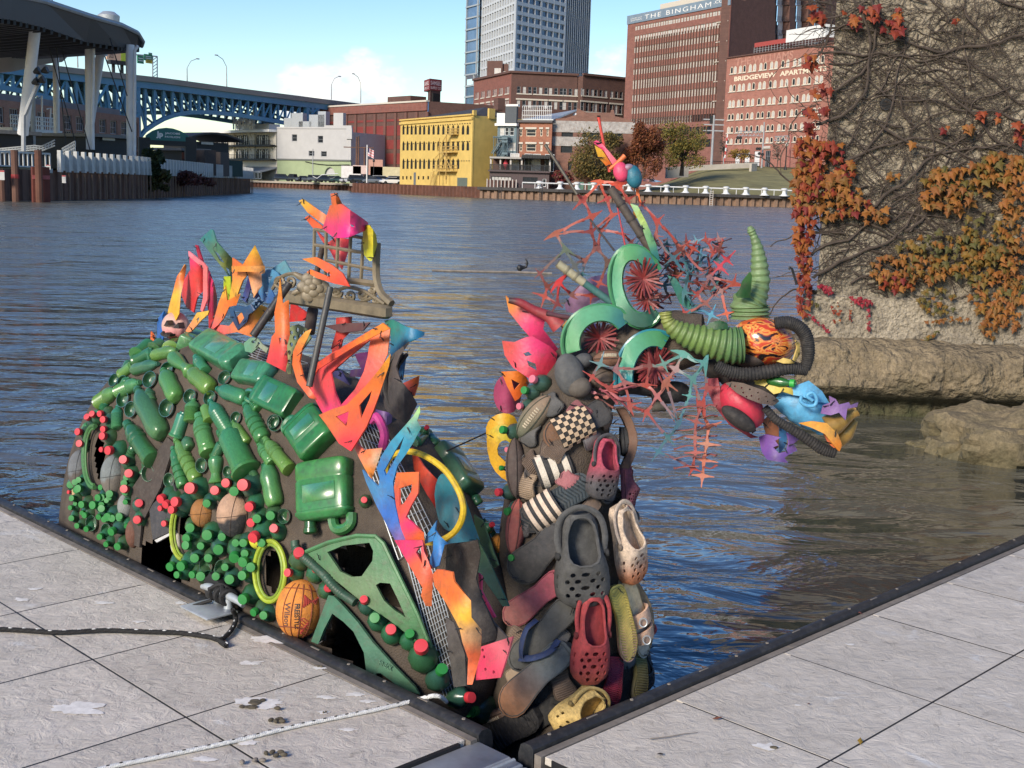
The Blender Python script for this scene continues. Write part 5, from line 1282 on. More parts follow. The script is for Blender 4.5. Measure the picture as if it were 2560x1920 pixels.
t,p,q=pole('lamp_post','slim dark lamp post right of the flagpole','street lamp',934,440,402,300,0.1,m=BLACK);b=MB();b.ball(q,(.3,.3,.35),8,6);b.build('lamp_head',BLACK,t)
for k,(x,y,ww,hh,m)in enumerate(((939,420,3.6,7,'salmon_board'),(900,424,3.6,3.6,'white_salmon_board'),(975,430,10,4.2,'cream_board'),(878,430,5,5,'white_board'))):
 p=at(x,y,318);t=thing('sign_board',('salmon pink board standing right of the slim dark lamp post','white and pink notice board below the twin utility poles','cream board with a grey emblem left of the yellow building','white board at the white building\'s right corner')[k],'sign',V((p.x,p.y,1.64)))
 b=MB();b.box(p,(ww,.2,hh*.6));b.build('board',mat(m,((0.5,0.27,0.2),(0.6,0.45,0.4),(0.55,0.48,0.28),(0.7,0.66,0.62))[k],0.7,var=0.15,vs_=1),t,smooth=False)
 b=MB()
 for o in(-.4,.4):b.box(V((p.x+ww*o,p.y+.1,(p.z+1.64)/2)),(.2,.1,max(.5,p.z-1.64)))
 b.build_each('leg',BLACK,t,smooth=False)
def bollards():
 proto=thing('mooring_bollard','white spool shaped mooring bollard','bollard',(0,0,0));b=MB();b.lathe([(0.8,0),(0.62,.12),(0.36,.45),(0.34,.85),(0.58,1.05),(0.62,1.3),(0.3,1.42)],12);b.build('spool',WHITE,proto,M=Matrix())
 b=MB();b.lathe([(0.95,-.06),(0.95,.03),(.82,.05)],12);b.build('base_plate',WHITE,proto,M=Matrix())
 ys=lambda x:466+(x-1350)*.0268
 xs=[1348,1400,1442,1484,1573,1620,1666,1714,1764,1815,1864,1911,1960,2008]
 nm=['first bollard from the left, by the restaurant door','white bollard just right of the restaurant door','white bollard before the red creeper','white bollard under the ochre tree\'s left edge','white bollard under the rust brown tree','white bollard under the gap between rust brown and yellow-green trees','white bollard at the lower left corner of the lawn','white bollard below the yellow-green tree\'s trunk','white bollard left of the ladder below the lawn','white bollard beside the seated dark figure','white bollard right of the seated figure','white bollard below the street lamp','white bollard nearest the path on the lawn','last white bollard, half behind the ivy']
 for k,x in enumerate(xs):
  p=at(x,ys(x)+4,234.0 if x>1380 else 236);M=Matrix.Translation(V((p.x,p.y,1.72)))
  if k==0:proto.matrix_basis=M;WM[proto.name]=M;proto['label']=nm[0];proto['group']='white bollards along the far bulkhead'
  else:dup(proto,M,nm[k],'white bollards along the far bulkhead')
 t=thing('dock_rail','long white pipe rail running behind the spool bollards','railing',at(1700,474,236));b=MB()
 pts=[at(x,ys(x)-5.5,235)for x in(1306,1400,1500,1600,1700,1800,1900,2030)];pts=[V((p.x,p.y,2.75))for p in pts];b.tube(pts,0.13,6);b.build('rail',WHITE,t)
 b=MB()
 for i in range(24):p=pts[0].lerp(pts[-1],i/23);b.tube([V((p.x,p.y,1.7)),V((p.x,p.y,2.75))],.07,5)
 b.build_each('post',WHITE,t)
 for k,(x,lab)in enumerate(((1250,'dark ladder on the bulkhead below the terrace restaurant'),(1352,'dark ladder on the bulkhead below the restaurant door'),(1778,'pale ladder on the bulkhead below the lawn'))):
  t=thing('dock_ladder',lab,'ladder',at(x,500,231));b=MB();p=at(x,500,231.8)
  for o in(-.28,.28):b.box(V((p.x+o,p.y,.8)),(.1,.1,3.0))
  b.build_each('stile',mat_frame if k==2 else BLACK,t,smooth=False);b=MB()
  for q in range(8):b.box(V((p.x,p.y,-.4+q*.36)),(.5,.08,.08))
  b.build_each('rung',mat_frame if k==2 else BLACK,t,smooth=False)
bollards()
def hill_furniture():
 t,p,q=pole('utility_pole','tall grey utility pole with crossarms in front of the arched apartments\' left end','utility pole',1778,422,288,300,0.32)
 for z in(1.0,2.2,3.6):b=MB();b.box(q+V((0,0,-z)),(5.0,.25,.25));b.build('crossarm',GREYPOLE,t,smooth=False)
 b=MB();b.tube([q+V((-.6,0,-2)),q+V((-.6,0,-.2))],.4,7);b.build('transformer',BLACK,t)
 t,p,q=pole('signal_gantry','grey railway crossing gantry with lattice arm and black lamps','signal',1904,420,305,301,0.22)
 b=MB();a0=at(1904,340,301);a1=at(1842,340,301)
 for z in(0,1.1):b.tube([V((a0.x,a0.y,a0.z+z)),V((a1.x,a1.y,a1.z+z))],.09,4)
 for i in range(13):f0=i/13;f1=(i+1)/13;b.tube([a0.lerp(a1,f0)+V((0,0,1.1*(i%2))),a0.lerp(a1,f1)+V((0,0,1.1*((i+1)%2)))],.06,4)
 b.build('lattice_arm',STEEL,t)
 for x,y in((1844,345),(1851,345),(1893,372),(1899,372),(1898,384),(1906,386)):b=MB();s=at(x,y,300.4);b.tube([s,s+V((0,-.4,0))],.38,9);b.build('signal_lamp',BLACK,t)
 b=MB();a0=at(1908,370,301);b.tube([a0,at(1925,369,301)],.42,8);b.build('signal_box',mat_frame,t)
 t,p,q=pole('crossing_barrier','raised red and white striped level crossing barrier','barrier',1808,418,392,300,0.14);b=MB();a0,a1=at(1811,404,300),at(1819,335,300)
 rd=[(0.55,0.05,0.05),(0.75,0.75,0.73)]
 for i in range(8):b.col=rd[i%2];b.tube([a0.lerp(a1,i/8),a0.lerp(a1,(i+1)/8)],.16,5)
 b.build('barrier_arm',PAINT,t,smooth=False)
 t,p,q=pole('street_lamp','black street lamp with a round globe at the lawn\'s right edge','street lamp',1963,425,366,299,0.16,m=BLACK);b=MB();b.ball(q+V((0,0,.4)),(.42,.42,.5),10,7);b.build('lamp_globe',mat_frame,t);b=MB();b.lathe([(.4,0),(.34,.4),(.18,1.0)],9,Matrix.Translation(p));b.build('lamp_base',BLACK,t)
 t,p,q=pole('steel_mast','faded red steel mast with lattice arm beside the ivy wall','mast',1972,418,335,302,0.3,m=mat('faded_red_steel',(0.36,0.13,0.11),0.6));b=MB();a0,a1=at(1973,350,302),at(1936,352,302)
 for z in(0,1.0):b.tube([a0+V((0,0,z)),a1+V((0,0,z))],.09,4)
 for i in range(8):b.tube([a0.lerp(a1,i/8)+V((0,0,i%2)),a0.lerp(a1,(i+1)/8)+V((0,0,(i+1)%2))],.06,4)
 b.build('lattice_arm',STEEL,t);b=MB();b.tube([at(1973,335,302),at(1985,328,302),at(2012,330,302)],.08,4);b.build('wire',BLACK,t)
 t=thing('street_railing','black railing along the street above the lawn','railing',at(1840,415,304));b=MB()
 pts=[at(x,408,304)for x in(1700,1780,1860,1900)];base=8.3
 for h in(.4,1.2):b.tube([V((p.x,p.y,base+h-(1.2 if p.x<at(1760,0,304).x else 0)))for p in pts],.07,4)
 for i in range(40):p=pts[0].lerp(pts[-1],i/39);b.tube([V((p.x,p.y,base-1)),V((p.x,p.y,base+1.2))],.045,4)
 b.build('railing',BLACK,t)
 t=thing('retaining_wall','low pale concrete wall with blocks at the top of the lawn','wall',at(1760,425,291));b=MB()
 for x0,x1,y,h,d in((1665,1720,432,2.4,276),(1700,1885,422,1.2,290),(1876,1890,420,2.0,288)):
  a,c=at(x0,y,d),at(x1,y-(x1-x0)*.05,d+2);b.box((a+c)/2,((c-a).length,.6,h),(c-a).normalized(),V((-(c-a).normalized().y,(c-a).normalized().x,0)))
 b.build_each('wall_block',mat('pale_concrete',(0.42,0.38,0.32),0.85,var=0.15,vs_=0.6),t,smooth=False)
 for k,(x,y)in enumerate(((1450,453),(1478,448))):
  p=at(x,y,241);t=thing('transformer_box',('larger green utility cabinet under the ochre tree','smaller green utility cabinet right of the larger one')[k],'cabinet',V((p.x,p.y,1.64)));m=mat('green_cabinet',(0.09,0.17,0.12),0.6);b=MB();b.bbox(V((p.x,p.y,2.4)),(1.5-k*.3,1.2,1.6),.06);b.build('cabinet',m,t,smooth=False);b=MB();b.box(V((p.x,p.y-.62,2.4)),(.04,.03,1.4));b.build('door_seam',BLACK,t,smooth=False)
 p=at(1813,473,237.3);p=V((p.x,p.y,1.75));t=thing('person','person in dark clothes seated by the rail at the foot of the lawn','person',p)
 bm_=MB();bm_.col=(0.02,0.02,0.025);bm_.tube([p+V((.02,.1,.12)),p+V((.0,.12,.45)),p+V((-.03,.05,.85)),p+V((-.04,0,1.0))],[.26,.24,.26,.1],8)
 bm_.tube([p+V((.1,.05,.15)),p+V((.2,-.4,.5)),p+V((.28,-.5,.05))],[.14,.11,.07],6);bm_.tube([p+V((-.1,.05,.15)),p+V((-.15,-.4,.5)),p+V((-.1,-.55,.05))],[.14,.11,.07],6)
 bm_.tube([p+V((.24,.05,.82)),p+V((.33,-.1,.5)),p+V((.2,-.35,.5))],[.09,.075,.05],6);bm_.tube([p+V((-.28,.05,.82)),p+V((-.33,-.1,.5)),p+V((-.12,-.35,.5))],[.09,.075,.05],6);bm_.build('body',RUBBER,t)
 b=MB();b.col=(0.3,0.18,0.13);b.ball(p+V((-.05,-.03,1.16)),(.11,.12,.15),8,7);b.build('head',RUBBER,t);b=MB();b.ball(p+V((-.05,.02,1.21)),(.125,.125,.13),8,6);b.build('hair',BLACK,t)
hill_furniture()
# ================================================================ NEAR SETTING: floating docks
Q7=0.70711
def paving():
 m=mat('stamped_concrete',(0.59,0.535,0.46),0.8,var=0.16,vs_=5,dirt=0.45,dcol=(0.42,0.37,0.31),bump=0.012,bs=11);t=m.node_tree;p=t.nodes['Principled BSDF']
 src=p.inputs['Base Color'].links[0].from_socket;tc=_n('ShaderNodeTexCoord',t);oi=_n('ShaderNodeObjectInfo',t)
 geo=_n('ShaderNodeNewGeometry',t)
 n1=_n('ShaderNodeTexNoise',t);n1.inputs['Scale'].default_value=15;n1.inputs['Detail'].default_value=9;n1.inputs['Roughness'].default_value=.75;n1.inputs['Distortion'].default_value=.9;_lk(t,geo.outputs['Position'],n1.inputs['Vector'])
 r1=_n('ShaderNodeMapRange',t);r1.inputs[1].default_value=.56;r1.inputs[2].default_value=.66;r1.inputs[3].default_value=0;r1.inputs[4].default_value=.6;_lk(t,n1.outputs[0],r1.inputs[0])
 mx=_n('ShaderNodeMix',t,data_type='RGBA');_lk(t,r1.outputs[0],mx.inputs[0]);_lk(t,src,mx.inputs[6]);mx.inputs[7].default_value=(0.30,0.265,0.22,1)
 n2=_n('ShaderNodeTexNoise',t);n2.inputs['Scale'].default_value=3.1;n2.inputs['Detail'].default_value=10;n2.inputs['Roughness'].default_value=.62;n2.inputs['Distortion'].default_value=1.2;_lk(t,geo.outputs['Position'],n2.inputs['Vector'])
 r2=_n('ShaderNodeMapRange',t);r2.inputs[1].default_value=.62;r2.inputs[2].default_value=.70;r2.inputs[3].default_value=0;r2.inputs[4].default_value=.75;_lk(t,n2.outputs[0],r2.inputs[0])
 m2=_n('ShaderNodeMix',t,data_type='RGBA');_lk(t,r2.outputs[0],m2.inputs[0]);_lk(t,mx.outputs[2],m2.inputs[6]);m2.inputs[7].default_value=(0.70,0.69,0.66,1)
 r3=_n('ShaderNodeMapRange',t);r3.inputs[3].default_value=.94;r3.inputs[4].default_value=1.05;_lk(t,oi.outputs['Random'],r3.inputs[0])
 sc=_n('ShaderNodeVectorMath',t,operation='SCALE');_lk(t,m2.outputs[2],sc.inputs[0]);_lk(t,r3.outputs[0],sc.inputs['Scale']);_lk(t,sc.outputs[0],p.inputs['Base Color'])
 n3=_n('ShaderNodeTexNoise',t);n3.inputs['Scale'].default_value=16;n3.inputs['Detail'].default_value=9;n3.inputs['Distortion'].default_value=.7;n3.inputs['Roughness'].default_value=.68;_lk(t,geo.outputs['Position'],n3.inputs['Vector'])
 b=_n('ShaderNodeBump',t);b.inputs['Strength'].default_value=.7;b.inputs['Distance'].default_value=.016;_lk(t,n3.outputs[0],b.inputs['Height']);_lk(t,b.outputs[0],p.inputs['Normal'])
 return m
PAVE=paving()
EDGEWOOD=mat('weathered_edge_timber',(0.22,0.19,0.16),0.85,var=0.35,vs_=8,dirt=0.5,dcol=(0.09,0.08,0.07))
BUMPER=mat('black_bumper_strip',(0.022,0.023,0.026),0.5,var=0.4,vs_=14,dirt=0.5,dcol=(0.085,0.08,0.075))
XL,YL=V((-Q7,Q7,0)),V((-Q7,-Q7,0));OL=V((-0.03,3.67,0))
XR,YR=V((Q7,Q7,0)),V((Q7,-Q7,0));OR_=V((-1.76,1.76,0))
def tile(root,O,X,Y,s0,s1,t0,t1,g=0.0035):
 b=MB();c=O+X*(s0+s1)/2+Y*(t0+t1)/2-V((0,0,.0125))+V((0,0,random.uniform(-.0006,.0006)));b.bbox(c,(s1-s0-2*g,t1-t0-2*g,.024),.0008,X,Y if X.cross(Y).z>0 else-Y);b.build('paving_tile',PAVE,root,smooth=False)
def edge(root,O,X,Y,s0,s1,end0=True):
 z=V((0,0,1))
 b=MB();n=int((s1-s0)/1.6)+1
 prof=[(.0,-.14),(-.005,-.02),(.004,.012),(.018,.022),(.045,.022),(.058,.012),(.060,-.14)]
 b.loft([[O+X*s+Y*t+z*h for t,h in prof]for s in np.linspace(s0,s1,n*6).tolist()],True,True);b.build('bumper',BUMPER,root)
 for i in range(n):
  a,c=s0+(s1-s0)*i/n,s0+(s1-s0)*(i+1)/n
  b=MB();b.box(O+X*(a+c)/2+Y*.076+z*-.055,(c-a-.004,.028,.11),X,Y,z);b.build('edge_board',EDGEWOOD,root,smooth=False)
 k=int((s1-s0)/.2)
 for i in range(k):
  b=MB();p=O+X*(s0+.1+i*.2)+Y*.030+z*.0225
  if i%3==1:b.box(p,(.05,.006,.003),X,Y,z)
  else:b.lathe([(.007,0),(.006,.003)],7,Matrix.Translation(p))
  b.build('bolt',EDGEWOOD,root)
 b=MB();b.box(O+X*(s0+s1)/2+Y*1.9+z*-.2112,(s1-s0-.02,3.55,.42),X,Y if X.cross(Y).z>0 else-Y,z);b.build('float',BLACK,root,smooth=False)
def docks():
 L=thing('floating_dock','left floating dock of stained concrete tiles with black rope and cleat','dock',OL+XL*2+YL)
 edge(L,OL,XL,YL,0.0,9.0)
 sj=[0.02]+[0.73+.64*i for i in range(14)];tj=[.092,.655,1.295,1.935,2.575,3.215]
 for i in range(len(sj)-1):
  for j in range(len(tj)-1):tile(L,OL,XL,YL,sj[i],sj[i+1],tj[j],tj[j+1])
 Rk=thing('floating_dock','right floating dock of clean pale concrete tiles with a few dry leaves','dock',OR_+XR*5+YR)
 edge(Rk,OR_,XR,YR,2.57,9.5)
 sj=[2.58]+[3.225+.66*i for i in range(11)];tj=[.092,.69,1.32,1.96,2.6]
 for i in range(len(sj)-1):
  for j in range(len(tj)-1):tile(Rk,OR_,XR,YR,sj[i],sj[i+1],tj[j],tj[j+1])
 for s0,s1,t0,t1 in((1.93,2.55,.31,.95),(1.93,2.55,.95,1.6),(1.28,1.92,.31,.95),(1.28,1.92,.95,1.6)):tile(Rk,OR_,XR,YR,s0,s1,t0,t1)
 b=MB();b.box(OR_+XR*1.9+YR*1.2+V((0,0,-.2112)),(1.3,1.9,.42),XR,YR,V((0,0,1)));b.build('float',BLACK,Rk,smooth=False)
 for k,(s0,s1,lab)in enumerate(((-.142,.012,'widest galvanised hinge plate against the left dock\'s end'),(-.192,-.150,'narrow galvanised hinge strip between the two wider plates'),(-.305,-.197,'galvanised hinge plate nearest the right dock\'s corner tile'))):
  t=thing('hinge_plate',lab,'metal plate',OL+XL*(s0+s1)/2+YL*1,'galvanised hinge plates between the docks');z=-.012-.004*k
  b=MB();b.bbox(OL+XL*(s0+s1)/2+YL*1.0+V((0,0,z-.02)),(s1-s0,1.9,.04),.005,XL,-YL);b.build('plate',STEEL,t)
  if k==1:
   b=MB();b.tube([OL+XL*s1+YL*.05+V((0,0,z-.004)),OL+XL*s1+YL*1.9+V((0,0,z-.004))],.008,8);b.build('hinge_pin',STEEL,t)
 b=MB();b.box(OL+XL*-.15+YL*1.0+V((0,0,-.2)),(.36,1.8,.25),XL,-YL);t=thing('hinge_beam','black beam in the gap beneath the hinge plates','beam',OL+XL*-.15+YL+V((0,0,-.3)));b.build('beam',BLACK,t,smooth=False)
docks()
zl=zf(0,1200,1.728);zr_=zf(1280,1200,1.728)
g=lambda x,y,z=0.0:ground(*zl(x,y),z)
gr_=lambda x,y,z=0.0:ground(*zr_(x,y),z)
def rope(name,label,pts,r,m,tm,fleck):
 t=thing(name,label,'rope',pts[0]);P=smoothpath(pts,8);b=MB()
 for k in range(3):
  q=[];s=0
  for i,p in enumerate(P):
   s+=(P[i]-P[i-1]).length if i else 0
   d=(P[min(i+1,len(P)-1)]-P[max(0,i-1)]).normalized();a=d.cross(V((0,0,1))).normalized();c=a.cross(d);th=s*2.2/r+k*2.094
   q.append(p+(a*math.cos(th)+c*math.sin(th))*r*.35)
  b.tube(q,r*.68,6)
 b.build('strand',m,t)
 q=MB();acc=0
 for i in range(1,len(P)):
  acc+=(P[i]-P[i-1]).length
  if acc>fleck:
   acc=0;d=(P[i]-P[i-1]).normalized();q.ball(P[i]+V((0,0,r*.85))+d.cross(V((0,0,1)))*r*(.3 if i%2 else-.3),(r*.9,r*.35,r*.25),6,4,d,d.cross(V((0,0,1))).normalized(),V((0,0,1)))
 q.build('tracer_fleck',tm,t,kind='stuff')
 return t
BROPE=mat('black_braided_rope',(0.014,0.013,0.013),0.8,var=0.4,vs_=60);WROPE=mat('white_braided_rope',(0.62,0.62,0.6),0.7,var=0.15,vs_=80)
def dens_(pts,k=5):
 return smoothpath(pts,k)
bp=[g(x,y,.011)for x,y in((-140,650),(0,645),(120,651),(260,659),(450,650),(650,656),(780,661),(900,678),(948,690))]+[g(985,665,.013),g(1012,625,.014),g(1018,590,.03),g(1005,560,.07)]
rope('mooring_rope','black mooring rope with pale flecks running from the left to the dock cleat',dens_(bp),.0095,BROPE,WROPE,.05)
rope('rope_end','short knotted black rope end beside the bend of the mooring rope',dens_([g(945,688,.02),g(955,700,.012),g(978,716,.010)]),.011,BROPE,WROPE,.05)
wp=[g(300,1285,.008),g(450,1244,.008),g(700,1193,.008),g(1000,1130,.008),g(1300,1058,.008),g(1600,997,.008),g(1780,955,.009),g(1850,937,.028),g(1880,932,.034),g(1905,938,.02),g(1925,955,-.06),g(1935,965,-.3)]
rope('white_rope','thin white rope with dark flecks lying across the left dock and over its edge',dens_(wp),.0075,WROPE,BROPE,.035)
def cleat():
 c=OL+XL*((g(1015,560)-OL).dot(XL))+YL*.05;t=thing('dock_cleat','galvanised horn cleat wrapped in black rope at the left dock\'s edge','cleat',c)
 z=V((0,0,1));b=MB();b.tube(smoothpath([c+XL*.15+z*.07,c+XL*.09+z*.082,c+z*.08,c-XL*.09+z*.082,c-XL*.15+z*.07],4),[.010,.012,.0145,.016,.017,.018,.019,.019,.019,.019,.018,.017,.016,.0145,.012,.011,.010][:17],10);b.build('horn',STEEL,t)
 for o in(-.045,.045):b=MB();b.lathe([(.021,.02),(.017,.05),(.016,.075)],10,Matrix.Translation(c+XL*o));b.build('leg',STEEL,t)
 b=MB();b.bbox(c+YL*.06+z*.028,(.2,.14,.010),.003,XL,-YL);b.build('base_plate',STEEL,t)
 r=thing('cleat_hitch','knot of black rope wound round the galvanised cleat','knot',c+z*.08);b=MB()
 for k in range(5):o=-.05+k*.022;b.ring(c+XL*o+z*.075,(YL+XL*.3*(-1)**k).normalized(),z,.03,.028,.0095,14,6)
 b.tube(smoothpath([c-XL*.05+z*.08+YL*.03,c+z*.112,c+XL*.06+z*.075-YL*.03]),.0095,6);b.tube(smoothpath([c+XL*.05+z*.09+YL*.03,c+z*.115,c-XL*.06+z*.075-YL*.03]),.0095,6)
 b.tube(smoothpath([c+XL*.03+z*.05+YL*.03,c+XL*.07+YL*.08+z*.03,c+XL*.10+YL*.11+z*.015]),.007,6);b.build('rope_turn',BROPE,r)
cleat()
def litter():
 wm=mat('bird_lime',(0.74,0.71,0.66),0.9,var=0.2,vs_=30);dm=mat('dried_dropping',(0.09,0.075,0.05),0.9,var=0.4,vs_=60);rnd=random.Random(5)
 spots=[(1100,960,.085,'large white bird splash with dark centre on the left dock'),(1170,690,.075,'broad faded white bird splash near the cleat'),(1085,790,.04,'white splash in the middle of the cleat tile'),(1380,812,.028,'round white splash beside the lower dock edge'),(780,530,.03,'white splash left of the cleat'),(865,555,.035,'flat white splash just left of the cleat'),(445,530,.04,'white splash above the black rope'),(95,517,.035,'white splash near the picture\'s left edge'),(1405,938,.03,'white streak above the white rope'),(1530,926,.035,'upper right white streak above the white rope'),(1592,956,.028,'small white streak nearest the white rope'),(1395,1003,.022,'dark centred white spot above the white rope'),(1500,1078,.026,'white spot below the white rope'),(1060,1132,.04,'white smear under the white rope'),(330,985,.09,'large faded white smear on the lower left tile'),(880,1205,.035,'white smear at the bottom of the left dock'),(150,470,.03,'white fleck by the far left joint'),(600,612,.025,'white fleck just above the black rope')]
 for k,(x,y,r,lab)in enumerate(spots):
  c=g(x,y,.0014);t=thing('bird_dropping',lab,'bird dropping',c,'white bird droppings on the left dock');b=MB();n=18;a0=rnd.random()*6
  big=r>.09
  for q in range(1):
   pts=[]
   for i in range(40):
    h=2*math.pi*i/40;rr=r*(.62+.38*noise.noise(V((math.cos(h)*1.3+k*3,math.sin(h)*1.3,k)))+.28*noise.noise(V((math.cos(h)*4,math.sin(h)*4+k,k*2))));rr=max(rr,r*.12)
    pts.append(c+V((rr*1.5*math.cos(h+a0),rr*.8*math.sin(h+a0),0)))
   b.add(pts+[c+V((0,0,.0006))],[[i,(i+1)%40,40]for i in range(40)])
  b.build('splash',wm,t)
  if k in(0,11,3):
   d=MB()
   for q in range(7 if k==0 else 2):d.ball(c+V((rnd.gauss(0,r*.3),rnd.gauss(0,r*.2)-r*.15,.003)),(r*rnd.uniform(.1,.3),r*rnd.uniform(.08,.18),.004),7,5)
   d.build('dark_centre',dm,t)
 for k,(x,y,lab)in enumerate(((1185,1045,'pair of dark dried droppings above the white rope'),(1185,1183,'dark dried dropping below the white rope'),(1085,1215,'pale brown dried dropping at the bottom of the left dock'),(1217,998,'tiny dark dropping right of the large white splash'))):
  c=g(x,y,.006);t=thing('dried_dropping',lab,'dropping',c);b=MB()
  for q in range((5,5,3,1)[k]):b.ball(c+V((rnd.gauss(0,.014),rnd.gauss(0,.008),.003)),(.012,.008,.006),8,5,V((math.cos(q),math.sin(q),0)),V((-math.sin(q),math.cos(q),0)))
  b.build('clump',dm if k!=2 else EDGEWOOD,t)
 for k,(x,y,r,lab)in enumerate(((1100,1150,.05,'white bird splash at the front of the right dock'),(1460,710,.02,'thin white streak in the middle of the right dock'),(1235,972,.012,'small white fleck at the centre of the right dock'),(1935,427,.015,'white fleck on the farthest right dock tile'))):
  c=gr_(x,y,.0014);t=thing('bird_dropping',lab,'bird dropping',c);b=MB();n=16;pts=[(r*(1+rnd.uniform(-.45,.3))*math.cos(2*math.pi*i/n),r*.5*(1+rnd.uniform(-.45,.3))*math.sin(2*math.pi*i/n))for i in range(n)]
  b.add([c+V((a,d,0))for a,d in pts]+[c+V((0,0,.0006))],[[i,(i+1)%n,n]for i in range(n)]);b.build('splash',wm,t)
  if k==0:d=MB();d.ball(c+V((.02,-.012,.003)),(.014,.008,.004),7,5);d.build('dark_centre',dm,t)
 t=thing('dry_twig','thin brown twig lying on the front tile of the right dock','twig',gr_(700,1105,.004));b=MB();b.tube([gr_(597,1118,.006),gr_(680,1108,.008),gr_(740,1097,.007),gr_(803,1090,.005)],[.0022,.002,.0016,.001],5);b.build('stem',EDGEWOOD,t)
 for k,(x,y,cl,lab)in enumerate(((885,1028,(0.13,0.05,0.03),'small rust brown leaf stuck in a right dock joint'),(1505,1128,(0.24,0.15,0.02),'small mustard yellow leaf at the right dock joint'),(1500,572,(0.14,0.05,0.04),'red brown leaf at the right dock\'s bumper edge'),(640,1183,(0.06,0.045,0.035),'dark bark scrap at the front of the right dock'),(1282,967,(0.1,0.06,0.05),'tiny brown fleck at the centre of the right dock'))):
  c=gr_(x,y,.008);t=thing('dry_leaf',lab,'leaf',c);b=MB();b.col=cl;s=.016 if k<4 else.008;a=k*1.3;d=V((math.cos(a),math.sin(a),.25));e=V((-math.sin(a),math.cos(a),.1));b.add([c-d*s,c+e*s*.6,c+d*s*1.2,c-e*s*.5,c+V((0,0,.004))],[[0,1,4],[1,2,4],[2,3,4],[3,0,4]]);b.build('blade',LEAF,t)
litter()
# ================================================================ STONE ABUTMENT, IVY, ROCKS
zw=zf(1960,0,1.383)
def stonemat(name,c,d,bump,bs,moss=0.0):
 m=mat(name,c,0.92,var=0.3,vs_=2.2,dirt=0.75,dcol=d,bump=bump,bs=bs);t=m.node_tree;p=t.nodes['Principled BSDF']
 src=p.inputs['Base Color'].links[0].from_socket;geo=_n('ShaderNodeNewGeometry',t)
 n1=_n('ShaderNodeTexNoise',t);n1.inputs['Scale'].default_value=32;n1.inputs['Detail'].default_value=8;n1.inputs['Roughness'].default_value=.8;_lk(t,geo.outputs['Position'],n1.inputs['Vector'])
 r1=_n('ShaderNodeMapRange',t);r1.inputs[1].default_value=.35;r1.inputs[2].default_value=.68;r1.inputs[3].default_value=.55;r1.inputs[4].default_value=1.35;_lk(t,n1.outputs[0],r1.inputs[0])
 sc=_n('ShaderNodeVectorMath',t,operation='SCALE');_lk(t,src,sc.inputs[0]);_lk(t,r1.outputs[0],sc.inputs['Scale']);out=sc.outputs[0]
 if moss:
  sx=_n('ShaderNodeSeparateXYZ',t);_lk(t,geo.outputs['Position'],sx.inputs[0])
  n2=_n('ShaderNodeTexNoise',t);n2.inputs['Scale'].default_value=3;n2.inputs['Detail'].default_value=6;_lk(t,geo.outputs['Position'],n2.inputs['Vector'])
  a=_n('ShaderNodeMath',t,operation='MULTIPLY_ADD');_lk(t,n2.outputs[0],a.inputs[0]);a.inputs[1].default_value=.7;_lk(t,sx.outputs[2],a.inputs[2])
  r2=_n('ShaderNodeMapRange',t);r2.inputs[1].default_value=.32;r2.inputs[2].default_value=-.05;r2.inputs[3].default_value=0;r2.inputs[4].default_value=moss;_lk(t,a.outputs[0],r2.inputs[0])
  mx=_n('ShaderNodeMix',t,data_type='RGBA');_lk(t,r2.outputs[0],mx.inputs[0]);_lk(t,out,mx.inputs[6]);mx.inputs[7].default_value=(0.045,0.05,0.02,1);out=mx.outputs[2]
 _lk(t,out,p.inputs['Base Color'])
 return m
WALLM=stonemat('aggregate_concrete',(0.33,0.28,0.205),(0.13,0.105,0.08),.06,24)
LEDGEM=stonemat('mossy_ledge_stone',(0.23,0.178,0.108),(0.075,0.06,0.036),.10,13,0.95)
WU=V((1,-.095,0)).normalized();WN=V((WU.y,-WU.x,0));W0=V((3.0,12.35,0))
def wp(u,z,o=0.0):return W0+WU*u+WN*o+V((0,0,z))
def wpx(x,y,o=0.0):
 return on_plane(x,y,W0+WN*o,WN)
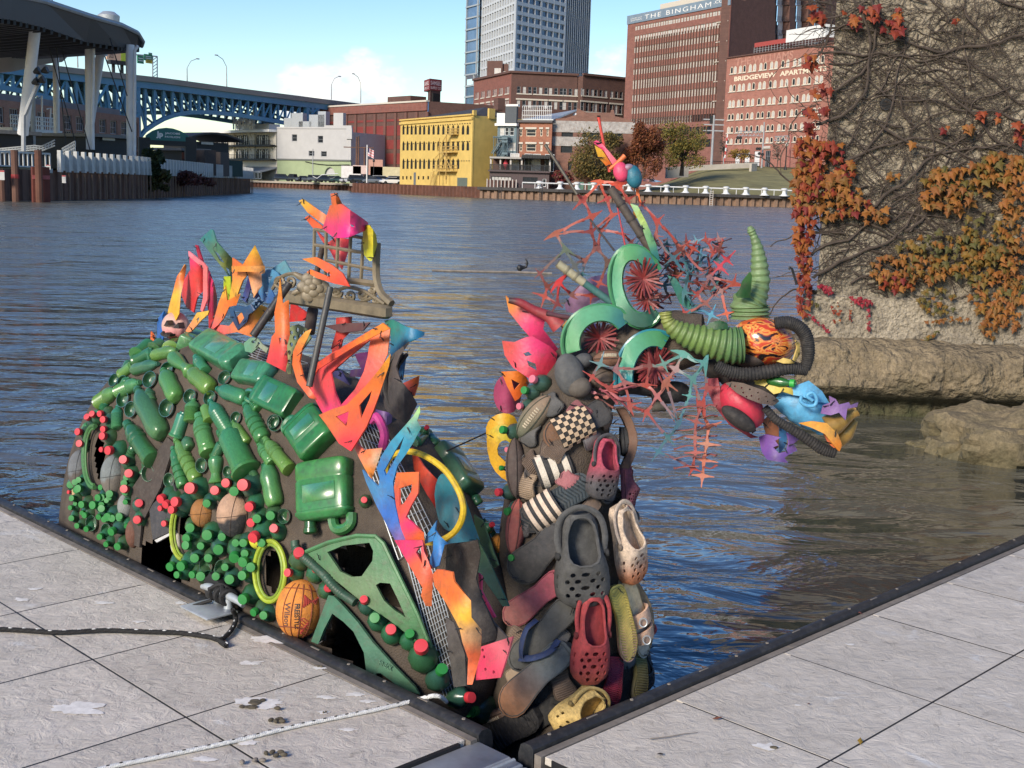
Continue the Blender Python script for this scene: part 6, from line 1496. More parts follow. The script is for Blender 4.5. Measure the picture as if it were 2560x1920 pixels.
def abutment():
 t=thing('stone_abutment','tall tan concrete abutment wall overgrown with ivy, standing in the water','wall',wp(3,-.42))
 def slab(name,prof,m,u0,u1,nu,amp,sc,depth=6):
  b=MB();rows=[]
  for(o,z)in prof:
   row=[]
   for i in range(nu+1):
    u=u0+(u1-u0)*i/nu;p=wp(u,z,o);k=noise.noise(p*sc)*amp+noise.noise(p*sc*3.1)*amp*.45+noise.noise(p*sc*9)*amp*.35
    row.append(p+WN*k+V((0,0,k*.3)))
   rows.append(row)
  n=nu+1;vs=[p for r in rows for p in r];fs=[[j*n+i,j*n+i+1,(j+1)*n+i+1,(j+1)*n+i]for j in range(len(rows)-1)for i in range(nu)]
  b.add(vs,fs)
  for i in(0,nu):
   sid=[r[i]for r in rows];bk=[p-WN*depth+WU*(2.2 if i==0 else 0)for p in sid];b.add(sid+bk,[[j,j+1,len(sid)+j+1,len(sid)+j]if i else[j+1,j,len(sid)+j,len(sid)+j+1]for j in range(len(sid)-1)])
  b.build(name,m,t)
 zs=np.linspace(.25,7.5,90).tolist()
 slab('wall_face',[(0,z)for z in zs],WALLM,0.02,9,110,.035,2.2)
 slab('footing',[(.02,.74),(.06,.72),(.07,.6),(.08,.45),(.09,.3),(.12,.15),(.16,.05)],WALLM,-.12,9,120,.03,2.5)
 lp=[(.04,.33),(.2,.31),(.32,.28),(.42,.23),(.50,.16),(.55,.07),(.56,-.02),(.54,-.10),(.48,-.17),(.38,-.22),(.28,-.25),(.22,-.30),(.20,-.40),(.2,-.6)]
 slab('ledge',lp,LEDGEM,-.22,9,260,.13,1.9)
 b=MB();p=wpx(2215,261,.02);b.ring(p,WU,V((0,0,1)),.05,.05,.012,20,6);b.build('drain_pipe',BLACK,t);b=MB();b.tube([p+WN*.012,p-WN*.2],.047,18);b.build('drain_hole',DARK,t)
abutment()
def ivy():
 rnd=random.Random(11);t=thing('ivy','autumn ivy in red, orange and olive clinging to the tan abutment wall','climbing plant',wp(.3,.3,.05))
 sm=mat('ivy_stem',(0.062,0.046,0.036),0.9,var=0.4,vs_=12)
 def stem(p,ang,n,step,r,wob,bend):
  P=[];x,y=p
  for i in range(n):
   q=wpx(*zw(x,y),.022+r+.012*math.sin(i*1.7+x));P.append(q);x+=math.cos(ang)*step;y-=math.sin(ang)*step;ang+=rnd.gauss(0,wob)+bend
  return P
 mains=[(100,960,.62,30,22,.022),(95,880,.75,20,20,.02),(115,620,.30,30,24,.018),(110,430,.15,34,22,.022),(130,320,.05,34,22,.018),(120,180,-.15,34,22,.016),(820,420,2.9,34,22,.016),(830,120,3.3,34,22,.018),(480,540,.1,22,20,.016),(830,520,2.8,30,20,.017),(300,720,.5,26,22,.02),(330,430,-.7,16,20,.018),(620,20,-1.3,12,20,.015),(840,30,3.0,30,22,.015),(130,60,-.1,32,22,.014),(200,560,.35,30,22,.018),(420,800,.55,24,22,.018),(230,980,.6,20,22,.014),(740,1190,1.6,14,20,.016),(480,1100,.6,16,20,.01)]
 for x,y,a,n,s,r in mains:
  r*=.8;P=stem((x,y),a,n,s,r,.16,0);b=MB();b.tube(P,[r*(1-.6*i/n)for i in range(n)],6);b.build('stem',sm,t)
 for k in range(230):
  x,y=rnd.uniform(105,830),rnd.uniform(0,900)if k%4 else rnd.uniform(700,1010)
  a=rnd.choice((rnd.gauss(.35,.3),rnd.gauss(.5,.3),rnd.gauss(3.2,.35),rnd.gauss(2.7,.3),rnd.gauss(-.4,.3)));n=rnd.randint(10,26);r=rnd.choice((.004,.005,.007,.011))
  P=stem((x,y),a,n,15,r,.2,rnd.gauss(0,.012));b=MB();b.tube(P,[r*(1-.6*i/n)for i in range(n)],4);b.build('stem',sm,t)
 b=MB()
 for k in range(2200):
  x,y=rnd.uniform(100,835),rnd.uniform(0,1000);P=stem((x,y),rnd.choice((.4,2.7,-.6,3.5,1.2))+rnd.gauss(0,.45),9,11,.0026,.25,0);b.tube(P,.0026,3)
 b.build('twigs',sm,t,kind='stuff')
 lo=[(0,-.08),(.22,-.2),(.5,-.12),(.36,.08),(.62,.34),(.32,.36),(.2,.55),(0,1.0)]
 def leafgeo(p,s,ang,tilt,c,b):
  X=WU*math.cos(ang)+V((0,0,1))*math.sin(ang);Y=WU*math.sin(ang)-V((0,0,1))*math.cos(ang);N=WN;Y=(Y*math.cos(tilt)+N*math.sin(tilt)).normalized();X=X.normalized()
  out=lo+[(-x,y)for x,y in lo[-2:0:-1]];vs=[p+X*x*s+Y*y*s+N*(abs(x)*-.25+.02)*s for x,y in out]+[p+Y*.25*s+N*.10*s]
  n=len(out);c=tuple(q*.56 for q in c);cc=[tuple(q*(1.15 if i==n else rnd.uniform(.8,1.1))for q in c)for i in range(n+1)];b.add(vs,[[i,(i+1)%n,n]for i in range(n)],cc)
 REDS=[(0.30,0.045,0.02),(0.36,0.07,0.02),(0.24,0.03,0.025),(0.40,0.12,0.025)];ORG=[(0.36,0.13,0.022),(0.30,0.11,0.025),(0.25,0.12,0.025),(0.40,0.16,0.03)];OLV=[(0.22,0.14,0.025),(0.16,0.12,0.025),(0.30,0.16,0.025),(0.12,0.11,0.03),(0.33,0.13,0.02)];PNK=[(0.42,0.03,0.05),(0.34,0.03,0.04)]
 regs=[]
 def ell(cx,cy,rx,ry,n,pal,s,rot=0.0,off=.09):regs.append((cx,cy,rx,ry,n,pal,s,rot,off))
 ell(85,560,42,130,95,REDS,.085);ell(70,760,33,150,105,REDS,.08);ell(68,960,24,130,85,REDS,.07);ell(60,660,28,120,60,ORG,.085)
 ell(150,580,90,90,90,ORG+REDS,.09);ell(170,680,90,75,75,ORG,.088);ell(235,700,70,40,28,ORG+REDS,.085);ell(320,745,40,35,16,ORG,.085)
 ell(640,620,150,55,80,ORG+OLV,.09);ell(560,690,85,45,46,ORG,.09);ell(760,580,80,55,56,OLV+ORG,.09);ell(800,690,45,70,40,ORG,.085)
 ell(560,880,170,80,125,OLV,.075);ell(430,935,130,65,80,ORG,.072);ell(690,830,90,90,78,OLV,.075);ell(740,970,100,110,130,OLV+ORG,.075);ell(780,1060,55,80,66,ORG,.072);ell(530,1040,70,50,42,OLV,.06);ell(700,1110,35,65,26,ORG,.07);ell(390,970,60,35,32,ORG+REDS,.07);ell(800,820,50,90,36,ORG,.075)
 ell(310,60,65,45,18,REDS,.095);ell(395,80,22,50,9,REDS,.10);ell(230,60,28,25,6,REDS,.09);ell(120,40,38,30,10,REDS,.10);ell(100,215,25,38,9,REDS,.10);ell(130,315,32,22,6,REDS,.10);ell(115,375,40,25,8,REDS,.10);ell(690,395,14,14,3,REDS,.10);ell(740,400,14,14,2,REDS,.09);ell(810,450,20,28,8,REDS,.095);ell(560,435,15,15,2,REDS,.09);ell(595,65,12,10,2,REDS,.08);ell(640,440,20,20,4,ORG,.08);ell(455,495,10,8,1,ORG,.1);ell(380,605,30,12,5,ORG,.07)
 ell(140,1000,28,12,14,PNK,.05,.5);ell(265,1040,42,12,22,PNK,.05,.25);ell(292,1095,6,55,14,PNK,.035);ell(182,1080,18,38,14,REDS,.035);ell(232,1075,5,40,8,REDS,.03);ell(125,1120,55,7,22,PNK,.03,.75);ell(105,1050,20,12,8,OLV,.04);ell(310,1188,60,6,30,OLV,.03,.1);ell(490,1170,60,6,26,OLV,.035,-.5);ell(570,1105,80,9,26,ORG,.035,-.12);ell(600,1215,50,7,30,REDS,.026,.08);ell(720,1222,90,15,70,[(0.22,0.2,0.05),(0.27,0.22,0.05)],.035,.04)
 allv=[]
 for cx,cy,rx,ry,n,pal,s,rot,off in regs:
  for i in range(n):
   rr,th=math.sqrt(rnd.random())*1.05,rnd.uniform(0,6.283);x,y=rr*math.cos(th)*rx,rr*math.sin(th)*ry;x,y=cx+x*math.cos(rot)-y*math.sin(rot),cy+x*math.sin(rot)+y*math.cos(rot)
   o=off if y<1000 else.13;p=wpx(*zw(x,y),o+rnd.uniform(-.04,.07)*(1 if y<1000 else.3));allv.append((p,s*rnd.uniform(.5,1.1),rnd.gauss(0,.45),rnd.uniform(.1,.8),pal[rnd.randrange(len(pal))]))
 allv.sort(key=lambda a:-a[1]);rest=MB()
 for k,(p,s,a,ti,c)in enumerate(allv):
  if k<300:b=MB();leafgeo(p,s,a,ti,c,b);b.build('leaf',LEAF,t,smooth=False)
  else:leafgeo(p,s,a,ti,c,rest)
 rest.build('leaves',LEAF,t,smooth=False,kind='stuff')
ivy()
def rocks():
 rm=stonemat('wet_river_rock',(0.24,0.185,0.105),(0.08,0.065,0.04),.03,14,0.5)
 for k,(x,y,rx,ry,rz,lab,d)in enumerate(((2450,1060,.46,.4,.27,'flat topped tan rock behind the larger boulder at the wall\'s foot',10.9),(2530,1125,.62,.45,.34,'largest mossy boulder at the right edge of the water',10.25),(2385,1118,.22,.22,.13,'small dark wet rock left of the largest boulder',10.3),(2312,1098,.13,.12,.05,'barely surfacing stone left of the boulders',10.6),(2690,1130,.6,.5,.4,'boulder partly outside the picture at the right edge',10.4))):
  c=at(x,y,d);c.z=-.42+(rz*.35 if k!=3 else 0);t=thing('boulder',lab,'rock',c,'rocks at the foot of the abutment');b=MB()
  def fn(v,c=c):
   q=c+v*.9;return 1+noise.noise(q*1.5)*.26+noise.noise(q*4)*.12+noise.noise(q*14)*.03+(0.12 if abs(v.x)+abs(v.y)>1.2 else 0)-(.18 if v.z>.6 else 0)
  b.ball(c,(rx,ry,rz),40,26,V((.95,.3,0)),V((-.3,.95,0)),fn=fn);b.build('rock',rm,t,ang=28)
rocks()
t=thing('floating_branch','long pale stick floating on the river left of the serpent\'s head','driftwood',ground(1180,678,WATER_Z));b=MB()
b.tube(smoothpath([ground(x,y,WATER_Z+.02)for x,y in((1080,676),(1150,678),(1230,680),(1300,681),(1380,684))]),.035,6);b.build('stick',EDGEWOOD,t)
c=ground(1305,679,WATER_Z);t=thing('water_bird','small dark bird sitting on the floating stick','bird',c);b=MB();b.tube(smoothpath([c+V((-.14,0,.08)),c+V((-.02,0,.1)),c+V((.1,0,.13)),c+V((.12,0,.25)),c+V((.08,0,.33)),c+V((.15,0,.36))]),[.02,.05,.075,.085,.09,.08,.07,.055,.045,.04,.035,.032,.03,.028,.026,.03,.035,.036,.034,.028,.02,.017,.014,.012,.010,.008,.006,.006,.006,.005,.005][:31],8);b.build('body',BLACK,t)
t=thing('iron_hook','thin dark iron rod with hooked top standing left of the ivy wall','rod',at(1988,705,11.8));b=MB();b.tube([at(1992,712,11.8),at(1980,672,11.8),at(1974,668,11.8),at(1972,674,11.8)],.012,6);b.build('rod',BLACK,t)
# ================================================================ THE SERPENT: body arch
za,zc,zd,zb=zf(360,460,2.989),zf(600,820,2.766),zf(600,1350,2.91),zf(150,820,2.633)
OR,RD,PK,YL_,TL,BL_,PU,NV_,LM,GN=(0.72,0.14,0.025),(0.52,0.03,0.03),(0.68,0.03,0.14),(0.70,0.38,0.03),(0.025,0.19,0.19),(0.03,0.17,0.48),(0.15,0.03,0.22),(0.015,0.035,0.10),(0.42,0.52,0.03),(0.05,0.17,0.065)
BTL=mat('sprayed_bottle',src='obj',rough=0.28,var=0.3,vs_=18,dirt=0.6,dcol=(0.05,0.06,0.04),coat=0.15,trans=0.22)
def _tint(m):
 t=m.node_tree;mu=next(n for n in t.nodes if n.bl_idname=='ShaderNodeVectorMath');src=mu.inputs[0].links[0].from_socket
 a=_n('ShaderNodeAttribute',t,attribute_name='col');k=_n('ShaderNodeVectorMath',t,operation='MULTIPLY');_lk(t,src,k.inputs[0]);_lk(t,a.outputs['Color'],k.inputs[1]);_lk(t,k.outputs[0],mu.inputs[0]);return m
for _m in(BTL,PAINTO,RUBBERO):_tint(_m)
BURLAP=mat('brown_burlap',(0.085,0.066,0.05),0.95,var=0.35,vs_=7,dirt=0.4,dcol=(0.04,0.035,0.03),bump=0.006,bs=170)
CAPM=mat('bottle_cap_plastic',src='obj',rough=0.5,var=0.12,vs_=20)
D1,D2,HC=V((.70711,-.70711,0)),V((.70711,.70711,0)),V((-1.198,5.415,-.45))
HA,HB,HZ,HE=1.729,.42,1.44,2.492
def hump_pt(v):
 k=(abs(v.x)**HE+abs(v.y)**HE+abs(v.z)**HE)**(-1/HE);w=v*k;w.x*=.905 if w.x<0 else 1-.17*w.x**3*max(0,1-w.z*2.2);w.z*=1-.10*max(0,-w.x)**2;return HC+D1*w.x*HA+D2*w.y*HB+V((0,0,w.z*HZ))
class Skin:
 def __init__(s,vs,fs):s.t=BVHTree.FromPolygons(vs,fs)
 def hit(s,x,y):
  d=ray(x,y).normalized();h=s.t.ray_cast(CAM,d)
  if h[0]is None:
   best=None
   for k in range(40):
    q=CAM+d*(3.6+k*.1);n=s.t.find_nearest(q)
    if best is None or n[3]<best[3]:best=n
   h=best
  n=h[1];n=n if n.dot(d)<0 else-n
  return h[0],n
def inpoly(x,y,l):
 c=False;j=len(l)-1
 for i in range(len(l)):
  if(l[i][1]>y)!=(l[j][1]>y)and x<(l[j][0]-l[i][0])*(y-l[i][1])/(l[j][1]-l[i][1])+l[i][0]:c=not c
  j=i
 return c
def topx(p):
 v=p-CAM;z=v.dot(_f);return PW/2+FPX*v.dot(_r)/z,PH/2-FPX*v.dot(_u)/z
SB=thing('serpent_sculpture','arched serpent body made of green bottles, jugs and bright plastic fins','sculpture',HC)
def shell():
 NU,NV=320,100;vs,fs=[],[]
 for j in range(NV+1):
  th=(j/NV)*math.pi/2*.999
  for i in range(NU):
   ph=2*math.pi*i/NU;p=hump_pt(V((math.cos(th)*math.cos(ph),math.cos(th)*math.sin(ph),math.sin(th))));vs.append(p)
 for j in range(NV):
  for i in range(NU):fs.append((j*NU+i,j*NU+(i+1)%NU,(j+1)*NU+(i+1)%NU,(j+1)*NU+i))
 sk=Skin(vs,fs)
 ell=lambda z,cx,cy,rx,ry:[z(cx+rx*math.cos(q*.5236),cy+ry*math.sin(q*.5236))for q in range(12)]
 cut=[ell(zb,262,850,32,140),[zb(*p)for p in((545,1430),(640,1385),(765,1325),(790,1480),(870,1660),(700,1680),(540,1560))],ell(zb,830,1300,40,100),ell(zd,262,220,78,175),[zd(*p)for p in((670,70),(1000,10),(1030,160),(1240,560),(1090,450),(1000,330),(930,270),(770,240))],[zd(*p)for p in((580,760),(720,500),(850,590),(930,740),(1000,980),(860,930))]]
 keep=[]
 for f in fs:
  c=(vs[f[0]]+vs[f[2]])/2;n=(vs[f[1]]-vs[f[0]]).cross(vs[f[3]]-vs[f[0]])
  if n.dot(c-CAM)<0:
   x,y=topx(c)
   if any(inpoly(x,y,l)for l in cut):continue
  keep.append(f)
 b=MB();b.add(vs,keep);b.build('burlap_shell',BURLAP,SB);return sk
HS=shell()
rb=random.Random(21)
# ---- bottle kinds: unit radius, unit length, neck up
def lathe_proto(name,prof,n=16,wob=None,caps=True):
 b=MB();cols=[]
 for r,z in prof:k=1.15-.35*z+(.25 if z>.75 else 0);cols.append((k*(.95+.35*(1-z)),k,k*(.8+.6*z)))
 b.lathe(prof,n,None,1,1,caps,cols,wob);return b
def _mesh(b,name,m,**kw):
 o=b.build(name,m,None,M=Matrix(),**kw);me=o.data;bpy.data.objects.remove(o);return me
petal=lambda k,n,z:1-(.16*(0.5+.5*math.cos(k*5*2*math.pi/n))*max(0,1-z/.14))
ribp=[(.55,0),(.9,.02),(.97,.05)]+[(.97 if q%2 else.84,.08+q*.034)for q in range(16)]+[(.95,.64),(.9,.72),(.62,.82),(.34,.9),(.32,.93),(.42,.935),(.42,.95),(.32,.955),(.32,1)]
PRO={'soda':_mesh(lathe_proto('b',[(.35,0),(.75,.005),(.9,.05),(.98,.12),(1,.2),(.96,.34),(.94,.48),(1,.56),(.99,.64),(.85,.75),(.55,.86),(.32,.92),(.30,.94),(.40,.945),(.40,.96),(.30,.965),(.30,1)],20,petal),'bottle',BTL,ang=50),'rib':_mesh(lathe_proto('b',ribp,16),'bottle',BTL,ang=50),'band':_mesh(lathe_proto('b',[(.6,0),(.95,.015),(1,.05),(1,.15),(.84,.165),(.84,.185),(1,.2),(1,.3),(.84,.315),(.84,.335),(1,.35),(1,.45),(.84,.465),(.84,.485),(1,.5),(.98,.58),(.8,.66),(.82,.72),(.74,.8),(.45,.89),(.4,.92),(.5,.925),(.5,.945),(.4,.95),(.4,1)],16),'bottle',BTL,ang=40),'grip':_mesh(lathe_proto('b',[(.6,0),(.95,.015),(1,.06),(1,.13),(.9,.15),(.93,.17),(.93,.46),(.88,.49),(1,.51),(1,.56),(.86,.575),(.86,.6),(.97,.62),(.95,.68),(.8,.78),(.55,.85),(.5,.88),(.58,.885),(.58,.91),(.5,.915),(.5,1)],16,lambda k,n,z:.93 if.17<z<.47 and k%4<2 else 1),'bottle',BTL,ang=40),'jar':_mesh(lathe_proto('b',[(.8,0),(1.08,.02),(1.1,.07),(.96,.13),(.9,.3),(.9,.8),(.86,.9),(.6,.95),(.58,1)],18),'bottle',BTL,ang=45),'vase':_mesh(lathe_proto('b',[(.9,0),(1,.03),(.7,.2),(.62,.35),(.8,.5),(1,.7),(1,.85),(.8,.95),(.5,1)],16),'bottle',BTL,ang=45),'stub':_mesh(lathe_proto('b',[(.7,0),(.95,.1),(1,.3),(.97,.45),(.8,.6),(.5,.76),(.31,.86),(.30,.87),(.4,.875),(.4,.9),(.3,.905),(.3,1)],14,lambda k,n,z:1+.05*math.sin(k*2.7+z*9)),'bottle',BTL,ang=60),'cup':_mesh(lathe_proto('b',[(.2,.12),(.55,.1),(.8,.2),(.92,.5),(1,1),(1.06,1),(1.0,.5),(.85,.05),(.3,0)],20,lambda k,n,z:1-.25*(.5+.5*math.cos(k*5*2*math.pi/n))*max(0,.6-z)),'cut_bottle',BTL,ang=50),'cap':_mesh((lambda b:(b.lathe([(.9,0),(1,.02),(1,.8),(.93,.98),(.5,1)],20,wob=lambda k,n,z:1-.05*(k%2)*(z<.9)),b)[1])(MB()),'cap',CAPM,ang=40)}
def frame_(p,ax,nrm,sx,sy,sz):
 Z=ax.normalized();X=nrm-Z*nrm.dot(Z);X=X.normalized()if X.length>1e-4 else Z.orthogonal().normalized();Y=Z.cross(X)
 return Matrix(((X.x*sx,Y.x*sy,Z.x*sz,p.x),(X.y*sx,Y.y*sy,Z.y*sz,p.y),(X.z*sx,Y.z*sy,Z.z*sz,p.z),(0,0,0,1)))
GREENS=[(0.04,0.21,0.07),(0.075,0.27,0.08),(0.03,0.15,0.055),(0.11,0.28,0.06),(0.04,0.23,0.11),(0.05,0.18,0.08)]
def part(kind,M,c,root,name='bottle',label=None):
 o=link(name,PRO[kind],M,root,label=label);o.color=(*c,1);return o
def mpp(p):return(p-CAM).dot(_f)/FPX
LIES=[]
def lie(root,skin,z,A,B,w,kind,c=None,sink=.25,name='bottle'):
 if z is zb:LIES.append((A,B))
 (pa,na),(pb,nb)=skin.hit(*z(*A)),skin.hit(*z(*B));s=z(1,0)[0]-z(0,0)[0];r=w*s*mpp(pa)/1.75;n=(na+nb).normalized()
 return part(kind,frame_(pb+n*r*(1-2*sink),pa-pb,n,r,r,(pa-pb).length),c or GREENS[rb.randrange(6)],root,name)
def poke(root,skin,z,cap,body,r,red,c=None,capr=.5,extra=1.35):
 """bottle end pushed out of the skin, screw cap towards the viewer"""
 p,n=skin.hit(*z(*body));s=z(1,0)[0]-z(0,0)[0];R_=r*s*mpp(p)*1.22;q=at(*z(*cap),p.y-R_*1.5);ax=(q-p);L=max(ax.length,R_*2.0);ax=ax.normalized()
 base=q-ax*L*1.0;base=base-ax*R_*.3;tot=(q-base).length
 o=part('stub',frame_(base,ax,V((0,0,1)),R_,R_,tot),c or[(0.035,0.13,0.05),(0.03,0.15,0.06),(0.05,0.12,0.045),(0.03,0.11,0.065)][rb.randrange(4)],root)
 cr=R_*capr*.95;cp=part('cap',frame_(q-ax*cr*.25,ax,V((0,0,1)),cr,cr,cr*1.15),((0.55,0.035,0.05),(0.02,0.20,0.04),(0.55,0.15,0.2))[red if isinstance(red,int)else 0],o,'cap')
def cupat(root,skin,z,c,r,col_=None,ax=None):
 p,n=skin.hit(*z(*c));s=z(1,0)[0]-z(0,0)[0];R_=r*s*mpp(p);LIES.append((c,c))if z is zb else 0;part('cup',frame_(p-n*R_*.1,(n+(ax or V((0,-.6,.1)))).normalized(),V((0,0,1)),R_,R_,R_*.9),col_ or(0.015,0.09,0.03),root,'cut_bottle')
def ballat(root,skin,z,c,rx,ry,col_,kind='basket',out=.25,label=None,col2=None,tilt=0.0):
 p,n=skin.hit(*z(*c));s=z(1,0)[0]-z(0,0)[0];k=mpp(p);a,d=rx*s*k,ry*s*k;p=p+n*min(a,d)*out;q=at(*z(*c),p.y);b=MB()
 X,Z=_r*math.cos(tilt)-_u*math.sin(tilt),_u*math.cos(tilt)+_r*math.sin(tilt);Y=Z.cross(X);m=min(a,d)*1.0
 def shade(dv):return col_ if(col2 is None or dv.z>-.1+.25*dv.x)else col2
 rings,cols=[],[];NN,MM=28,18
 for j in range(MM+1):
  t=max(-1.53,min(1.53,-math.pi/2+math.pi*j/MM));rr=[]
  for i in range(NN):
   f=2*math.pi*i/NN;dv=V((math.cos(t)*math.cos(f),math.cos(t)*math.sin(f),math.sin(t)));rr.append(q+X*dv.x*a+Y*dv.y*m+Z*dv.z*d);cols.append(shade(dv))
  rings.append(rr)
 vs=[v for r_ in rings for v in r_];fs=[[j*NN+i,j*NN+(i+1)%NN,(j+1)*NN+(i+1)%NN,(j+1)*NN+i]for j in range(MM)for i in range(NN)]+[list(range(NN))[::-1],list(range(MM*NN,MM*NN+NN))]
 b.add(vs,fs,cols);o=b.build('ball',RUBBER,root,label=label)
 if kind=='basket':
  g_=MB();g_.col=tuple(x*.18 for x in col_)
  W=lambda u,v:q+X*u.x*a*1.006+Y*u.y*m*1.006+Z*u.z*d*1.006
  for(e1,e2)in((V((1,0,.1)),V((0,1,0))),(V((.2,0,1)),V((0,1,0))),(V((.75,-.66,0)),V((0,0,1)))):
   g_.tube([W((e1.normalized()*math.cos(h)+e2*math.sin(h)),0)for h in np.linspace(0,6.2832,37).tolist()],m*.017,4)
  g_.build('ball_seam',RUBBER,o)
 return o,q,X,Y,Z,a,d,m
# ---- bottles lying on the flank
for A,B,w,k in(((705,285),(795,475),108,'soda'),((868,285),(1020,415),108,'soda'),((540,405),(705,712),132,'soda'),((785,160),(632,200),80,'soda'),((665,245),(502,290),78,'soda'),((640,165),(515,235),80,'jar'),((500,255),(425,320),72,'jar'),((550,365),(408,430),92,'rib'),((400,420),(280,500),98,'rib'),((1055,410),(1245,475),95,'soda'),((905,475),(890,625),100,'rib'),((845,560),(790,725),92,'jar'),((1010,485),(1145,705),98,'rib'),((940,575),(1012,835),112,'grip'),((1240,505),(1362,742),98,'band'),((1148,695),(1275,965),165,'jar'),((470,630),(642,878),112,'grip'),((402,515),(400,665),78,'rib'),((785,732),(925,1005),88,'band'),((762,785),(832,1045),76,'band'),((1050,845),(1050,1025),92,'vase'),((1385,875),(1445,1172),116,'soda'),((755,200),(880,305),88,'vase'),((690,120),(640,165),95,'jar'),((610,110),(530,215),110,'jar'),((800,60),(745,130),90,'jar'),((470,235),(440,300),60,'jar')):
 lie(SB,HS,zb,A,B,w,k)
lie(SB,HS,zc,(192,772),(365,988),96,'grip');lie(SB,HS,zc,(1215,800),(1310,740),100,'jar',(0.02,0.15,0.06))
for c,r in(((615,347),54),((375,352),42),((875,457),48),((1005,467),46),((728,532),58),((1100,337),46),((605,955),52),((740,1000),45),((1118,945),36),((440,475),52),((490,540),50),((430,360),40),((1420,620),44),((985,1560),52),((1095,1580),58),((235,1280),50),((330,1330),46),((1010,1640),50),((905,1600),42)):cupat(SB,HS,zb,c,r)
cupat(SB,HS,zc,(265,665),55);cupat(SB,HS,zc,(322,1300),50)
# ---- caps pushed out: 0 red, 1 green
for cx,cy,bx,by,r,k in((185,590,235,622,38,0),(218,570,262,600,38,0),(272,564,330,560,38,0),(293,602,345,602,40,0),(293,665,342,660,38,0),(290,712,352,718,45,0),(280,800,330,800,32,0),(332,805,412,800,52,0),(424,868,466,880,50,0),(459,958,490,965,50,0),(430,1060,472,1066,48,0),(522,1155,536,1166,48,0),(514,1260,546,1250,48,0),(128,684,190,690,42,0),(136,762,182,772,42,0),(62,1080,100,1078,22,0),(868,1055,932,1060,68,0),(1026,1070,1062,1076,54,0),(1100,1020,1142,1020,54,0),(1216,1034,1276,1040,70,0),(1256,1172,1302,1150,58,0),(1266,1278,1312,1260,52,0),(1285,1370,1352,1322,64,0),(1414,1322,1450,1340,52,0),(676,1120,742,1090,52,0),(708,1156,772,1122,48,0),(772,1145,852,1150,58,0),(746,1195,812,1190,48,0),(668,1186,720,1180,34,0),(692,1286,732,1280,36,0),(130,1000,166,1000,36,1),(130,1058,186,1060,46,1),(86,1120,132,1120,36,1),(152,1160,202,1150,42,1),(260,1114,312,1100,42,1),(228,1165,292,1160,48,1),(275,1048,320,1040,34,1),(324,1240,372,1222,48,1),(350,1335,412,1302,48,1),(388,1434,432,1410,44,1),(76,1182,120,1176,30,1),(82,1250,112,1240,36,1),(976,1360,1012,1346,62,1),(1046,1455,1066,1436,60,1),(1152,1502,1176,1450,62,1),(1214,1536,1262,1510,58,1),(1212,1626,1262,1600,52,1),(842,1380,892,1360,52,1),(840,1430,902,1430,52,1),(736,1566,792,1532,52,1),(810,1562,872,1532,58,1),(780,1622,832,1610,42,1),(880,1620,930,1600,44,1),(105,1155,130,1150,26,1),(170,1230,215,1215,36,1),(120,1300,160,1290,34,1),(180,1320,215,1300,34,1),(260,1240,290,1220,34,1),(270,1370,310,1350,38,1),(310,1420,345,1400,34,1),(440,1300,455,1280,30,1),(150,1215,175,1200,28,1)):poke(SB,HS,zb,(cx,cy),(bx,by),r,k)
for cx,cy,bx,by,r,k in((430,100,442,150,70,0),(555,210,550,250,58,0),(642,350,632,366,56,0),(358,238,422,240,54,0),(30,255,92,242,62,1),(30,150,92,130,58,1),(34,425,102,392,68,1),(112,520,182,482,52,1),(180,545,220,530,55,1),(905,440,932,492,54,0),(985,570,1012,588,68,1),(1100,655,1112,682,70,0),(1235,690,1236,742,62,1),(1320,785,1340,870,92,0),(1465,950,1430,1020,76,1),(1665,1145,1560,1140,70,0),(1685,1240,1800,1230,84,1)):poke(SB,HS,zd,(cx,cy),(bx,by),r,k)
for cx,cy,bx,by,r,k in((1740,1362,1700,1390,34,0),(1855,1582,1810,1590,50,0),(1290,690,1270,720,30,0),(860,1190,870,1200,40,0)):poke(SB,HS,zc,(cx,cy),(bx,by),r,k)
for k_ in range(60):
 x,y=rb.uniform(70,470),rb.uniform(980,1400)
 if y<1010+(x-70)*.9 and y>950 and not(180<x<440 and y<1090):poke(SB,HS,zb,(x-rb.uniform(20,36),y+rb.uniform(-4,14)),(x,y),rb.uniform(30,44),1)
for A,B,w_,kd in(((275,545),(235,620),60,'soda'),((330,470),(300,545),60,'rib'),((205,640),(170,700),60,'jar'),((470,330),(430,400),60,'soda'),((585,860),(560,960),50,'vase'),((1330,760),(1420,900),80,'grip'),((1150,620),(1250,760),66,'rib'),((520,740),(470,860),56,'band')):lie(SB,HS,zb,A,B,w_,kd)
seg=[((a[0]+b_[0])/2,(a[1]+b_[1])/2)for a,b_ in LIES];FL=[(520,200),(760,120),(1050,330),(1250,430),(1440,660),(1440,1000),(1180,1010),(960,1010),(760,700),(470,620),(400,470)];n_f=0
for k_ in range(1500):
 x,y=rb.uniform(390,1440),rb.uniform(120,1010)
 if inpoly(x,y,FL)and all((x-a)**2+(y-c)**2>92**2 for a,c in seg):
  seg.append((x,y));n_f+=1;h=rb.gauss(1.0,.3);L_=rb.uniform(38,62)
  if n_f%3==0:cupat(SB,HS,zb,(x,y),rb.uniform(36,50))
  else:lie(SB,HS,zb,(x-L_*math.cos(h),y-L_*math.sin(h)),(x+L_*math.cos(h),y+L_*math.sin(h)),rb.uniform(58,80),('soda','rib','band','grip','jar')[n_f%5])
for x,y in((890,1300),(960,1420),(1100,1360),(1240,1400),(920,1500),(1010,1500),(1120,1560),(1060,1620),(1250,1470),(1190,1400),(1290,1560),(1150,1640),(960,1620),(1330,1240),(1360,1400),(1180,1060),(1000,1140),(1420,1220)):poke(SB,HS,zb,(x-28,y+12),(x,y),rb.uniform(44,58),1)
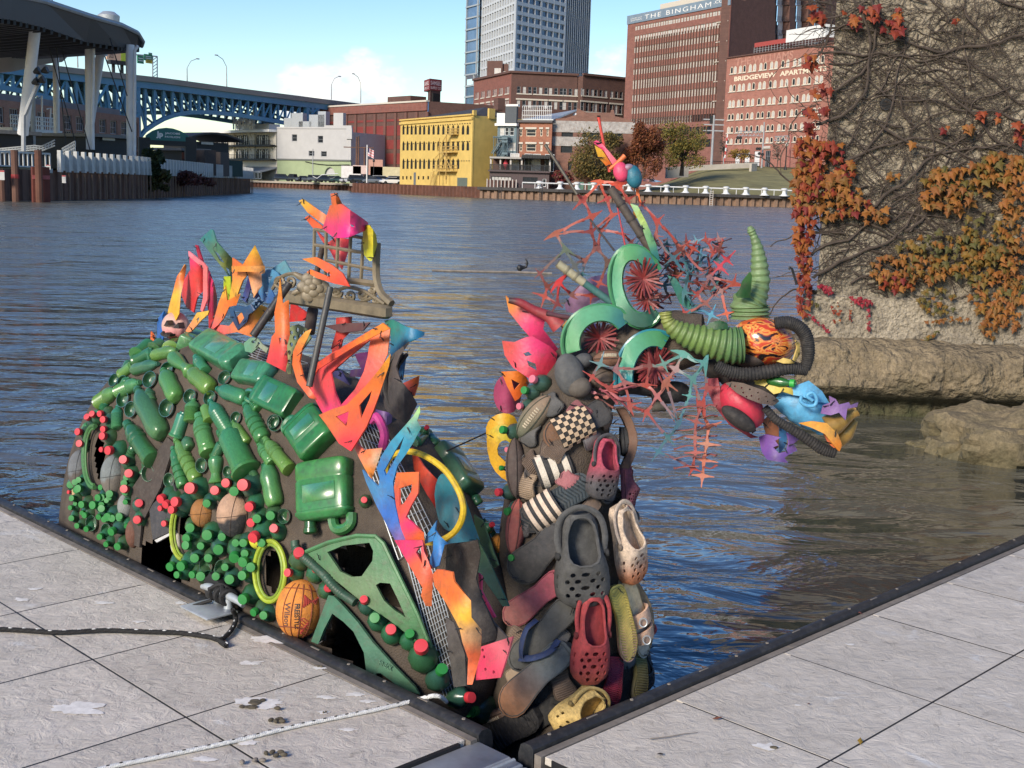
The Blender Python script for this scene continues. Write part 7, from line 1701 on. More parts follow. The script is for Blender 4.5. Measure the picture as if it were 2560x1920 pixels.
# ---- balls
BS=[]
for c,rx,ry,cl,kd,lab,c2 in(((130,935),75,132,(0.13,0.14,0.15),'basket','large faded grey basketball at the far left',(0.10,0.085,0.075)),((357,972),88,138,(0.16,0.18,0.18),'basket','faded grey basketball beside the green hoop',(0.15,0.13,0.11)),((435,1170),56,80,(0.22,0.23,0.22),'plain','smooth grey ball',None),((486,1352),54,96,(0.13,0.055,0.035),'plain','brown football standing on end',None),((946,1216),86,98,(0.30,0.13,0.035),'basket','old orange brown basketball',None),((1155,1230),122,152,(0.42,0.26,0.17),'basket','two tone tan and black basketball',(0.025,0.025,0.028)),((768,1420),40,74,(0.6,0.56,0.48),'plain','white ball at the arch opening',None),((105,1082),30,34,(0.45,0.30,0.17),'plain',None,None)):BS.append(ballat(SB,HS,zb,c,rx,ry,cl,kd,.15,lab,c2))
o,q,X,Y,Z,a,d,m=ballat(SB,HS,zb,(1310,1392),66,66,(0.6,0.58,0.04),'plain',.1,'small yellow ball with black dot eyes')
b=MB()
for u,v in((-.25,-.15),(.3,-.1),(.05,-.55)):dv=V((u,-math.sqrt(1-u*u-v*v),v));b.ball(q+X*u*a+Y*(-dv.y if Y.y<0 else dv.y)*m+Z*v*d,(a*.1,m*.06,d*.13),8,6,X,Y,Z)
b.build('dot',BLACK,o)
ballat(SB,HS,zc,(1780,1500),76,82,(0.65,0.25,0.03),'basket',.2,'orange ball on the far flank')
o,q,X,Y,Z,a,d,m=ballat(SB,HS,zd,(435,500),172,212,(0.62,0.22,0.035),'plain',.35,'orange patterned volleyball at the dock edge',None,.12)
sy=-1 if Y.y>0 else 1
def onball(u,v,k=1.004):w=math.sqrt(max(.02,1-u*u-v*v));return q+X*u*a*k+Y*sy*w*m*k+Z*v*d*k
g_=MB();g_.col=(0.22,0.05,0.02)
for u0 in(-.55,-.18,.22,.62):g_.tube([onball(u0*math.cos(t*.9),math.sin(t)*.96)for t in np.linspace(-1.2,1.2,16).tolist()],.0022,4)
for v0 in(.66,-.62):g_.tube([onball(u,v0+.12*math.cos(u*2))for u in np.linspace(-.7,.7,14).tolist()],.0022,4)
g_.build('ball_seam',RUBBER,o)
g_=MB();g_.col=(0.45,0.05,0.04)
for t in range(9):f=-.1+t*.11;g_.tube([onball(.25+.08*t*.7,.6-.035*t),onball(.28+.06*t,.2+.04*t)],.003,4)
for t in range(8):g_.tube([onball(.24+.06*s_,-.2-.08*t+.05*math.sin(s_+t))for s_ in range(6)],.0018,4)
g_.build('ball_print',RUBBER,o)
def balltext(body,u0,v0,L,H,mt,rot,b_=.02):
 t_=text(body,Matrix(),L,H,mt,o,bold=b_);me=t_.data
 for v in me.vertices:
  x,y=v.co.x,v.co.y;u,w=u0+x*math.cos(rot)-y*math.sin(rot),v0+x*math.sin(rot)+y*math.cos(rot);v.co=onball(u,w,1.006+v.co.z*.2)
 put(t_,Matrix(),o)
balltext('Wilson',-.36,-.1,.82,.24,BR_BROWN,-1.50);balltext('FREESTYLE',.07,-.12,.86,.22,BLACK,-1.45,.03)
# ---- hoops
def hoop(z,c,rx,ry,r,cl,a0=0,a1=6.2832,label=None,out=.03):
 p,n=HS.hit(*z(*c));s=z(1,0)[0]-z(0,0)[0];k=mpp(p);b=MB();b.col=cl;pts=[]
 for t in np.linspace(a0,a1,44).tolist():hp,hn=HS.hit(*z(c[0]+rx*math.cos(t),c[1]+ry*math.sin(t)));pts.append(hp+hn*out)
 b.tube(pts,r*s*k,8);b.build('hoop',PAINT,SB,label=label)
hoop(zb,(262,850),66,200,15,(0.05,0.16,0.05),1.45,4.9);hoop(zb,(262,850),52,180,8,(0.07,0.20,0.06),1.5,4.8)
hoop(zb,(850,1330),76,185,15,(0.30,0.38,0.03),1.6,4.3);hoop(zb,(856,1330),60,165,8,(0.22,0.32,0.03),1.6,4.3)
hoop(zd,(262,222),112,218,17,(0.33,0.42,0.03));hoop(zd,(264,222),88,192,12,(0.2,0.3,0.03))
# ---- boxy jugs: rounded, lofted boxes with rim, handle and cap collar
def jug(z,A,B,w,dep,cl,handle=0,label=None,cap=0,skin=HS,root=SB,tw=0.0):
 (pa,na),(pb,nb)=skin.hit(*z(*A)),skin.hit(*z(*B));s=z(1,0)[0]-z(0,0)[0];L=(pa-pb).length;n=(na+nb+V((0,-.5,.1))).normalized();Zx=(pa-pb).normalized();X=n.cross(Zx).normalized();N=Zx.cross(X);N=N if N.dot(n)>0 else-N;W=w*s*mpp(pa);D=W*dep;o0=pb-N*D*.25;b=MB()
 def ring_(t,k,kd=1.0,e=5.0):
  rr=[]
  for i in range(24):
   h=2*math.pi*i/24;cx,sx=math.cos(h),math.sin(h);rr.append(o0+Zx*t*L+N*D*.5+X*W/2*k*math.copysign(abs(cx)**(2/e),cx)+N*D/2*kd*math.copysign(abs(sx)**(2/e),sx))
  return rr
 T=[(0,.86,.86),(.02,.95,.95),(.06,1,1),(.28,1,1),(.30,.97,.97),(.33,.97,.97),(.35,1,1),(.78,1,1),(.84,.98,.98),(.85,1.03,1.03),(.9,1.03,1.03),(.92,.97,.97),(.97,.9,.88),(1,.7,.66)]
 cols=[(1.2-.3*t,1.15,.9+.3*t)for t,_,_ in T]
 b.loft([ring_(*t)for t in T],True,True,cols);o=b.build('jug',BTL,root,ang=45,label=label);o.color=(*cl,1)
 if handle:
  h=MB();h.col=(1,1,1);k=W*.09;e0=o0+N*D*.5+X*W*.12*handle
  h.tube(smoothpath([e0+Zx*L*.97,e0+Zx*L*1.16+X*W*.05*handle,e0+Zx*L*1.2+X*W*.2*handle,e0+Zx*L*1.12+X*W*.34*handle,e0+Zx*L*.95+X*W*.36*handle],5),k,8);q_=h.build('handle',BTL,o);q_.color=(*cl,1)
 if cap:
  h=MB();h.lathe([(W*.1,0),(W*.1,W*.12),(W*.12,W*.13),(W*.12,W*.2),(W*.09,W*.22)],12,frame_(o0+N*D*.5+Zx*L*.98+X*W*.3*cap,Zx,N,1,1,1));q_=h.build('neck',BTL,o);q_.color=(*cl,1)
 f=MB();f.col=(1,1,1);f.bbox(o0+Zx*L*.56+N*D*1.005,(W*.62,L*.3,D*.03),D*.014,X,Zx,N);q_=f.build('label_panel',BTL,o);q_.color=(*[x*1.06 for x in cl],1)
JG=(0.055,0.235,0.115)
jug(zb,(930,60),(835,120),118,.8,(0.10,0.28,0.15));jug(zb,(1195,235),(950,110),210,.6,(0.07,0.24,0.12),label='large pale green jug lying at the top of the flank');jug(zb,(1400,330),(1200,300),165,.7,(0.06,0.22,0.12));jug(zc,(140,430),(385,545),215,.5,(0.03,0.17,0.07),1)
jug(zc,(450,640),(590,850),300,.62,(0.03,0.18,0.06),1,'rounded green jug with a looped handle',0);jug(zc,(620,1330),(610,925),425,.42,(0.045,0.20,0.055),1,'largest square green jerrycan with handle and spout',-1);jug(zc,(1580,1150),(1400,850),240,.6,(0.06,0.13,0.075),label='dull green jerrycan on the far flank');jug(zb,(620,190),(540,140),100,.6,(0.05,0.2,0.09))
# ---- fins and shards: cut plastic standing on the spine plane
def mixcol(stops):
 def f(x,y):
  w=[(1/((x-a)**2+(y-b_)**2+40)**1.2,c)for a,b_,c in stops];s=sum(k for k,_ in w);return tuple(sum(k*c[i]for k,c in w)/s for i in range(3))
 return f
def spine(x,y,o=0.0):return on_plane(x,y,HC-D2*o,D2)
def flat(d,tx=0.0,ty=0.0,cx=0,cy=0):
 return lambda x,y,o=0.0:at(x,y,d-o+(x-cx)*tx+(y-cy)*ty)
TIES={}
def tie(root,p,n):TIES.setdefault(root.name,[]).append((p.copy(),n.copy()))
def shard(root,z,pts,stops,o=0.0,holes=(),bend=.0,th=.006,sm=0,label=None,name='plastic_shard',pl=spine,m=None,ax=0,wav=.012):
 P=[z(*p)for p in(smooth2(pts,sm)if sm else pts)];Hh=[[z(*p)for p in h]for h in holes];S=[(*z(a,c),cl)for a,c,cl in stops]
 xs,ys=[p[0]for p in P],[p[1]for p in P];cx,cy,w,h=(min(xs)+max(xs))/2,(min(ys)+max(ys))/2,max(xs)-min(xs),max(ys)-min(ys);ph=(cx*.7+cy)%6.28
 def mp(x,y):
  f=lambda x,y:pl(x,y,o+bend*(1-((x-cx)/w*2)**2 if ax==0 else 1-((y-cy)/h*2)**2)+wav*math.sin((x*.6+y)/38+ph))
  p=f(x,y);e=2.0;n=(f(x+e,y)-p).cross(f(x,y+e)-p).normalized();n=n if n.dot(CAM-p)>0 else-n;return p,n
 if root.parent is None and name=='plastic_shard':
  for k in range(2):q=P[rb.randrange(len(P))];q=mp(q[0]*.8+cx*.2,q[1]*.8+cy*.2);tie(root,q[0]+q[1]*th,q[1])
 b=MB();b.sheet(P,Hh,mp,th,max(9,min(w,h)/7),mixcol(S)if len(S)>1 else(lambda x,y:S[0][2]));return b.build(name,m or PAINT,root,ang=50,label=label)
def ellp(cx,cy,rx,ry,n=14,rot=0.0):return[(cx+rx*math.cos(2*math.pi*i/n)*math.cos(rot)-ry*math.sin(2*math.pi*i/n)*math.sin(rot),cy+rx*math.cos(2*math.pi*i/n)*math.sin(rot)+ry*math.sin(2*math.pi*i/n)*math.cos(rot))for i in range(n)]
F_=lambda z,pts,stops,o=0.0,holes=(),bend=0.0,**k:shard(SB,z,pts,stops,o,holes,bend,**k)
F_(za,[(305,600),(315,612),(300,700),(275,830),(265,970),(235,1030),(170,1010),(195,900),(225,790),(250,690)],[(220,980,YL_),(240,860,YL_),(270,720,OR),(300,620,(0.6,0.25,.05))],.02,bend=.04,label='yellow and orange curved blade')
F_(za,[(340,505),(440,580),(470,630),(470,800),(440,800),(400,850),(375,960),(320,920),(285,830),(300,720),(350,640)],[(340,520,PK),(330,900,RD),(420,700,(0.62,0.05,.04))],-.04,bend=.05)
F_(za,[(335,500),(450,590),(478,625),(478,860),(440,960),(425,940),(445,850),(445,640),(430,615),(338,540)],[(340,500,(0.75,.2,.25)),(460,700,(0.7,.15,.15))],.02)
F_(za,[(385,455),(405,460),(445,580),(420,590)],[(390,460,(0.35,0.01,.04))],-.06);F_(za,[(480,640),(515,720),(540,830),(545,950),(520,1010),(490,1100),(485,960),(475,880)],[(500,700,PK),(530,900,(0.3,.01,.05)),(500,1050,RD)],-.05,bend=.05)
F_(za,[(420,420),(440,395),(505,338),(520,345),(545,430),(600,490),(660,560),(668,700),(660,745),(620,670),(560,590),(480,490),(440,435)],[(470,380,TL),(560,480,(0.06,.16,.10)),(640,600,(0.25,.26,.03)),(640,720,(.03,.16,.22))],-.10,[[(520,490),(560,520),(600,590),(570,575)],[(610,620),(640,640),(650,700),(625,660)]],.07,label='teal gutter shaped piece pointing up left')
F_(za,[(600,690),(650,690),(655,860),(620,870),(595,830)],[(620,760,LM),(620,860,(.2,.3,.02))],-.05)
F_(za,[(665,550),(740,605),(830,455),(895,610),(902,665),(875,672),(880,760),(822,850),(780,672),(742,720),(690,860),(640,860),(665,720)],[(830,470,YL_),(680,600,OR),(870,720,(0.7,.35,.2)),(660,830,YL_),(780,640,(0.72,.22,.03))],.02,bend=.05,label='orange and yellow castle shaped piece with two points')
F_(za,[(660,612),(900,612),(902,655),(660,655)],[(700,630,(0.7,.25,.03)),(880,640,(.7,.3,.08))],.09,bend=.04)
F_(za,[(560,890),(595,800),(610,760),(625,870),(720,820),(690,905),(640,915),(600,1000),(560,1050),(490,1112),(520,1040)],[(610,800,YL_),(640,880,OR),(500,1100,(0.75,.12,.12))],.06,bend=.03)
F_(za,[(640,1060),(730,960),(880,905),(935,930),(905,1000),(860,1080),(800,1140),(700,1105),(550,1135),(490,1112),(560,1050)],[(900,920,YL_),(750,1040,(0.7,.2,.06)),(560,1110,(0.75,.13,.12))],.0,bend=.10)
F_(za,ellp(945,765,92,130),[(900,700,(.08,.26,.42)),(960,850,(.03,.10,.28))],-.02,[[(925,695),(965,690),(930,760)],[(975,740),(1010,790),(985,850),(960,800)],[(900,810),(935,800),(920,850)]],label='blue disc with triangular cut-outs')
F_(za,[(1055,570),(1105,660),(1040,705),(990,690),(950,640)],[(1050,600,(.10,.25,.30)),(980,670,(.1,.3,.42))],-.06);F_(za,[(630,940),(700,903),(760,920),(800,898),(832,940),(785,975),(772,1030),(705,1092),(650,990)],[(700,930,(.02,.07,.16)),(720,1060,NV_)],.12,[[(672,945),(735,955),(752,1000),(712,1055),(690,1000)]],label='navy blue D shaped handle')
b=MB();b.col=(.03,.10,.2)
for p,q_ in(((780,925),(865,850)),((800,960),(890,870)),((790,930),(850,905)),((820,895),(860,890)),((840,870),(880,880)),((810,945),(830,885))):b.tube([spine(*za(*p),.12),spine(*za(*q_),.08)],.006,5)
b.build('lattice_arm',PAINT,SB)
F_(za,[(790,670),(815,700),(870,850),(840,862),(800,780),(770,890),(735,860)],[(800,750,(.03,.02,.12)),(760,860,(.05,.08,.25))],-.08)
F_(za,[(1020,700),(1038,890),(1080,868),(1087,1130),(1067,1210),(1072,1310),(1055,1402),(1020,1380),(918,1330),(935,1270),(960,1140),(985,1110),(980,960),(1000,860)],[(1020,720,(.7,.25,.03)),(1030,1000,OR),(1000,1340,(0.62,.04,.05))],.24,[[(1010,1150),(1030,1150),(1020,1200)]],.03,label='orange key shaped upright in front of the dark pole')
F_(za,[(1085,1070),(1150,1048),(1210,1080),(1252,1150),(1190,1235),(1140,1260),(1112,1300),(1102,1420),(1080,1420),(1065,1380),(1072,1250)],[(1120,1100,(.20,.25,.12)),(1200,1150,(.16,.2,.10)),(1090,1350,(.3,.27,.10))],.16,[ellp(x,y,13,19,8)for x,y in((1105,1110),(1150,1090),(1195,1110),(1130,1150),(1170,1140),(1105,1200),(1150,1200),(1090,1260),(1088,1330))],label='perforated olive panel')
F_(za,[(1250,1085),(1225,1150),(1185,1230),(1165,1330),(1195,1450),(1260,1560),(1290,1612),(1240,1600),(1150,1480),(1113,1350),(1120,1250),(1160,1160),(1210,1100)],[(1230,1110,(.7,.3,.05)),(1130,1300,OR),(1250,1590,(.7,.12,.05))],.30,bend=.03,label='orange sickle arc')
F_(za,[(750,1190),(800,1148),(850,1150),(890,1200),(932,1228),(918,1262),(860,1215),(810,1262),(760,1250)],[(780,1230,(.10,.25,.15)),(900,1230,(.25,.28,.2))],.18,[ellp(820,1180,14,12,8),ellp(862,1190,10,10,8)])
F_(zc,[(490,430),(520,250),(650,165),(780,90),(930,0),(990,-35),(1040,5),(1022,180),(960,320),(880,440),(830,510),(760,620),(700,720),(640,690),(560,560)],[(800,100,(.62,.07,.03)),(1000,60,OR),(560,400,(.66,.05,.06)),(640,600,PK),(900,300,(.68,.10,.08))],.20,[[(632,312),(740,215),(905,80),(885,200),(860,300),(800,420),(700,535),(660,440)]],.05,label='large red and pink frame with a big leaf shaped opening')
F_(zc,[(500,350),(520,250),(780,95),(990,-35),(1040,5),(1000,20),(800,125),(545,285)],[(600,250,(.6,.06,.03)),(1000,0,(.7,.2,.02))],.27,wav=.003)
F_(zc,[(1042,180),(1030,260),(965,460),(930,560),(880,680),(830,760),(770,852),(690,800),(600,665),(550,600),(640,560),(740,530),(870,400),(960,290)],[(1030,200,(.72,.28,.02)),(870,450,OR),(620,620,(.6,.14,.04)),(760,820,(.68,.03,.05)),(920,550,(.68,.07,.03))],.36,[[(665,612),(757,575),(740,682)],[(828,535),(915,430),(900,490),(842,625)]],.04,label='orange Y shaped piece with a triangular hole')
F_(zc,[(1170,95),(1085,160),(1015,230),(982,330),(972,430),(1010,560),(1080,625),(1150,668),(1222,525),(1190,470),(1112,360),(1082,270),(1110,190)],[(1100,300,(.07,.055,.05)),(1050,450,(.045,.04,.04))],.10,bend=.12,label='dark ribbed fender arc',m=RUBBER)
for k_ in range(3):
 b=MB();b.col=(.03,.028,.028);b.tube([spine(*zc(x+k_*32,y+k_*6),.2-k_*.02)for x,y in((1090,170),(1035,240),(1005,330),(1000,430),(1035,540),(1090,600))],.008,5);b.build('fender_rib',RUBBER,SB)
F_(za,[(1800,1020),(1860,1012),(1950,1060),(2092,1108),(2090,1132),(2040,1160),(1965,1190),(1900,1260),(1830,1390),(1850,1200),(1850,1130)],[(1850,1050,(.03,.22,.16)),(2050,1120,(.02,.16,.3)),(1850,1300,(.02,.12,.25))],.02,bend=.06,label='teal crumpled cup piece');F_(zc,[(1100,200),(1150,180),(1125,360),(1090,330)],[(1120,250,(.02,.13,.3))],.0)
F_(zc,[(1238,330),(1232,390),(1205,470),(1120,385)],[(1220,350,OR),(1150,390,(.66,.12,.1))],.0)
F_(zc,[(770,772),(820,800),(860,842),(982,828),(960,900),(940,960),(912,1048),(870,975),(830,900)],[(790,790,(.7,.1,.15)),(900,870,OR),(950,900,(.6,.45,.3)),(900,1000,(.65,.2,.02))],.34,bend=.03)
F_(zc,[(1242,540),(1247,580),(1226,640),(1252,692),(1205,780),(1150,870),(1092,950),(1062,1060),(1072,1200),(1102,1340),(1150,1450),(1172,1590),(1130,1560),(1050,1420),(950,1230),(875,1060),(850,980),(890,1030),(962,1100),(970,1040),(950,970),(985,880),(1050,780),(1140,680),(1200,610)],[(1235,560,(.25,.5,.1)),(1220,680,TL),(1150,800,(.03,.26,.42)),(1000,1000,BL_),(920,1100,(.06,.22,.42)),(1040,1300,(.03,.12,.42)),(1140,1500,(.22,.12,.38))],.40,[[(1000,985),(1075,850),(1140,745),(1105,850),(1012,1020)]],.04,label='blue antler shaped piece with teal tip')
F_(zc,[(1090,1000),(1242,995),(1236,1140),(1182,1240),(1150,1310),(1195,1345),(1272,1412),(1276,1480),(1310,1600),(1330,1665),(1240,1665),(1190,1560),(1120,1390),(1085,1230),(1070,1100)],[(1150,1020,OR),(1120,1250,(.68,.08,.05)),(1180,1360,PK),(1260,1450,OR),(1280,1600,(.7,.09,.03))],.46,[[(1105,1110),(1195,1078),(1190,1130),(1140,1210),(1108,1230)],[(1210,1530),(1250,1490),(1275,1600)]],.03,label='orange and pink zigzag frame below the blue antler')
F_(zd,[(1130,0),(1330,0),(1340,80),(1370,150),(1402,250),(1392,480),(1350,475),(1318,400),(1330,345),(1270,240),(1200,120)],[(1200,60,PK),(1300,200,(.7,.09,.03)),(1370,430,(.72,.17,.05))],.5,[[(1285,90),(1318,40),(1330,175)]],.03)
F_(zc,[(1190,825),(1270,950),(1365,1050),(1352,1245),(1290,1140),(1210,990)],[(1250,950,(.6,.06,.02)),(1330,1150,(.5,.03,.02))],.08,bend=.03)
F_(zc,[(1350,1150),(1375,1035),(1420,1005),(1490,1060),(1522,1190),(1505,1340),(1450,1405),(1380,1335)],[(1400,1100,(.03,.2,.26)),(1480,1300,(.04,.16,.2))],.26,bend=.02,sm=2,label='teal racket shaped panel inside the yellow hoop')
b=MB();b.col=(.62,.42,.02);b.tube([spine(*zc(x,y),.34)for x,y in smooth2([(1170,855),(1290,890),(1420,985),(1515,1130),(1545,1265),(1500,1390),(1400,1465),(1290,1482),(1180,1420),(1080,1280),(1025,1100),(1010,960),(1060,880)],5)],.011,8);b.build('hoop',PAINT,SB,label='yellow hoop ring')
F_(zc,[(1535,1130),(1600,1300),(1655,1465),(1430,1492),(1500,1400),(1550,1290)],[(1580,1300,(.05,.25,.28)),(1500,1450,(.04,.2,.3))],.12,bend=.03);F_(zc,[(1362,1330),(1352,1400),(1420,1478),(1442,1490),(1410,1500),(1380,1640),(1345,1660),(1308,1620),(1340,1540),(1342,1470),(1280,1492),(1290,1440)],[(1340,1400,(.04,.22,.5)),(1350,1600,(.03,.15,.42))],.44,bend=.04,label='blue bracket beside the orange zigzag')
F_(zd,[(1408,250),(1440,210),(1550,232),(1562,300),(1680,440),(1682,560),(1752,650),(1746,830),(1690,1052),(1655,1052),(1660,860),(1620,740),(1600,640),(1560,560),(1500,450),(1420,330)],[(1450,240,(.7,.13,.03)),(1560,400,(.72,.14,.02)),(1640,560,YL_),(1690,680,(.72,.4,.2)),(1700,850,(.66,.10,.03)),(1670,1030,(.68,.12,.02))],.56,bend=.05,label='long orange and yellow jagged strip running down to the dock corner')
F_(zd,[(1510,40),(1730,0),(1752,100),(1720,280),(1760,420),(1862,660),(1862,722),(1740,752),(1680,560),(1560,330),(1500,220)],[(1600,150,(.03,.022,.018)),(1750,600,(.04,.035,.035))],.30,bend=.05,m=RUBBER,label='dark bark coloured flap')
F_(zd,[(1740,240),(1762,260),(1760,370),(1862,560),(1820,572),(1745,420)],[(1750,300,PK)],.25);F_(zd,[(1740,780),(1990,700),(1962,800),(1900,1000),(1720,1020)],[(1760,900,(.55,.03,.08)),(1950,750,(.6,.12,.15))],.35,[ellp(x,y,9,12,7)for x,y in((1780,850),(1790,940),(1850,960),(1770,800))],label='pink panel low between body and neck')
F_(zc,[(930,560),(1050,590),(1042,690),(960,710),(900,640)],[(1000,620,(.16,.08,.26))],.0,bend=.05);F_(zc,[(640,300),(700,295),(760,390),(772,470),(700,525)],[(700,350,(.05,.05,.16)),(740,450,(.03,.02,.08))],.02);F_(zc,[(795,180),(885,165),(882,340),(760,335),(770,290),(840,280)],[(850,200,(.10,.015,.09)),(800,320,(.06,.03,.10))],-.05);F_(zc,[(640,120),(740,-40),(700,130),(640,210)],[(700,50,(.55,.04,.03))],-.10)
b=MB();b.col=(.55,.05,.26);b.tube(smoothpath([spine(*zc(x,y),.18)for x,y in((910,640),(945,615),(975,660),(1000,740),(985,830))],5),.017,8);b.build('plastic_handle',PAINT,SB)
F_(za,[(1440,1000),(1552,990),(1542,1100),(1470,1180),(1400,1235),(1440,1100)],[(1480,1100,(.5,.04,.03))],-.05,bend=.04);F_(za,[(1345,1060),(1500,1040),(1690,1038),(1640,1095),(1480,1112)],[(1500,1070,(.10,.04,.04))],.04);F_(za,[(1100,880),(1220,960),(1225,1020),(1090,1030)],[(1150,950,RD)],-.06)
F_(za,[(1398,72),(1440,66),(1476,150),(1410,168)],[(1420,100,(.6,.12,.02))],.10,bend=.03);F_(za,[(1395,160),(1478,148),(1672,290),(1645,350),(1530,400),(1430,405),(1338,335)],[(1410,180,(.72,.13,.03)),(1600,300,(.72,.03,.16)),(1400,360,(.72,.03,.14)),(1500,380,(.75,.02,.22))],.06,[[(1540,300),(1570,310),(1575,325),(1548,318)]],.14,label='pink and orange cone hat at the top of the trellis')
F_(za,[(1160,125),(1190,112),(1372,240),(1345,305),(1225,212)],[(1180,130,YL_),(1300,240,OR)],-.02,bend=.03);F_(za,[(1205,252),(1230,235),(1330,310),(1345,345),(1270,332)],[(1270,300,(.68,.10,.03))],-.04);F_(za,[(1290,345),(1380,440),(1430,400),(1530,410),(1528,490),(1480,642),(1440,590),(1395,500),(1330,420)],[(1330,380,(.55,.05,.03)),(1480,550,(.5,.03,.04))],-.12,bend=.05)
F_(za,[(1640,300),(1690,308),(1730,380),(1738,450),(1700,575),(1688,575),(1650,530),(1640,440)],[(1660,320,(.6,.5,.02)),(1720,420,(.66,.55,.03)),(1690,560,(.5,.5,.03))],.05,bend=.04,label='yellow banana shaped piece at the trellis corner')
F_(za,[(1185,560),(1290,546),(1400,600),(1490,670),(1542,766),(1430,745),(1300,705),(1218,660),(1250,638),(1380,692),(1400,680),(1300,615)],[(1200,560,(.7,.2,.02)),(1400,620,(.7,.1,.03)),(1500,730,(.7,.06,.03))],.10,bend=.02,label='orange fish shaped piece across the trellis')
F_(za,[(300,1120),(400,960),(490,945),(480,975),(430,1020),(360,1100)],[(460,960,(.7,.4,.05)),(340,1090,(.7,.25,.1))],.10,[[(395,1010),(420,990),(405,1040)]]);F_(za,[(105,1010),(150,945),(180,1000),(140,1180),(100,1170)],[(140,1050,(.02,.12,.4))],-.05,bend=.03);F_(za,[(55,1100),(82,1140),(75,1190),(50,1185)],[(65,1150,OR)],.0)
F_(zd,[(1640,0),(1700,-60),(1800,120),(1960,480),(1915,480),(1760,260),(1620,90)],[(1700,50,(.06,.14,.07)),(1900,400,(.04,.12,.08))],.12,label='green strut on the far flank');F_(zc,[(1620,1290),(1680,1330),(1790,1640),(1760,1659),(1690,1659),(1640,1500)],[(1650,1400,(.10,.17,.06)),(1750,1600,(.06,.13,.07))],.06)
F_(zd,[(1500,560),(1560,600),(1640,830),(1650,1060),(1560,1070),(1520,800)],[(1560,700,(.07,.06,.055)),(1600,1000,(.05,.045,.04))],.36,m=RUBBER);F_(zd,[(1760,420),(1850,600),(1960,720),(1900,760),(1800,740),(1740,600)],[(1800,600,(.06,.05,.05))],.3,m=RUBBER)
for A,B,w_ in(((1710,1330),(1790,1480),80),((1560,760),(1640,860),90),((1330,720),(1400,790),80),((1690,1100),(1640,1230),70)):lie(SB,HS,zc,A,B,w_,'soda',(.03,.13,.06))
def pipe(root,z,A,B,r,cl,oA=.2,oB=.2,pl=spine,m=None,name='pipe',label=None,rings=0):
 p,q_=pl(*z(*A),oA),pl(*z(*B),oB);s=z(1,0)[0]-z(0,0)[0];R_=r*s*mpp(p);b=MB();b.col=cl;b.tube([p,p.lerp(q_,.5),q_],R_,14);o=b.build(name,m or PAINT,root,label=label)
 t=(p-q_).normalized();b=MB();b.col=tuple(x*.25 for x in cl);b.tube([p+t*.0005,p+t*.002],R_*.82,14);b.build('bore',PAINT,o)
 for i in range(rings):f=p.lerp(q_,(i+1)/(rings+1));b=MB();b.col=tuple(x*.6 for x in cl);b.tube([f-t*R_*.25,f+t*R_*.25],R_*1.18,14);b.build('collar',PAINT,o)
pipe(SB,za,(1392,775),(1235,1512),25,(.055,.055,.05),.28,.4,label='long dark grey pipe leaning across the spine');pipe(SB,za,(1085,745),(815,1135),30,(.03,.028,.026),.15,.3,label='black pipe leaning left');pipe(SB,za,(1335,470),(1285,690),22,(.06,.045,.04),-.05,-.05);pipe(SB,za,(1262,940),(1235,1110),42,(.045,.03,.025),-.05,.0,m=RUBBER,name='log');pipe(SB,za,(1000,900),(930,1010),20,(.04,.035,.03),.1,.1)
TRM=mat('tan_cast_metal',(0.19,0.155,0.10),0.5,metal=.1,var=.3,vs_=16,dirt=.4,dcol=(.09,.07,.05));T3=lambda x,y,o=.02:spine(*za(x,y),o)
def bar(pts,r,name='trellis_bar',fl=1.0):b=MB();b.tube(pts,r,6,flat=fl);b.build(name,TRM,SB)
for x0,x1,y0,y1 in((1275,1270,335,545),(1362,1355,350,690),(1452,1440,370,640),(1545,1530,390,705),(1640,1622,400,715)):bar([T3(x0,y0),T3(x1,y1)],.0075)
for y0,y1,x1 in((338,405,1650),(455,525,1720),(570,640,1718)):bar([T3(1275 if y0<500 else 1370,y0),T3(x1,y1)],.0075)
bar(smoothpath([T3(x,y)for x,y in((1742,440),(1735,600),(1740,720),(1775,820),(1850,895))],5),.016,'trellis_post');bar([T3(1530,720),T3(1735,745)],.014)
b=MB();P0=[T3(1080,845,.04),T3(1830,960,.04)];dx=(P0[1]-P0[0]);b.bbox((P0[0]+P0[1])/2,(dx.length,.05,.052),.01,dx.normalized(),D2,dx.normalized().cross(D2));b.build('trellis_beam',TRM,SB)
bar(smoothpath([T3(x,y)for x,y in((960,785),(1020,700),(1110,670),(1220,700),(1330,760),(1420,800),(1520,770),(1640,800),(1740,860),(1800,900))],5),.008,'scroll');bar(smoothpath([T3(x,y)for x,y in((1420,830),(1500,870),(1600,885),(1680,860),(1730,830))],5),.007,'scroll')
for cx,cy,r,sg in((1020,730,55,1),(1440,810,42,1),(1540,835,42,-1),(1635,825,38,1),(1710,790,26,-1),(1735,870,26,1),(1095,730,45,-1)):bar([T3(cx+sg*r*(1-q/26)*math.cos(q*.42),cy+r*(1-q/26)*math.sin(q*.42))for q in range(23)],.0075,'scroll')
p=T3(1265,770,.06);b=MB()
for k_,(n_,rr,s_)in enumerate(((6,.038,.024),(5,.022,.018),(1,0,.013))):
 for q in range(n_):h=q*6.283/n_+k_;b.ball(p+_r*rr*math.cos(h)+_u*rr*math.sin(h)-_f*.007*k_,(s_*1.25,s_*1.1,.005),9,6,_r,_u,-_f)
b.build('rose',TRM,SB)
for x,y,a_ in((1180,700,.5),(1175,790,-.4)):b=MB();b.ball(T3(x,y,.05),(.045,.014,.008),10,6,(_r*math.cos(a_)-_u*math.sin(a_)),(_u*math.cos(a_)+_r*math.sin(a_)),-_f);b.build('metal_leaf',TRM,SB)
p=spine(*za(238,1062),.05);k_=mpp(p)/2.989;b=MB();b.col=(.62,.33,.26);NN=40
rings=[];cols=[]
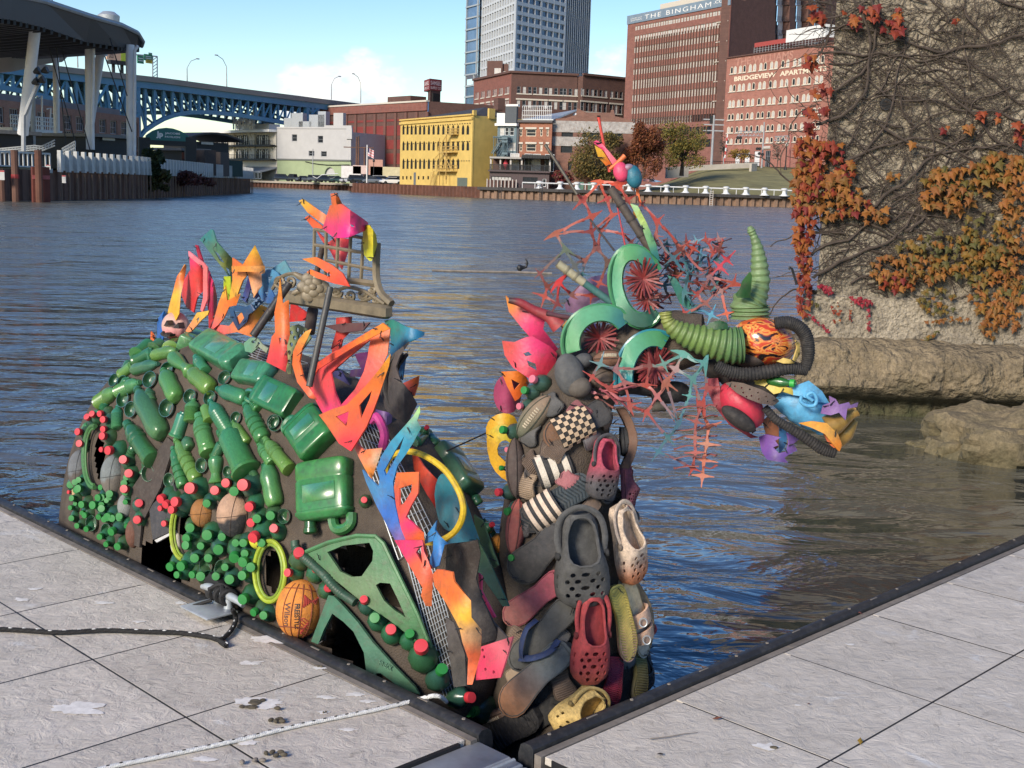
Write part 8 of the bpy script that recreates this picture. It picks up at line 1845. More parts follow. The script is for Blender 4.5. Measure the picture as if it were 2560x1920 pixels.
for j in range(15):
 t=max(-1.5,min(1.5,-math.pi/2+math.pi*j/14));rr=[]
 for i in range(NN):f=2*math.pi*i/NN;w=1-.055*abs(math.cos(f*5))**4;rr.append(p+_r*math.cos(t)*math.cos(f)*105*k_*w+_f*math.cos(t)*math.sin(f)*90*k_*w+_u*math.sin(t)*108*k_)
 rings.append(rr);cols.append(((.62,.38,.30),(.70,.06,.12))[0]if j>6 else(.68,.08+.04*j,.12+.03*j))
b.loft(rings,True,True,cols);o=b.build('pumpkin',PAINT,SB,label='pale pink jack-o\'-lantern pumpkin')
for pts in([(168,1060),(190,1018),(205,1050)],[(240,1075),(275,1035),(285,1080)],[(142,1115),(160,1098),(170,1125),(188,1108),(200,1130),(215,1120),(212,1138),(180,1142),(152,1132)]):shard(o,za,pts,[(0,0,(.02,.015,.015))],.05+84*k_,th=.03,name='carved_hole',wav=0)
def skinpl(off):return lambda x,y,o=0.0:(lambda h:h[0]+h[1]*(off+o))(HS.hit(x,y))
F_(zd,[(520,92),(560,60),(740,15),(900,-25),(1030,-20),(1080,20),(1112,70),(1416,742),(1400,772),(1310,722),(1240,655),(1130,565),(930,435),(800,330),(600,165)],[(600,100,(.07,.17,.075)),(900,330,(.12,.19,.09)),(1100,100,(.06,.18,.08)),(1350,700,(.05,.15,.06))],0,[[(690,85),(800,40),(985,22),(1012,80),(1005,150),(930,258),(860,262),(780,222)],[(1030,322),(1060,305),(1130,312),(1190,430),(1242,545),(1160,490),(1090,430)]],pl=skinpl(.035),th=.012,wav=.002,label='triangular green panel with two openings')
b=MB();b.col=(.07,.2,.08);pk=skinpl(.045);b.tube([pk(*zd(x,y))for x,y in((530,85),(700,15),(900,-30),(1030,-22),(1085,30),(1200,270),(1320,520),(1405,745),(1300,700))],.008,6);b.build('panel_rim',PAINT,SB)
F_(zd,[(570,722),(690,392),(730,400),(800,470),(900,580),(1000,722),(1150,890),(1290,1032),(1322,1088),(1190,1040),(1060,945),(1030,945),(1000,1010),(960,950),(940,800),(870,650),(800,580),(720,522),(660,640),(620,742)],[(700,450,(.05,.15,.09)),(1000,780,(.07,.17,.11)),(1250,1040,(.08,.19,.11))],0,pl=skinpl(.03),th=.012,wav=.002,label='lower green panel with embossed lettering at the dock edge')
hz=[skinpl(.05)(*zd(x,y))for x,y in((470,0),(478,50),(520,105),(570,150),(620,195),(680,250),(740,320),(800,375),(850,410),(900,440))]
b=MB();b.col=(.03,.075,.045);P=smoothpath(hz,12);b.tube(P,[.017*(1+(.16 if(10<i<45 or 60<i<90)and i%3==0 else 0))for i in range(len(P))],10);b.build('corrugated_hose',PAINT,SB,ang=80)
b=MB();b.lathe([(.03,-.02),(.055,-.02),(.062,0),(.055,.02),(.03,.02)],18,frame_(*(lambda h:(h[0]+h[1]*.03,h[1]))(HS.hit(555,1465)),V((0,0,1)),1,1,1),wob=lambda k,n,z_:1.08 if k%2 else.95);b.build('toy_wheel',BLACK,SB)
h,n_=HS.hit(*zd(1100,885));h2,_=HS.hit(*zd(1040,855));ux=(h-h2).normalized();M_=Matrix(((ux.x,n_.cross(ux).x,n_.x,h.x+n_.x*.04),(ux.y,n_.cross(ux).y,n_.y,h.y+n_.y*.04),(ux.z,n_.cross(ux).z,n_.z,h.z+n_.z*.04),(0,0,0,1)));tm_=mat('embossed_green',(.13,.26,.17),.5);text('HNECK',M_,.055,.018,tm_,SB,depth=.003)
b=MB();wl_=skinpl(.012)
for(pa,pb,pc,pd,nu,nv)in(((560,845),(770,915),(700,925),(600,885),9,5),((860,1010),(960,1080),(1085,1330),(1000,1400),10,14),((1005,1340),(1060,1330),(1165,1690),(1110,1740),9,26)):
 g4=lambda u,v:wl_(*(tuple((pa[i]*(1-u)+pb[i]*u)*(1-v)+(pd[i]*(1-u)+pc[i]*u)*v for i in(0,1))))
 for i in range(nu+1):b.tube([g4(i/nu,j/nv)for j in range(nv+1)],.0016,3)
 for j in range(nv+1):b.tube([g4(i/nu,j/nv)for i in range(nu+1)],.0016,3)
b.build('wire_mesh',STEEL,SB,kind='stuff')
def ties(root):
 b=MB()
 for p,n in TIES.get(root.name,[]):
  h=rb.uniform(0,6.28);u=(_r*math.cos(h)+_u*math.sin(h));b.tube([p-u*.009,p+n*.003,p+u*.009],.002,4);b.tube([p,p+n*.008+u*.016],.0012,4)
 b.build('cable_ties',BLACK,root,kind='stuff')
for pts,cl in(([(500,1050),(720,720),(770,760),(690,1050),(610,1200),(560,1290),(540,1440),(480,1420)],(.055,.042,.035)),([(610,1180),(700,1090),(760,1010),(800,1110),(770,1330),(640,1390)],(.045,.045,.05)),([(640,1395),(770,1330),(772,1345),(655,1410)],(.5,.5,.5))):F_(zb,pts,[(600,1100,cl)],0,pl=skinpl(.012),th=.01,m=RUBBER,name='loose_board',wav=.004)
ties(SB)
# ================================================================ THE SERPENT: neck of shoes, head and mane
zn,zm,zh,ff=zf(1180,880,2.9625),zf(1180,1400,3.318),zf(1600,540,2.513),zf(1200,280,2.304)
SN=thing('serpent_sculpture','serpent neck of worn shoes with horned head facing right and spiky netted mane','sculpture',at(1410,1900,4.6))
def neck():
 P,Rr=[],[]
 for x,y,r,d in((1440,2050,215,4.5),(1425,1900,205,4.5),(1418,1750,198,4.5),(1408,1600,182,4.5),(1402,1450,165,4.5),(1400,1300,148,4.5),(1405,1180,128,4.5),(1412,1080,112,4.5),(1432,990,104,4.55),(1475,930,98,4.62),(1535,895,84,4.64),(1610,868,80,4.57),(1700,850,76,4.54),(1760,845,60,4.52)):
  p=at(x,y,d);P.append(p);Rr.append(r*mpp(p))
 n=20;PP=smoothpath(P,3);RR=np.interp(np.linspace(0,len(Rr)-1,len(PP)),range(len(Rr)),Rr).tolist();b=MB();b.tube(PP,RR,n);b.build('burlap_core',BURLAP,SN);return Skin([V(v)for v in b.v],b.f[:-2])
NS=neck()
def surf(z,x,y):return NS.hit(*z(x,y))
def axes(zA,A,zB,B,lift):
 (pa,na),(pb,nb)=surf(zA,*A),surf(zB,*B);n=(na+nb+V((0,-.5,0))).normalized();Y=pb-pa;L=Y.length;Y.normalize();X=Y.cross(n).normalized();N=X.cross(Y);return pa+N*lift,X,Y,N,L
def clog_mesh(mesh=0):
 def mp(t,y):
  w=.17+.03*math.sin((y-.3)*3)+.05*max(0,math.sin((y-.35)*4.4))-.16*max(0,(y-.84)/.16)**2.2-.05*max(0,(.1-y)/.1)**2;h=.20+.11*math.exp(-((y-.50)/.18)**2)-.04*y-.10*max(0,(y-.8)/.2)**2-(.05 if y<.08 else 0)
  f=lambda t:V((w*math.copysign(abs(math.cos(t))**.8,math.cos(t)),y,.03+h*max(0,math.sin(t))**.62));p=f(t);n=V((math.cos(t)*.9,.3*max(0,y-.5),math.sin(t))).normalized();return p,n
 op=[(math.pi/2+.98*math.cos(a),.27+.25*math.sin(a))for a in np.linspace(0,6.2832,19).tolist()[:-1]]
 holes=[[(op_[0],max(op_[1],.03))for op_ in op]]
 rows=((.60,3),(.675,4),(.75,3),(.825,4),(.90,2))if not mesh else tuple((.57+.055*i,6+i%2)for i in range(7))
 for y,k in rows:
  for i in range(k):
   t=math.pi/2+(i-(k-1)/2)*(.42 if not mesh else.33);holes.append([(t+(.115 if not mesh else.11)*math.cos(a),y+(.026 if not mesh else.024)*math.sin(a))for a in np.linspace(0,6.2832,9).tolist()[:-1]])
 for s_ in(-1,1):
  for y in(.62,.72):holes.append([(math.pi/2+s_*(1.28+a),y+c)for a,c in((-.08,-.02),(.08,-.02),(.08,.03),(-.08,.03))])
 b=MB();b.col=(1,1,1);out=[(.02,.0),(3.12,.0)]+[(3.12,y)for y in(.2,.4,.6,.8,.97)]+[(.02,y)for y in(.97,.8,.6,.4,.2)]
 b.sheet(out,holes,mp,.022,.085);e=MB();e.col=(.9,.9,.9)
 sole=lambda k,z_:[V((mp(0,y)[0].x*k,y,z_))for y in np.linspace(-.01,.99,16).tolist()]+[V((-mp(0,y)[0].x*k,y,z_))for y in np.linspace(.99,-.01,16).tolist()]
 e.loft([sole(.96,-.045),sole(1.03,-.03),sole(1.03,.03),sole(.9,.045)],True,True);b.add(e.v,e.f,e.c)
 r_=MB();r_.col=(.95,.95,.95);q=[mp(*o)for o in holes[0]];r_.tube([p for p,n in q]+[q[0][0]],.017,6);b.add(r_.v,r_.f,r_.c);return _mesh(b,'clog',RUBBERO,ang=45)
CLOG,CLOGM=clog_mesh(),clog_mesh(1)
def strap_mesh():
 b=MB();b.col=(1,1,1);b.tube(smoothpath([V((-.2,.42,.14)),V((-.225,.22,.13)),V((-.17,.02,.13)),V((0,-.07,.14)),V((.17,.02,.13)),V((.225,.22,.13)),V((.2,.42,.14))],6),.03,6,flat=.5)
 return _mesh(b,'heel_strap',RUBBERO,ang=50)
STRAP=strap_mesh()
RIV=_mesh((lambda b:(b.lathe([(.042,-.01),(.042,.02),(.03,.028)],12,Matrix.Translation(V((.225,.42,.13)))@Matrix.Rotation(1.57,4,'Y')),b)[1])(MB()),'rivet',RUBBERO)
def M4(p,X,Y,N,a,c,d):return Matrix(((X.x*a,Y.x*c,N.x*d,p.x),(X.y*a,Y.y*c,N.y*d,p.y),(X.z*a,Y.z*c,N.z*d,p.z),(0,0,0,1)))
def clog(zA,A,zB,B,w,cl,label=None,mesh=0,strap=1,toe=None,lift=.045,roll=0.0):
 p,X,Y,N,L=axes(zA,A,zB,B,lift);s=zA(1,0)[0]-zA(0,0)[0];k=w*s*mpp(p)/.455
 if roll:X,N=X*math.cos(roll)+N*math.sin(roll),N*math.cos(roll)-X*math.sin(roll)
 M=M4(p,X,Y,N,k,L,k*.95);o=link('clog',CLOGM if mesh else CLOG,M,SN,label=label);o.color=(*cl,1)
 if strap:
  q=link('heel_strap',STRAP,M,o);q.color=(*[x*.95 for x in cl],1);
  for sg in(1,-1):q=link('rivet',RIV,M4(p,X,Y,N,sg*k,L,k*.95),o);q.color=(*[x*.7 for x in cl],1)
 if toe:
  me=(CLOGM if mesh else CLOG).copy();o.data=me;ca=me.color_attributes['col'].data
  for i,v in enumerate(me.vertices):f=max(0,min(1,(v.co.y-toe[1])/.35 if toe[1]>=0 else(.75-v.co.y)/.4));f=f*f*(3-2*f);ca[i].color=[ca[i].color[j]*(1-f)+toe[0][j]/max(cl[j],.01)*f for j in range(3)]+[1]
def solepts(w0=.5,waist=.36,toe=.46):
 o=[]
 for y,w in((0,.14),(.015,.26),(.05,.36),(.1,.41),(.2,.41),(.35,waist),(.5,.40),(.65,toe),(.78,.48),(.88,.42),(.95,.30),(.985,.17),(1,.06)):o.append((w,y))
 return o+[(-w,y)for w,y in o[::-1]]
def sole(zA,A,zB,B,w,cl,stops=None,label=None,lift=.02,curl=.02,th=.022,name='shoe_sole',roll=0.0,tread=0,rubm=None):
 """sole-shaped slab, curved over the neck, optional raised tread ridges"""
 p,X,Y,N,L=axes(zA,A,zB,B,lift);s=zA(1,0)[0]-zA(0,0)[0];W=w*s*mpp(p)
 if roll:X,N=X*math.cos(roll)+N*math.sin(roll),N*math.cos(roll)-X*math.sin(roll)
 def mp(x,y):q=p+X*x*W+Y*y*L+N*(curl*(math.cos((y-.5)*3)-.6)-abs(x)**2*W*.24);return q,(N+X*x*.9+Y*(y-.5)*.25).normalized()
 b=MB();b.sheet(solepts(),[],mp,th,.09,(lambda x,y:mixcol([(0,y_,c)for y_,c in stops])(0,y))if stops and 0 else(lambda x,y:(lambda t:tuple(cl[i]*(1-t)+(stops or cl)[i]*t for i in range(3)))(max(0,min(1,(y-.3)/.5)))));o=b.build(name,rubm or RUBBER,SN,ang=60,label=label)
 for k in(.06,.94):q=mp(rb.uniform(-.15,.15),k);tie(SN,q[0]+q[1]*th,q[1])
 b=MB();b.col=tuple(x*.55 for x in cl);q=[mp(x*.93,.03+y*.94)for x,y in solepts()];b.tube([a+n*th*.5 for a,n in q]+[q[0][0]+q[0][1]*th*.5],.0022,4);b.build('edge_stitching',RUBBER,o)
 if tread:
  b=MB();b.col=tuple(x*.75 for x in cl)
  for i in range(tread):y=.06+.88*i/(tread-1);hw=.36 if y<.8 else.36-(y-.8)*1.2;b.tube([(lambda m:m[0]+m[1]*th*.52)(mp(x,y+(.03*math.sin(x*9)if tread>18 else 0)))for x in(-hw,-hw*.5,0,hw*.5,hw)],.0028,4)
  b.build('tread',RUBBER,o)
 return o,mp,W,L
def band(mp,W,L,y0,y1,cl,o,h=.045,stripes=0,checks=0,scl=(.62,.55,.45),name='sandal_band'):
 """strap across a slide; stripes or checks are separate raised strips of its surface"""
 def bp(u,v,e=0.0):x=-.5+u;a=mp(x*.98,y0+(y1-y0)*v);return a[0]+a[1]*(h*math.sin(math.pi*min(1,max(0,u)))**.5+.008+e),a[1]
 b=MB();b.sheet([(0,0),(1,0),(1,1),(0,1)],[],lambda u,v:bp(u,v),.008,.12,lambda u,v:cl);q=b.build(name,RUBBER,o,ang=60)
 if stripes:
  b=MB()
  for i in range(stripes):v=(i+.5)/stripes;hw=.26/stripes;b.sheet([(.03,v-hw),(.97,v-hw),(.97,v+hw),(.03,v+hw)],[],lambda u,w_:bp(u,w_,.006),.004,.09,lambda u,v:scl)
  b.build_each('stripe',RUBBER,q)
 if checks:
  b=MB();n=checks
  for i in range(n):
   for j in range(n):
    if(i+j)%2==0:b.sheet([(.02+.96*(i+a)/n,(j+c)/n)for a,c in((.03,.03),(.97,.03),(.97,.97),(.03,.97))],[],lambda u,w_:bp(u,w_,.0055),.003,None,lambda u,v:scl)
  b.build_each('check',RUBBER,q,smooth=False)
def football(z,A,B,w,cl,label,lace=None,c2=None,lift=.03):
 (pa,na),(pb,nb)=surf(z,*A),surf(z,*B);n=(na+nb).normalized();c=(pa+pb)/2+n*lift;Zx=(pa-pb).normalized();X=Zx.cross(n).normalized();N=X.cross(Zx);L=(pa-pb).length/2;r=w*(z(1,0)[0]-z(0,0)[0])*mpp(c)/2;b=MB();rings,cols=[],[]
 for j in range(19):
  t=-1+2*j/18;k=max(.02,(1-abs(t)**2.1)**.62);rings.append([c+Zx*L*t+(X*math.cos(h)+N*math.sin(h))*r*k for h in np.linspace(0,6.2832,25).tolist()[:-1]]);f=(t+1)/2;cols.append(tuple((c2 or cl)[i]*f+cl[i]*(1-f)for i in range(3)))
 b.loft(rings,True,True,cols);o=b.build('football',RUBBER,SN,label=label)
 sp=lambda t,h:c+Zx*L*t+(X*math.cos(h)+N*math.sin(h))*r*1.01*max(.02,(1-abs(t)**2.1)**.62);b=MB();b.col=tuple(x*.35 for x in cl)
 for h in(.5,1.6,2.7):b.tube([sp(t,h)for t in np.linspace(-.95,.95,22).tolist()],.0022,4)
 b.build('ball_seam',RUBBER,o)
 if lace is not None:
  b=MB();b.col=(.5,.42,.3)
  for t in np.linspace(-.42,.42,9).tolist():b.tube([sp(t,lace-.16),sp(t,lace)+N*.003,sp(t,lace+.16)],.0032,5)
  b.build('ball_lace',RUBBER,o)
 return o,sp
DG,GY,BRN,TAN_=(.05,.05,.052),(.085,.083,.08),(.085,.06,.048),(.24,.17,.10)
football(zn,(622,342),(385,645),185,(.13,.15,.10),'tan and green football below the pink flap',1.0,(.27,.18,.12));football(zn,(365,640),(375,1085),150,(.085,.06,.05),'dark brown football with white lacing on its edge',2.75)
o_,sp_=football(zn,(390,1085),(345,1500),150,(.30,.10,.09),'pink and orange football low on the neck',None,(.42,.10,.07));football(zm,(372,1238),(70,1345),130,(.20,.13,.10),'brown football with pale lacing at the water line',1.2,lift=.02)
football(ff,(650,1425),(830,1420),105,(.17,.085,.05),'small brown football under the green arcs',1.2,lift=.06);football(ff,(640,1540),(800,1530),130,(.12,.09,.07),None,None,lift=.02);football(ff,(830,1400),(960,1410),110,(.36,.27,.2),None,None,lift=.0)
for c,r,cl in(((520,1535),(88,128),(.085,.088,.09)),((590,1462),(58,44),(.07,.072,.074)),((560,1600),(70,60),(.10,.085,.07))):
 p,n=surf(ff,*c);k=mpp(p)/2.304;b=MB();b.col=cl;b.ball(p+n*.03,(r[0]*k,r[0]*k*.8,r[1]*k),20,12,(_r*.96+_u*.25),-_f,(_u*.96-_r*.25));b.build('cloth_cap',RUBBER,SN)
o,mp,W,L=sole(zn,(985,420),zn,(515,665),225,(.06,.058,.058),(.17,.085,.045),'slide sandal with black and cream checkered band',.05,name='slide_sandal');band(mp,W,L,.34,.82,(.02,.02,.02),o,.03,checks=8,scl=(.55,.40,.26))
o,mp,W,L=sole(zn,(1000,690),zn,(380,925),235,(.045,.045,.05),(.075,.06,.055),'black slide sandal with three cream stripes',.05,name='slide_sandal');band(mp,W,L,.48,.86,(.03,.03,.032),o,.035,stripes=3)
o,mp,W,L=sole(zn,(875,940),zn,(355,1280),225,(.04,.055,.065),(.06,.055,.055),'blue-black slide sandal with four thin cream stripes',.05,name='slide_sandal',tread=22);band(mp,W,L,.44,.82,(.035,.035,.037),o,.035,stripes=4,scl=(.66,.52,.40))
sole(zn,(1080,430),zn,(1055,905),120,(.16,.085,.055),(.12,.07,.05),'narrow brown leather sandal on the neck\'s right side',.06,.05,.03,roll=.5)
clog(zn,(925,640),zn,(890,1092),215,(.085,.08,.085),'small grey clog with pink sprayed instep',toe=((.42,.06,.10),-1));clog(zn,(1120,850),zn,(1058,1195),170,(.20,.06,.085),'maroon openwork clog',1,0,roll=.35);clog(zn,(1040,560),zn,(1070,760),120,DG,None,0,0,roll=.5);clog(zn,(1140,1080),zn,(1165,1330),110,DG,None,0,0,roll=.6)
sole(zm,(470,850),zm,(340,1030),190,(.36,.27,.19),None,None,.015,name='shoe_sole');sole(zn,(700,1300),zn,(325,1650),270,(.055,.055,.058),(.05,.047,.045),'large dark grey flip-flop sole',.045,name='flip_flop');sole(zm,(780,110),zm,(298,490),225,(.40,.09,.12),(.27,.10,.09),'pink insole with embossed rings',.035)
o,mp,W,L=sole(zm,(860,320),zm,(362,862),250,(.085,.085,.08),(.10,.098,.09),'grey flip-flop with navy blue straps',.055,name='flip_flop')
b=MB();b.col=(.03,.05,.13);q=lambda x,y,e:(lambda m:m[0]+m[1]*(.012+e))(mp(x,y))
for sgn in(-1,1):b.tube(smoothpath([q(sgn*.44,.40,.0),q(sgn*.40,.52,.028),q(sgn*.2,.68,.035),q(0,.80,.018),q(0,.82,.0)],5),.014,8,flat=.35)
b.build('toe_strap',RUBBER,o)
sole(zm,(830,670),zm,(298,1205),245,(.10,.115,.12),(.26,.13,.075),'large curved grey sole sprayed orange at its toe',.07,.06,.05,roll=-.2);sole(zm,(600,1240),zm,(150,1500),260,(.018,.018,.02),None,'black ribbed sole at the dock corner',.05,.05,.05,tread=16);sole(zm,(760,1180),zm,(330,1420),200,(.02,.02,.02),None,None,.0,.04,.05)
clog(zn,(760,1170),zm,(895,365),360,(.085,.085,.083),'large grey clog in the middle of the neck',lift=.06);clog(zn,(965,1135),zm,(1232,170),240,(.66,.52,.40),'cream clog with orange sprayed toe',toe=((.55,.20,.09),.55),lift=.065);clog(zn,(1120,1190),zm,(1530,225),215,(.075,.073,.062),'dark olive grey clog jutting out to the right',lift=.05,roll=.5)
sole(zm,(1105,195),zm,(1225,815),195,(.80,.62,.14),(.80,.42,.30),'yellow and peach sole with ridged tread',.06,tread=26);o,mp,W,L=sole(zm,(1195,130),zm,(1360,790),215,(.62,.50,.30),(.60,.50,.40),'cream buckled sandal',.045,name='buckled_sandal')
for y0,y1 in((.40,.56),(.62,.76)):band(mp,W,L,y0,y1,(.70,.44,.30),o,.03)
for y in(.48,.69):a=mp(.28,y);b=MB();b.ring(a[0]+a[1]*.05,_r,_u,.014,.016,.0028,14,5);b.build('buckle',STEEL,o)
sole(zm,(1345,140),zm,(1545,755),105,(.34,.26,.17),(.36,.24,.15),'pale wooden looking sole seen edge on',.04,.05,.04,roll=.7);clog(zm,(930,250),zm,(905,985),285,(.36,.05,.055),'red clog with open top in the lower middle',lift=.085,toe=((.40,.09,.05),.7));sole(zm,(1150,790),zm,(1085,1220),180,(.36,.03,.06),None,'dark red ribbed sole with oval logo',.035,tread=22);sole(zm,(1340,770),zm,(1330,1160),165,(.22,.19,.06),(.10,.09,.06),'olive ribbed sole',.03,tread=18);clog(zm,(1000,1010),zm,(690,1370),330,(.66,.47,.17),'yellow clog lowest on the neck with its strap turned up',lift=.075,roll=.35);sole(zm,(1470,700),zm,(1440,1060),90,(.33,.27,.2),None,None,.02);clog(zm,(1600,690),zm,(1560,1040),160,(.17,.15,.14),'grey clog at the right foot of the neck',lift=.02,roll=.6);sole(zm,(1650,760),zm,(1720,960),80,DG,None,None,.0);sole(zn,(600,640),zn,(520,960),170,BRN,None,None,.0)
b=MB();b.col=(.36,.03,.04);Sg=lambda x,y,e=.03:(lambda h:h[0]+h[1]*e)(surf(zm,x,y));b.tube(smoothpath([Sg(1460,190),Sg(1500,400),Sg(1530,600),Sg(1570,760)],5),.018,8,flat=.4);b.tube(smoothpath([Sg(1510,330,.05),Sg(1590,520,.07),Sg(1580,600,.07),Sg(1540,600,.04)],5),.010,6,flat=.5);b.build('red_strap',RUBBER,SN)
for x,y,rx,ry in((1055,690,42,40),(1080,740,36,38)):p,n=surf(zn,x,y);b=MB();b.ball(p+n*.05,(rx/2.96*mpp(p),.006,ry/2.96*mpp(p)),14,8,_r,-_f,_u);b.build('sunglass_lens',GLASS_D,SN)
for q,(A,B,w_)in enumerate((((480,520),(430,700),150),((700,640),(560,800),170),((800,560),(900,700),160),((450,900),(420,1090),150),((640,900),(800,1010),150),((520,1240),(600,1400),170),((900,1080),(800,1240),150),((430,1500),(400,1690),150),((1000,620),(1010,800),150),((720,400),(860,520),150),((560,330),(640,470),150),((420,760),(520,880),150),((1000,900),(960,1120),140),((640,1100),(520,1190),150),((760,1240),(700,1420),160),((1120,1000),(1100,1180),120),((880,420),(1000,540),140),((430,1180),(380,1360),120))):sole(zn,A,zn,B,w_,(GY,(.17,.12,.09),(.16,.15,.15),(.34,.25,.17),(.34,.12,.13))[q%5],None,None,.016,tread=(0,16,0,13)[q%4])
for q,(A,B,w_)in enumerate((((420,560),(330,760),170),((760,560),(640,800),180),((1000,150),(1010,400),170),((560,980),(420,1180),190),((700,900),(800,1150),190),((1250,700),(1260,900),150))):sole(zm,A,zm,B,w_,((.20,.14,.10),(.15,.145,.14),(.34,.13,.13),GY)[q%4],None,None,.016,tread=(14,0)[q%2])
for cx,cy,bx,by,r,k in((238,578,340,595,52,1),(398,285,470,300,52,1),(460,205,540,240,55,2),(360,402,430,400,45,2),(265,722,330,715,34,2),(222,860,320,865,34,1),(205,1038,310,1035,52,0),(270,1178,350,1150,50,1),(298,1522,350,1510,45,1)):poke(SN,NS,zn,(cx,cy),(bx,by),r,k,(.05,.12,.075))
for cx,cy,bx,by,r,k in((290,190,380,180,55,2),(275,420,330,420,40,1),(330,588,400,590,50,0),(215,828,330,800,85,1),(125,1045,260,1080,95,0),(20,1250,130,1210,85,1)):poke(SB,HS,zm,(cx,cy),(bx,by),r,k,(.05,.11,.06))
NF=lambda z,pts,stops,d=4.6,holes=(),bend=0.0,**k:shard(SN,z,pts,stops,0,holes,bend,pl=flat(d),**k)
NF(zn,ellp(262,312,98,145,18),[(220,300,(.38,.06,.14)),(300,380,(.28,.04,.10))],4.68,bend=.06,label='pink bowl shaped disc');NF(zn,[(222,145),(380,138),(418,232),(345,345),(318,362),(262,250)],[(300,180,(.72,.18,.02)),(330,330,(.7,.12,.02))],4.58,[[(292,200),(355,235),(312,282)]],.03,label='orange triangular piece on the pink disc')
NF(zn,[(108,560),(150,485),(230,453),(310,478),(340,560),(330,620),(270,560),(200,560),(150,600),(120,640)],[(150,520,YL_),(300,500,(.72,.4,.02))],4.64,bend=.04,label='upper yellow crescent',sm=2);NF(zn,[(112,640),(160,560),(240,535),(360,600),(380,690),(300,690),(250,650),(200,680),(195,760),(290,850),(345,940),(320,975),(220,930),(140,820)],[(140,700,YL_),(250,600,(.6,.5,.05)),(300,920,(.72,.36,.02))],4.62,bend=.04,label='lower yellow ring piece open to the right',sm=2)
NF(ff,[(130,1318),(200,1325),(262,1298),(300,1290),(400,1350),(442,1392),(430,1460),(380,1520),(290,1540),(190,1470),(145,1400)],[(150,1340,(.6,.08,.06)),(300,1330,PK),(380,1480,(.55,.03,.06))],4.52,[[(270,1430),(320,1450),(328,1490),(280,1460)],[(250,1390),(280,1380),(300,1400),(265,1408)]],.05,label='pink-red perforated flap behind the neck');NF(ff,[(150,1058),(172,1080),(250,1130),(372,1202),(362,1250),(462,1382),(440,1412),(300,1310),(240,1240),(170,1152)],[(160,1080,(.65,.22,.03)),(300,1220,PK),(420,1380,(.5,.03,.12))],4.60,bend=.05,label='orange to pink winglet')
NF(ff,[(470,1235),(500,1200),(520,1260),(480,1310)],[(490,1250,(.72,.3,.02))],4.62);NF(ff,[(468,1405),(500,1402),(495,1445),(470,1450)],[(480,1420,(.7,.1,.03))],4.5);NF(ff,[(490,1110),(560,1010),(640,950),(742,930),(745,1060),(640,1100),(560,1160),(500,1150)],[(700,960,(.3,.2,.36)),(560,1080,(.25,.13,.22))],4.72,bend=.05,label='ribbed purple sheet behind the mane');NF(ff,[(560,1290),(640,1210),(740,1260),(760,1340),(640,1370)],[(640,1300,(.06,.05,.2))],4.66)
def tubep(z,pts,rad,cl,d,name,m=None,ridges=0,n=12,k=6,amp=.12,label=None,stops=None,ang=80):
 P=smoothpath([at(*z(p[0],p[1]),d+(p[2]if len(p)>2 else 0))for p in pts],k);s=z(1,0)[0]-z(0,0)[0];kk=s*d/FPX;N_=len(P);Rr=np.interp(np.linspace(0,1,N_),np.linspace(0,1,len(rad)),rad).tolist()
 b=MB();b.col=cl;cols=[mixcol(stops)(i/N_*100,0)for i in range(N_)]if stops else None
 b.tube(P,[r*kk*(1+(amp*math.cos(i/N_*ridges*6.2832)if ridges else 0))for i,r in enumerate(Rr)],n,cols=cols);return b.build(name,m or PAINT,SN,ang=ang,label=label)
tubep(ff,[(165,1085),(230,1098),(310,1140),(400,1182),(455,1235)],[16,24,26,34,48],(.30,.03,.04),4.5,'horn_sleeve',label='dark red tapering sleeve pointing left',stops=[(0,0,(.05,.03,.03)),(30,0,(.3,.03,.04)),(100,0,(.38,.06,.06))])
fp=lambda x,y,o=0.0:at(x,y,4.5-o)
pipe(SN,ff,(752,438),(985,795),26,(.085,.07,.06),0,0,fp,label='grey-brown pole rising from the mane',rings=3);pipe(SN,ff,(448,872),(600,985),25,(.36,.33,.22),.02,.02,fp,label='cream topped pole pointing up left',rings=2);pipe(SN,ff,(600,985),(755,1095),22,(.05,.15,.14),.02,.02,fp);pipe(SN,ff,(385,1160),(545,1192),14,(.12,.05,.06),.02,0,fp);pipe(SN,ff,(376,190),(560,475),9,(.09,.08,.06),-.1,-.05,fp,label='thin dark stick standing out to the upper left');pipe(SN,ff,(635,620),(775,800),6,(.06,.05,.05),.0,.0,fp)
tubep(ff,[(683,30),(700,120),(722,230),(748,345)],[9,8,8,10],(.62,.07,.05),4.5,'spear',label='red spear at the very top');tubep(ff,[(790,540),(810,640),(838,780)],[4,4,5],(.5,.05,.06),4.5,'spear');tubep(ff,[(745,330),(790,295),(835,252)],[9,12,15],(.70,.16,.04),4.46,'spear')
NF(ff,[(652,175),(672,163),(702,180),(745,230),(790,285),(835,330),(800,335),(760,300),(720,230)],[(670,170,PK),(780,290,(.62,.12,.16))],4.5,bend=.02);NF(ff,[(660,192),(700,215),(750,290),(770,330),(735,320),(680,260)],[(690,230,YL_),(750,310,OR)],4.49,label='yellow lined pink shell shaped piece near the top')
for c,r,cl,nm in(((812,345),(45,60),(.66,.06,.14),'toy_body'),((885,372),(48,68),(.02,.14,.2),'toy_head'),((852,322),(34,22),(.3,.2,.26),'toy_cap')):p=at(*ff(*c),4.46);k=mpp(p)/2.304;b=MB();b.col=cl;b.ball(p,(r[0]*k,r[0]*k*.9,r[1]*k),18,12,_r*.97+_u*.24,-_f,_u*.97-_r*.24);b.build(nm,PAINT,SN)
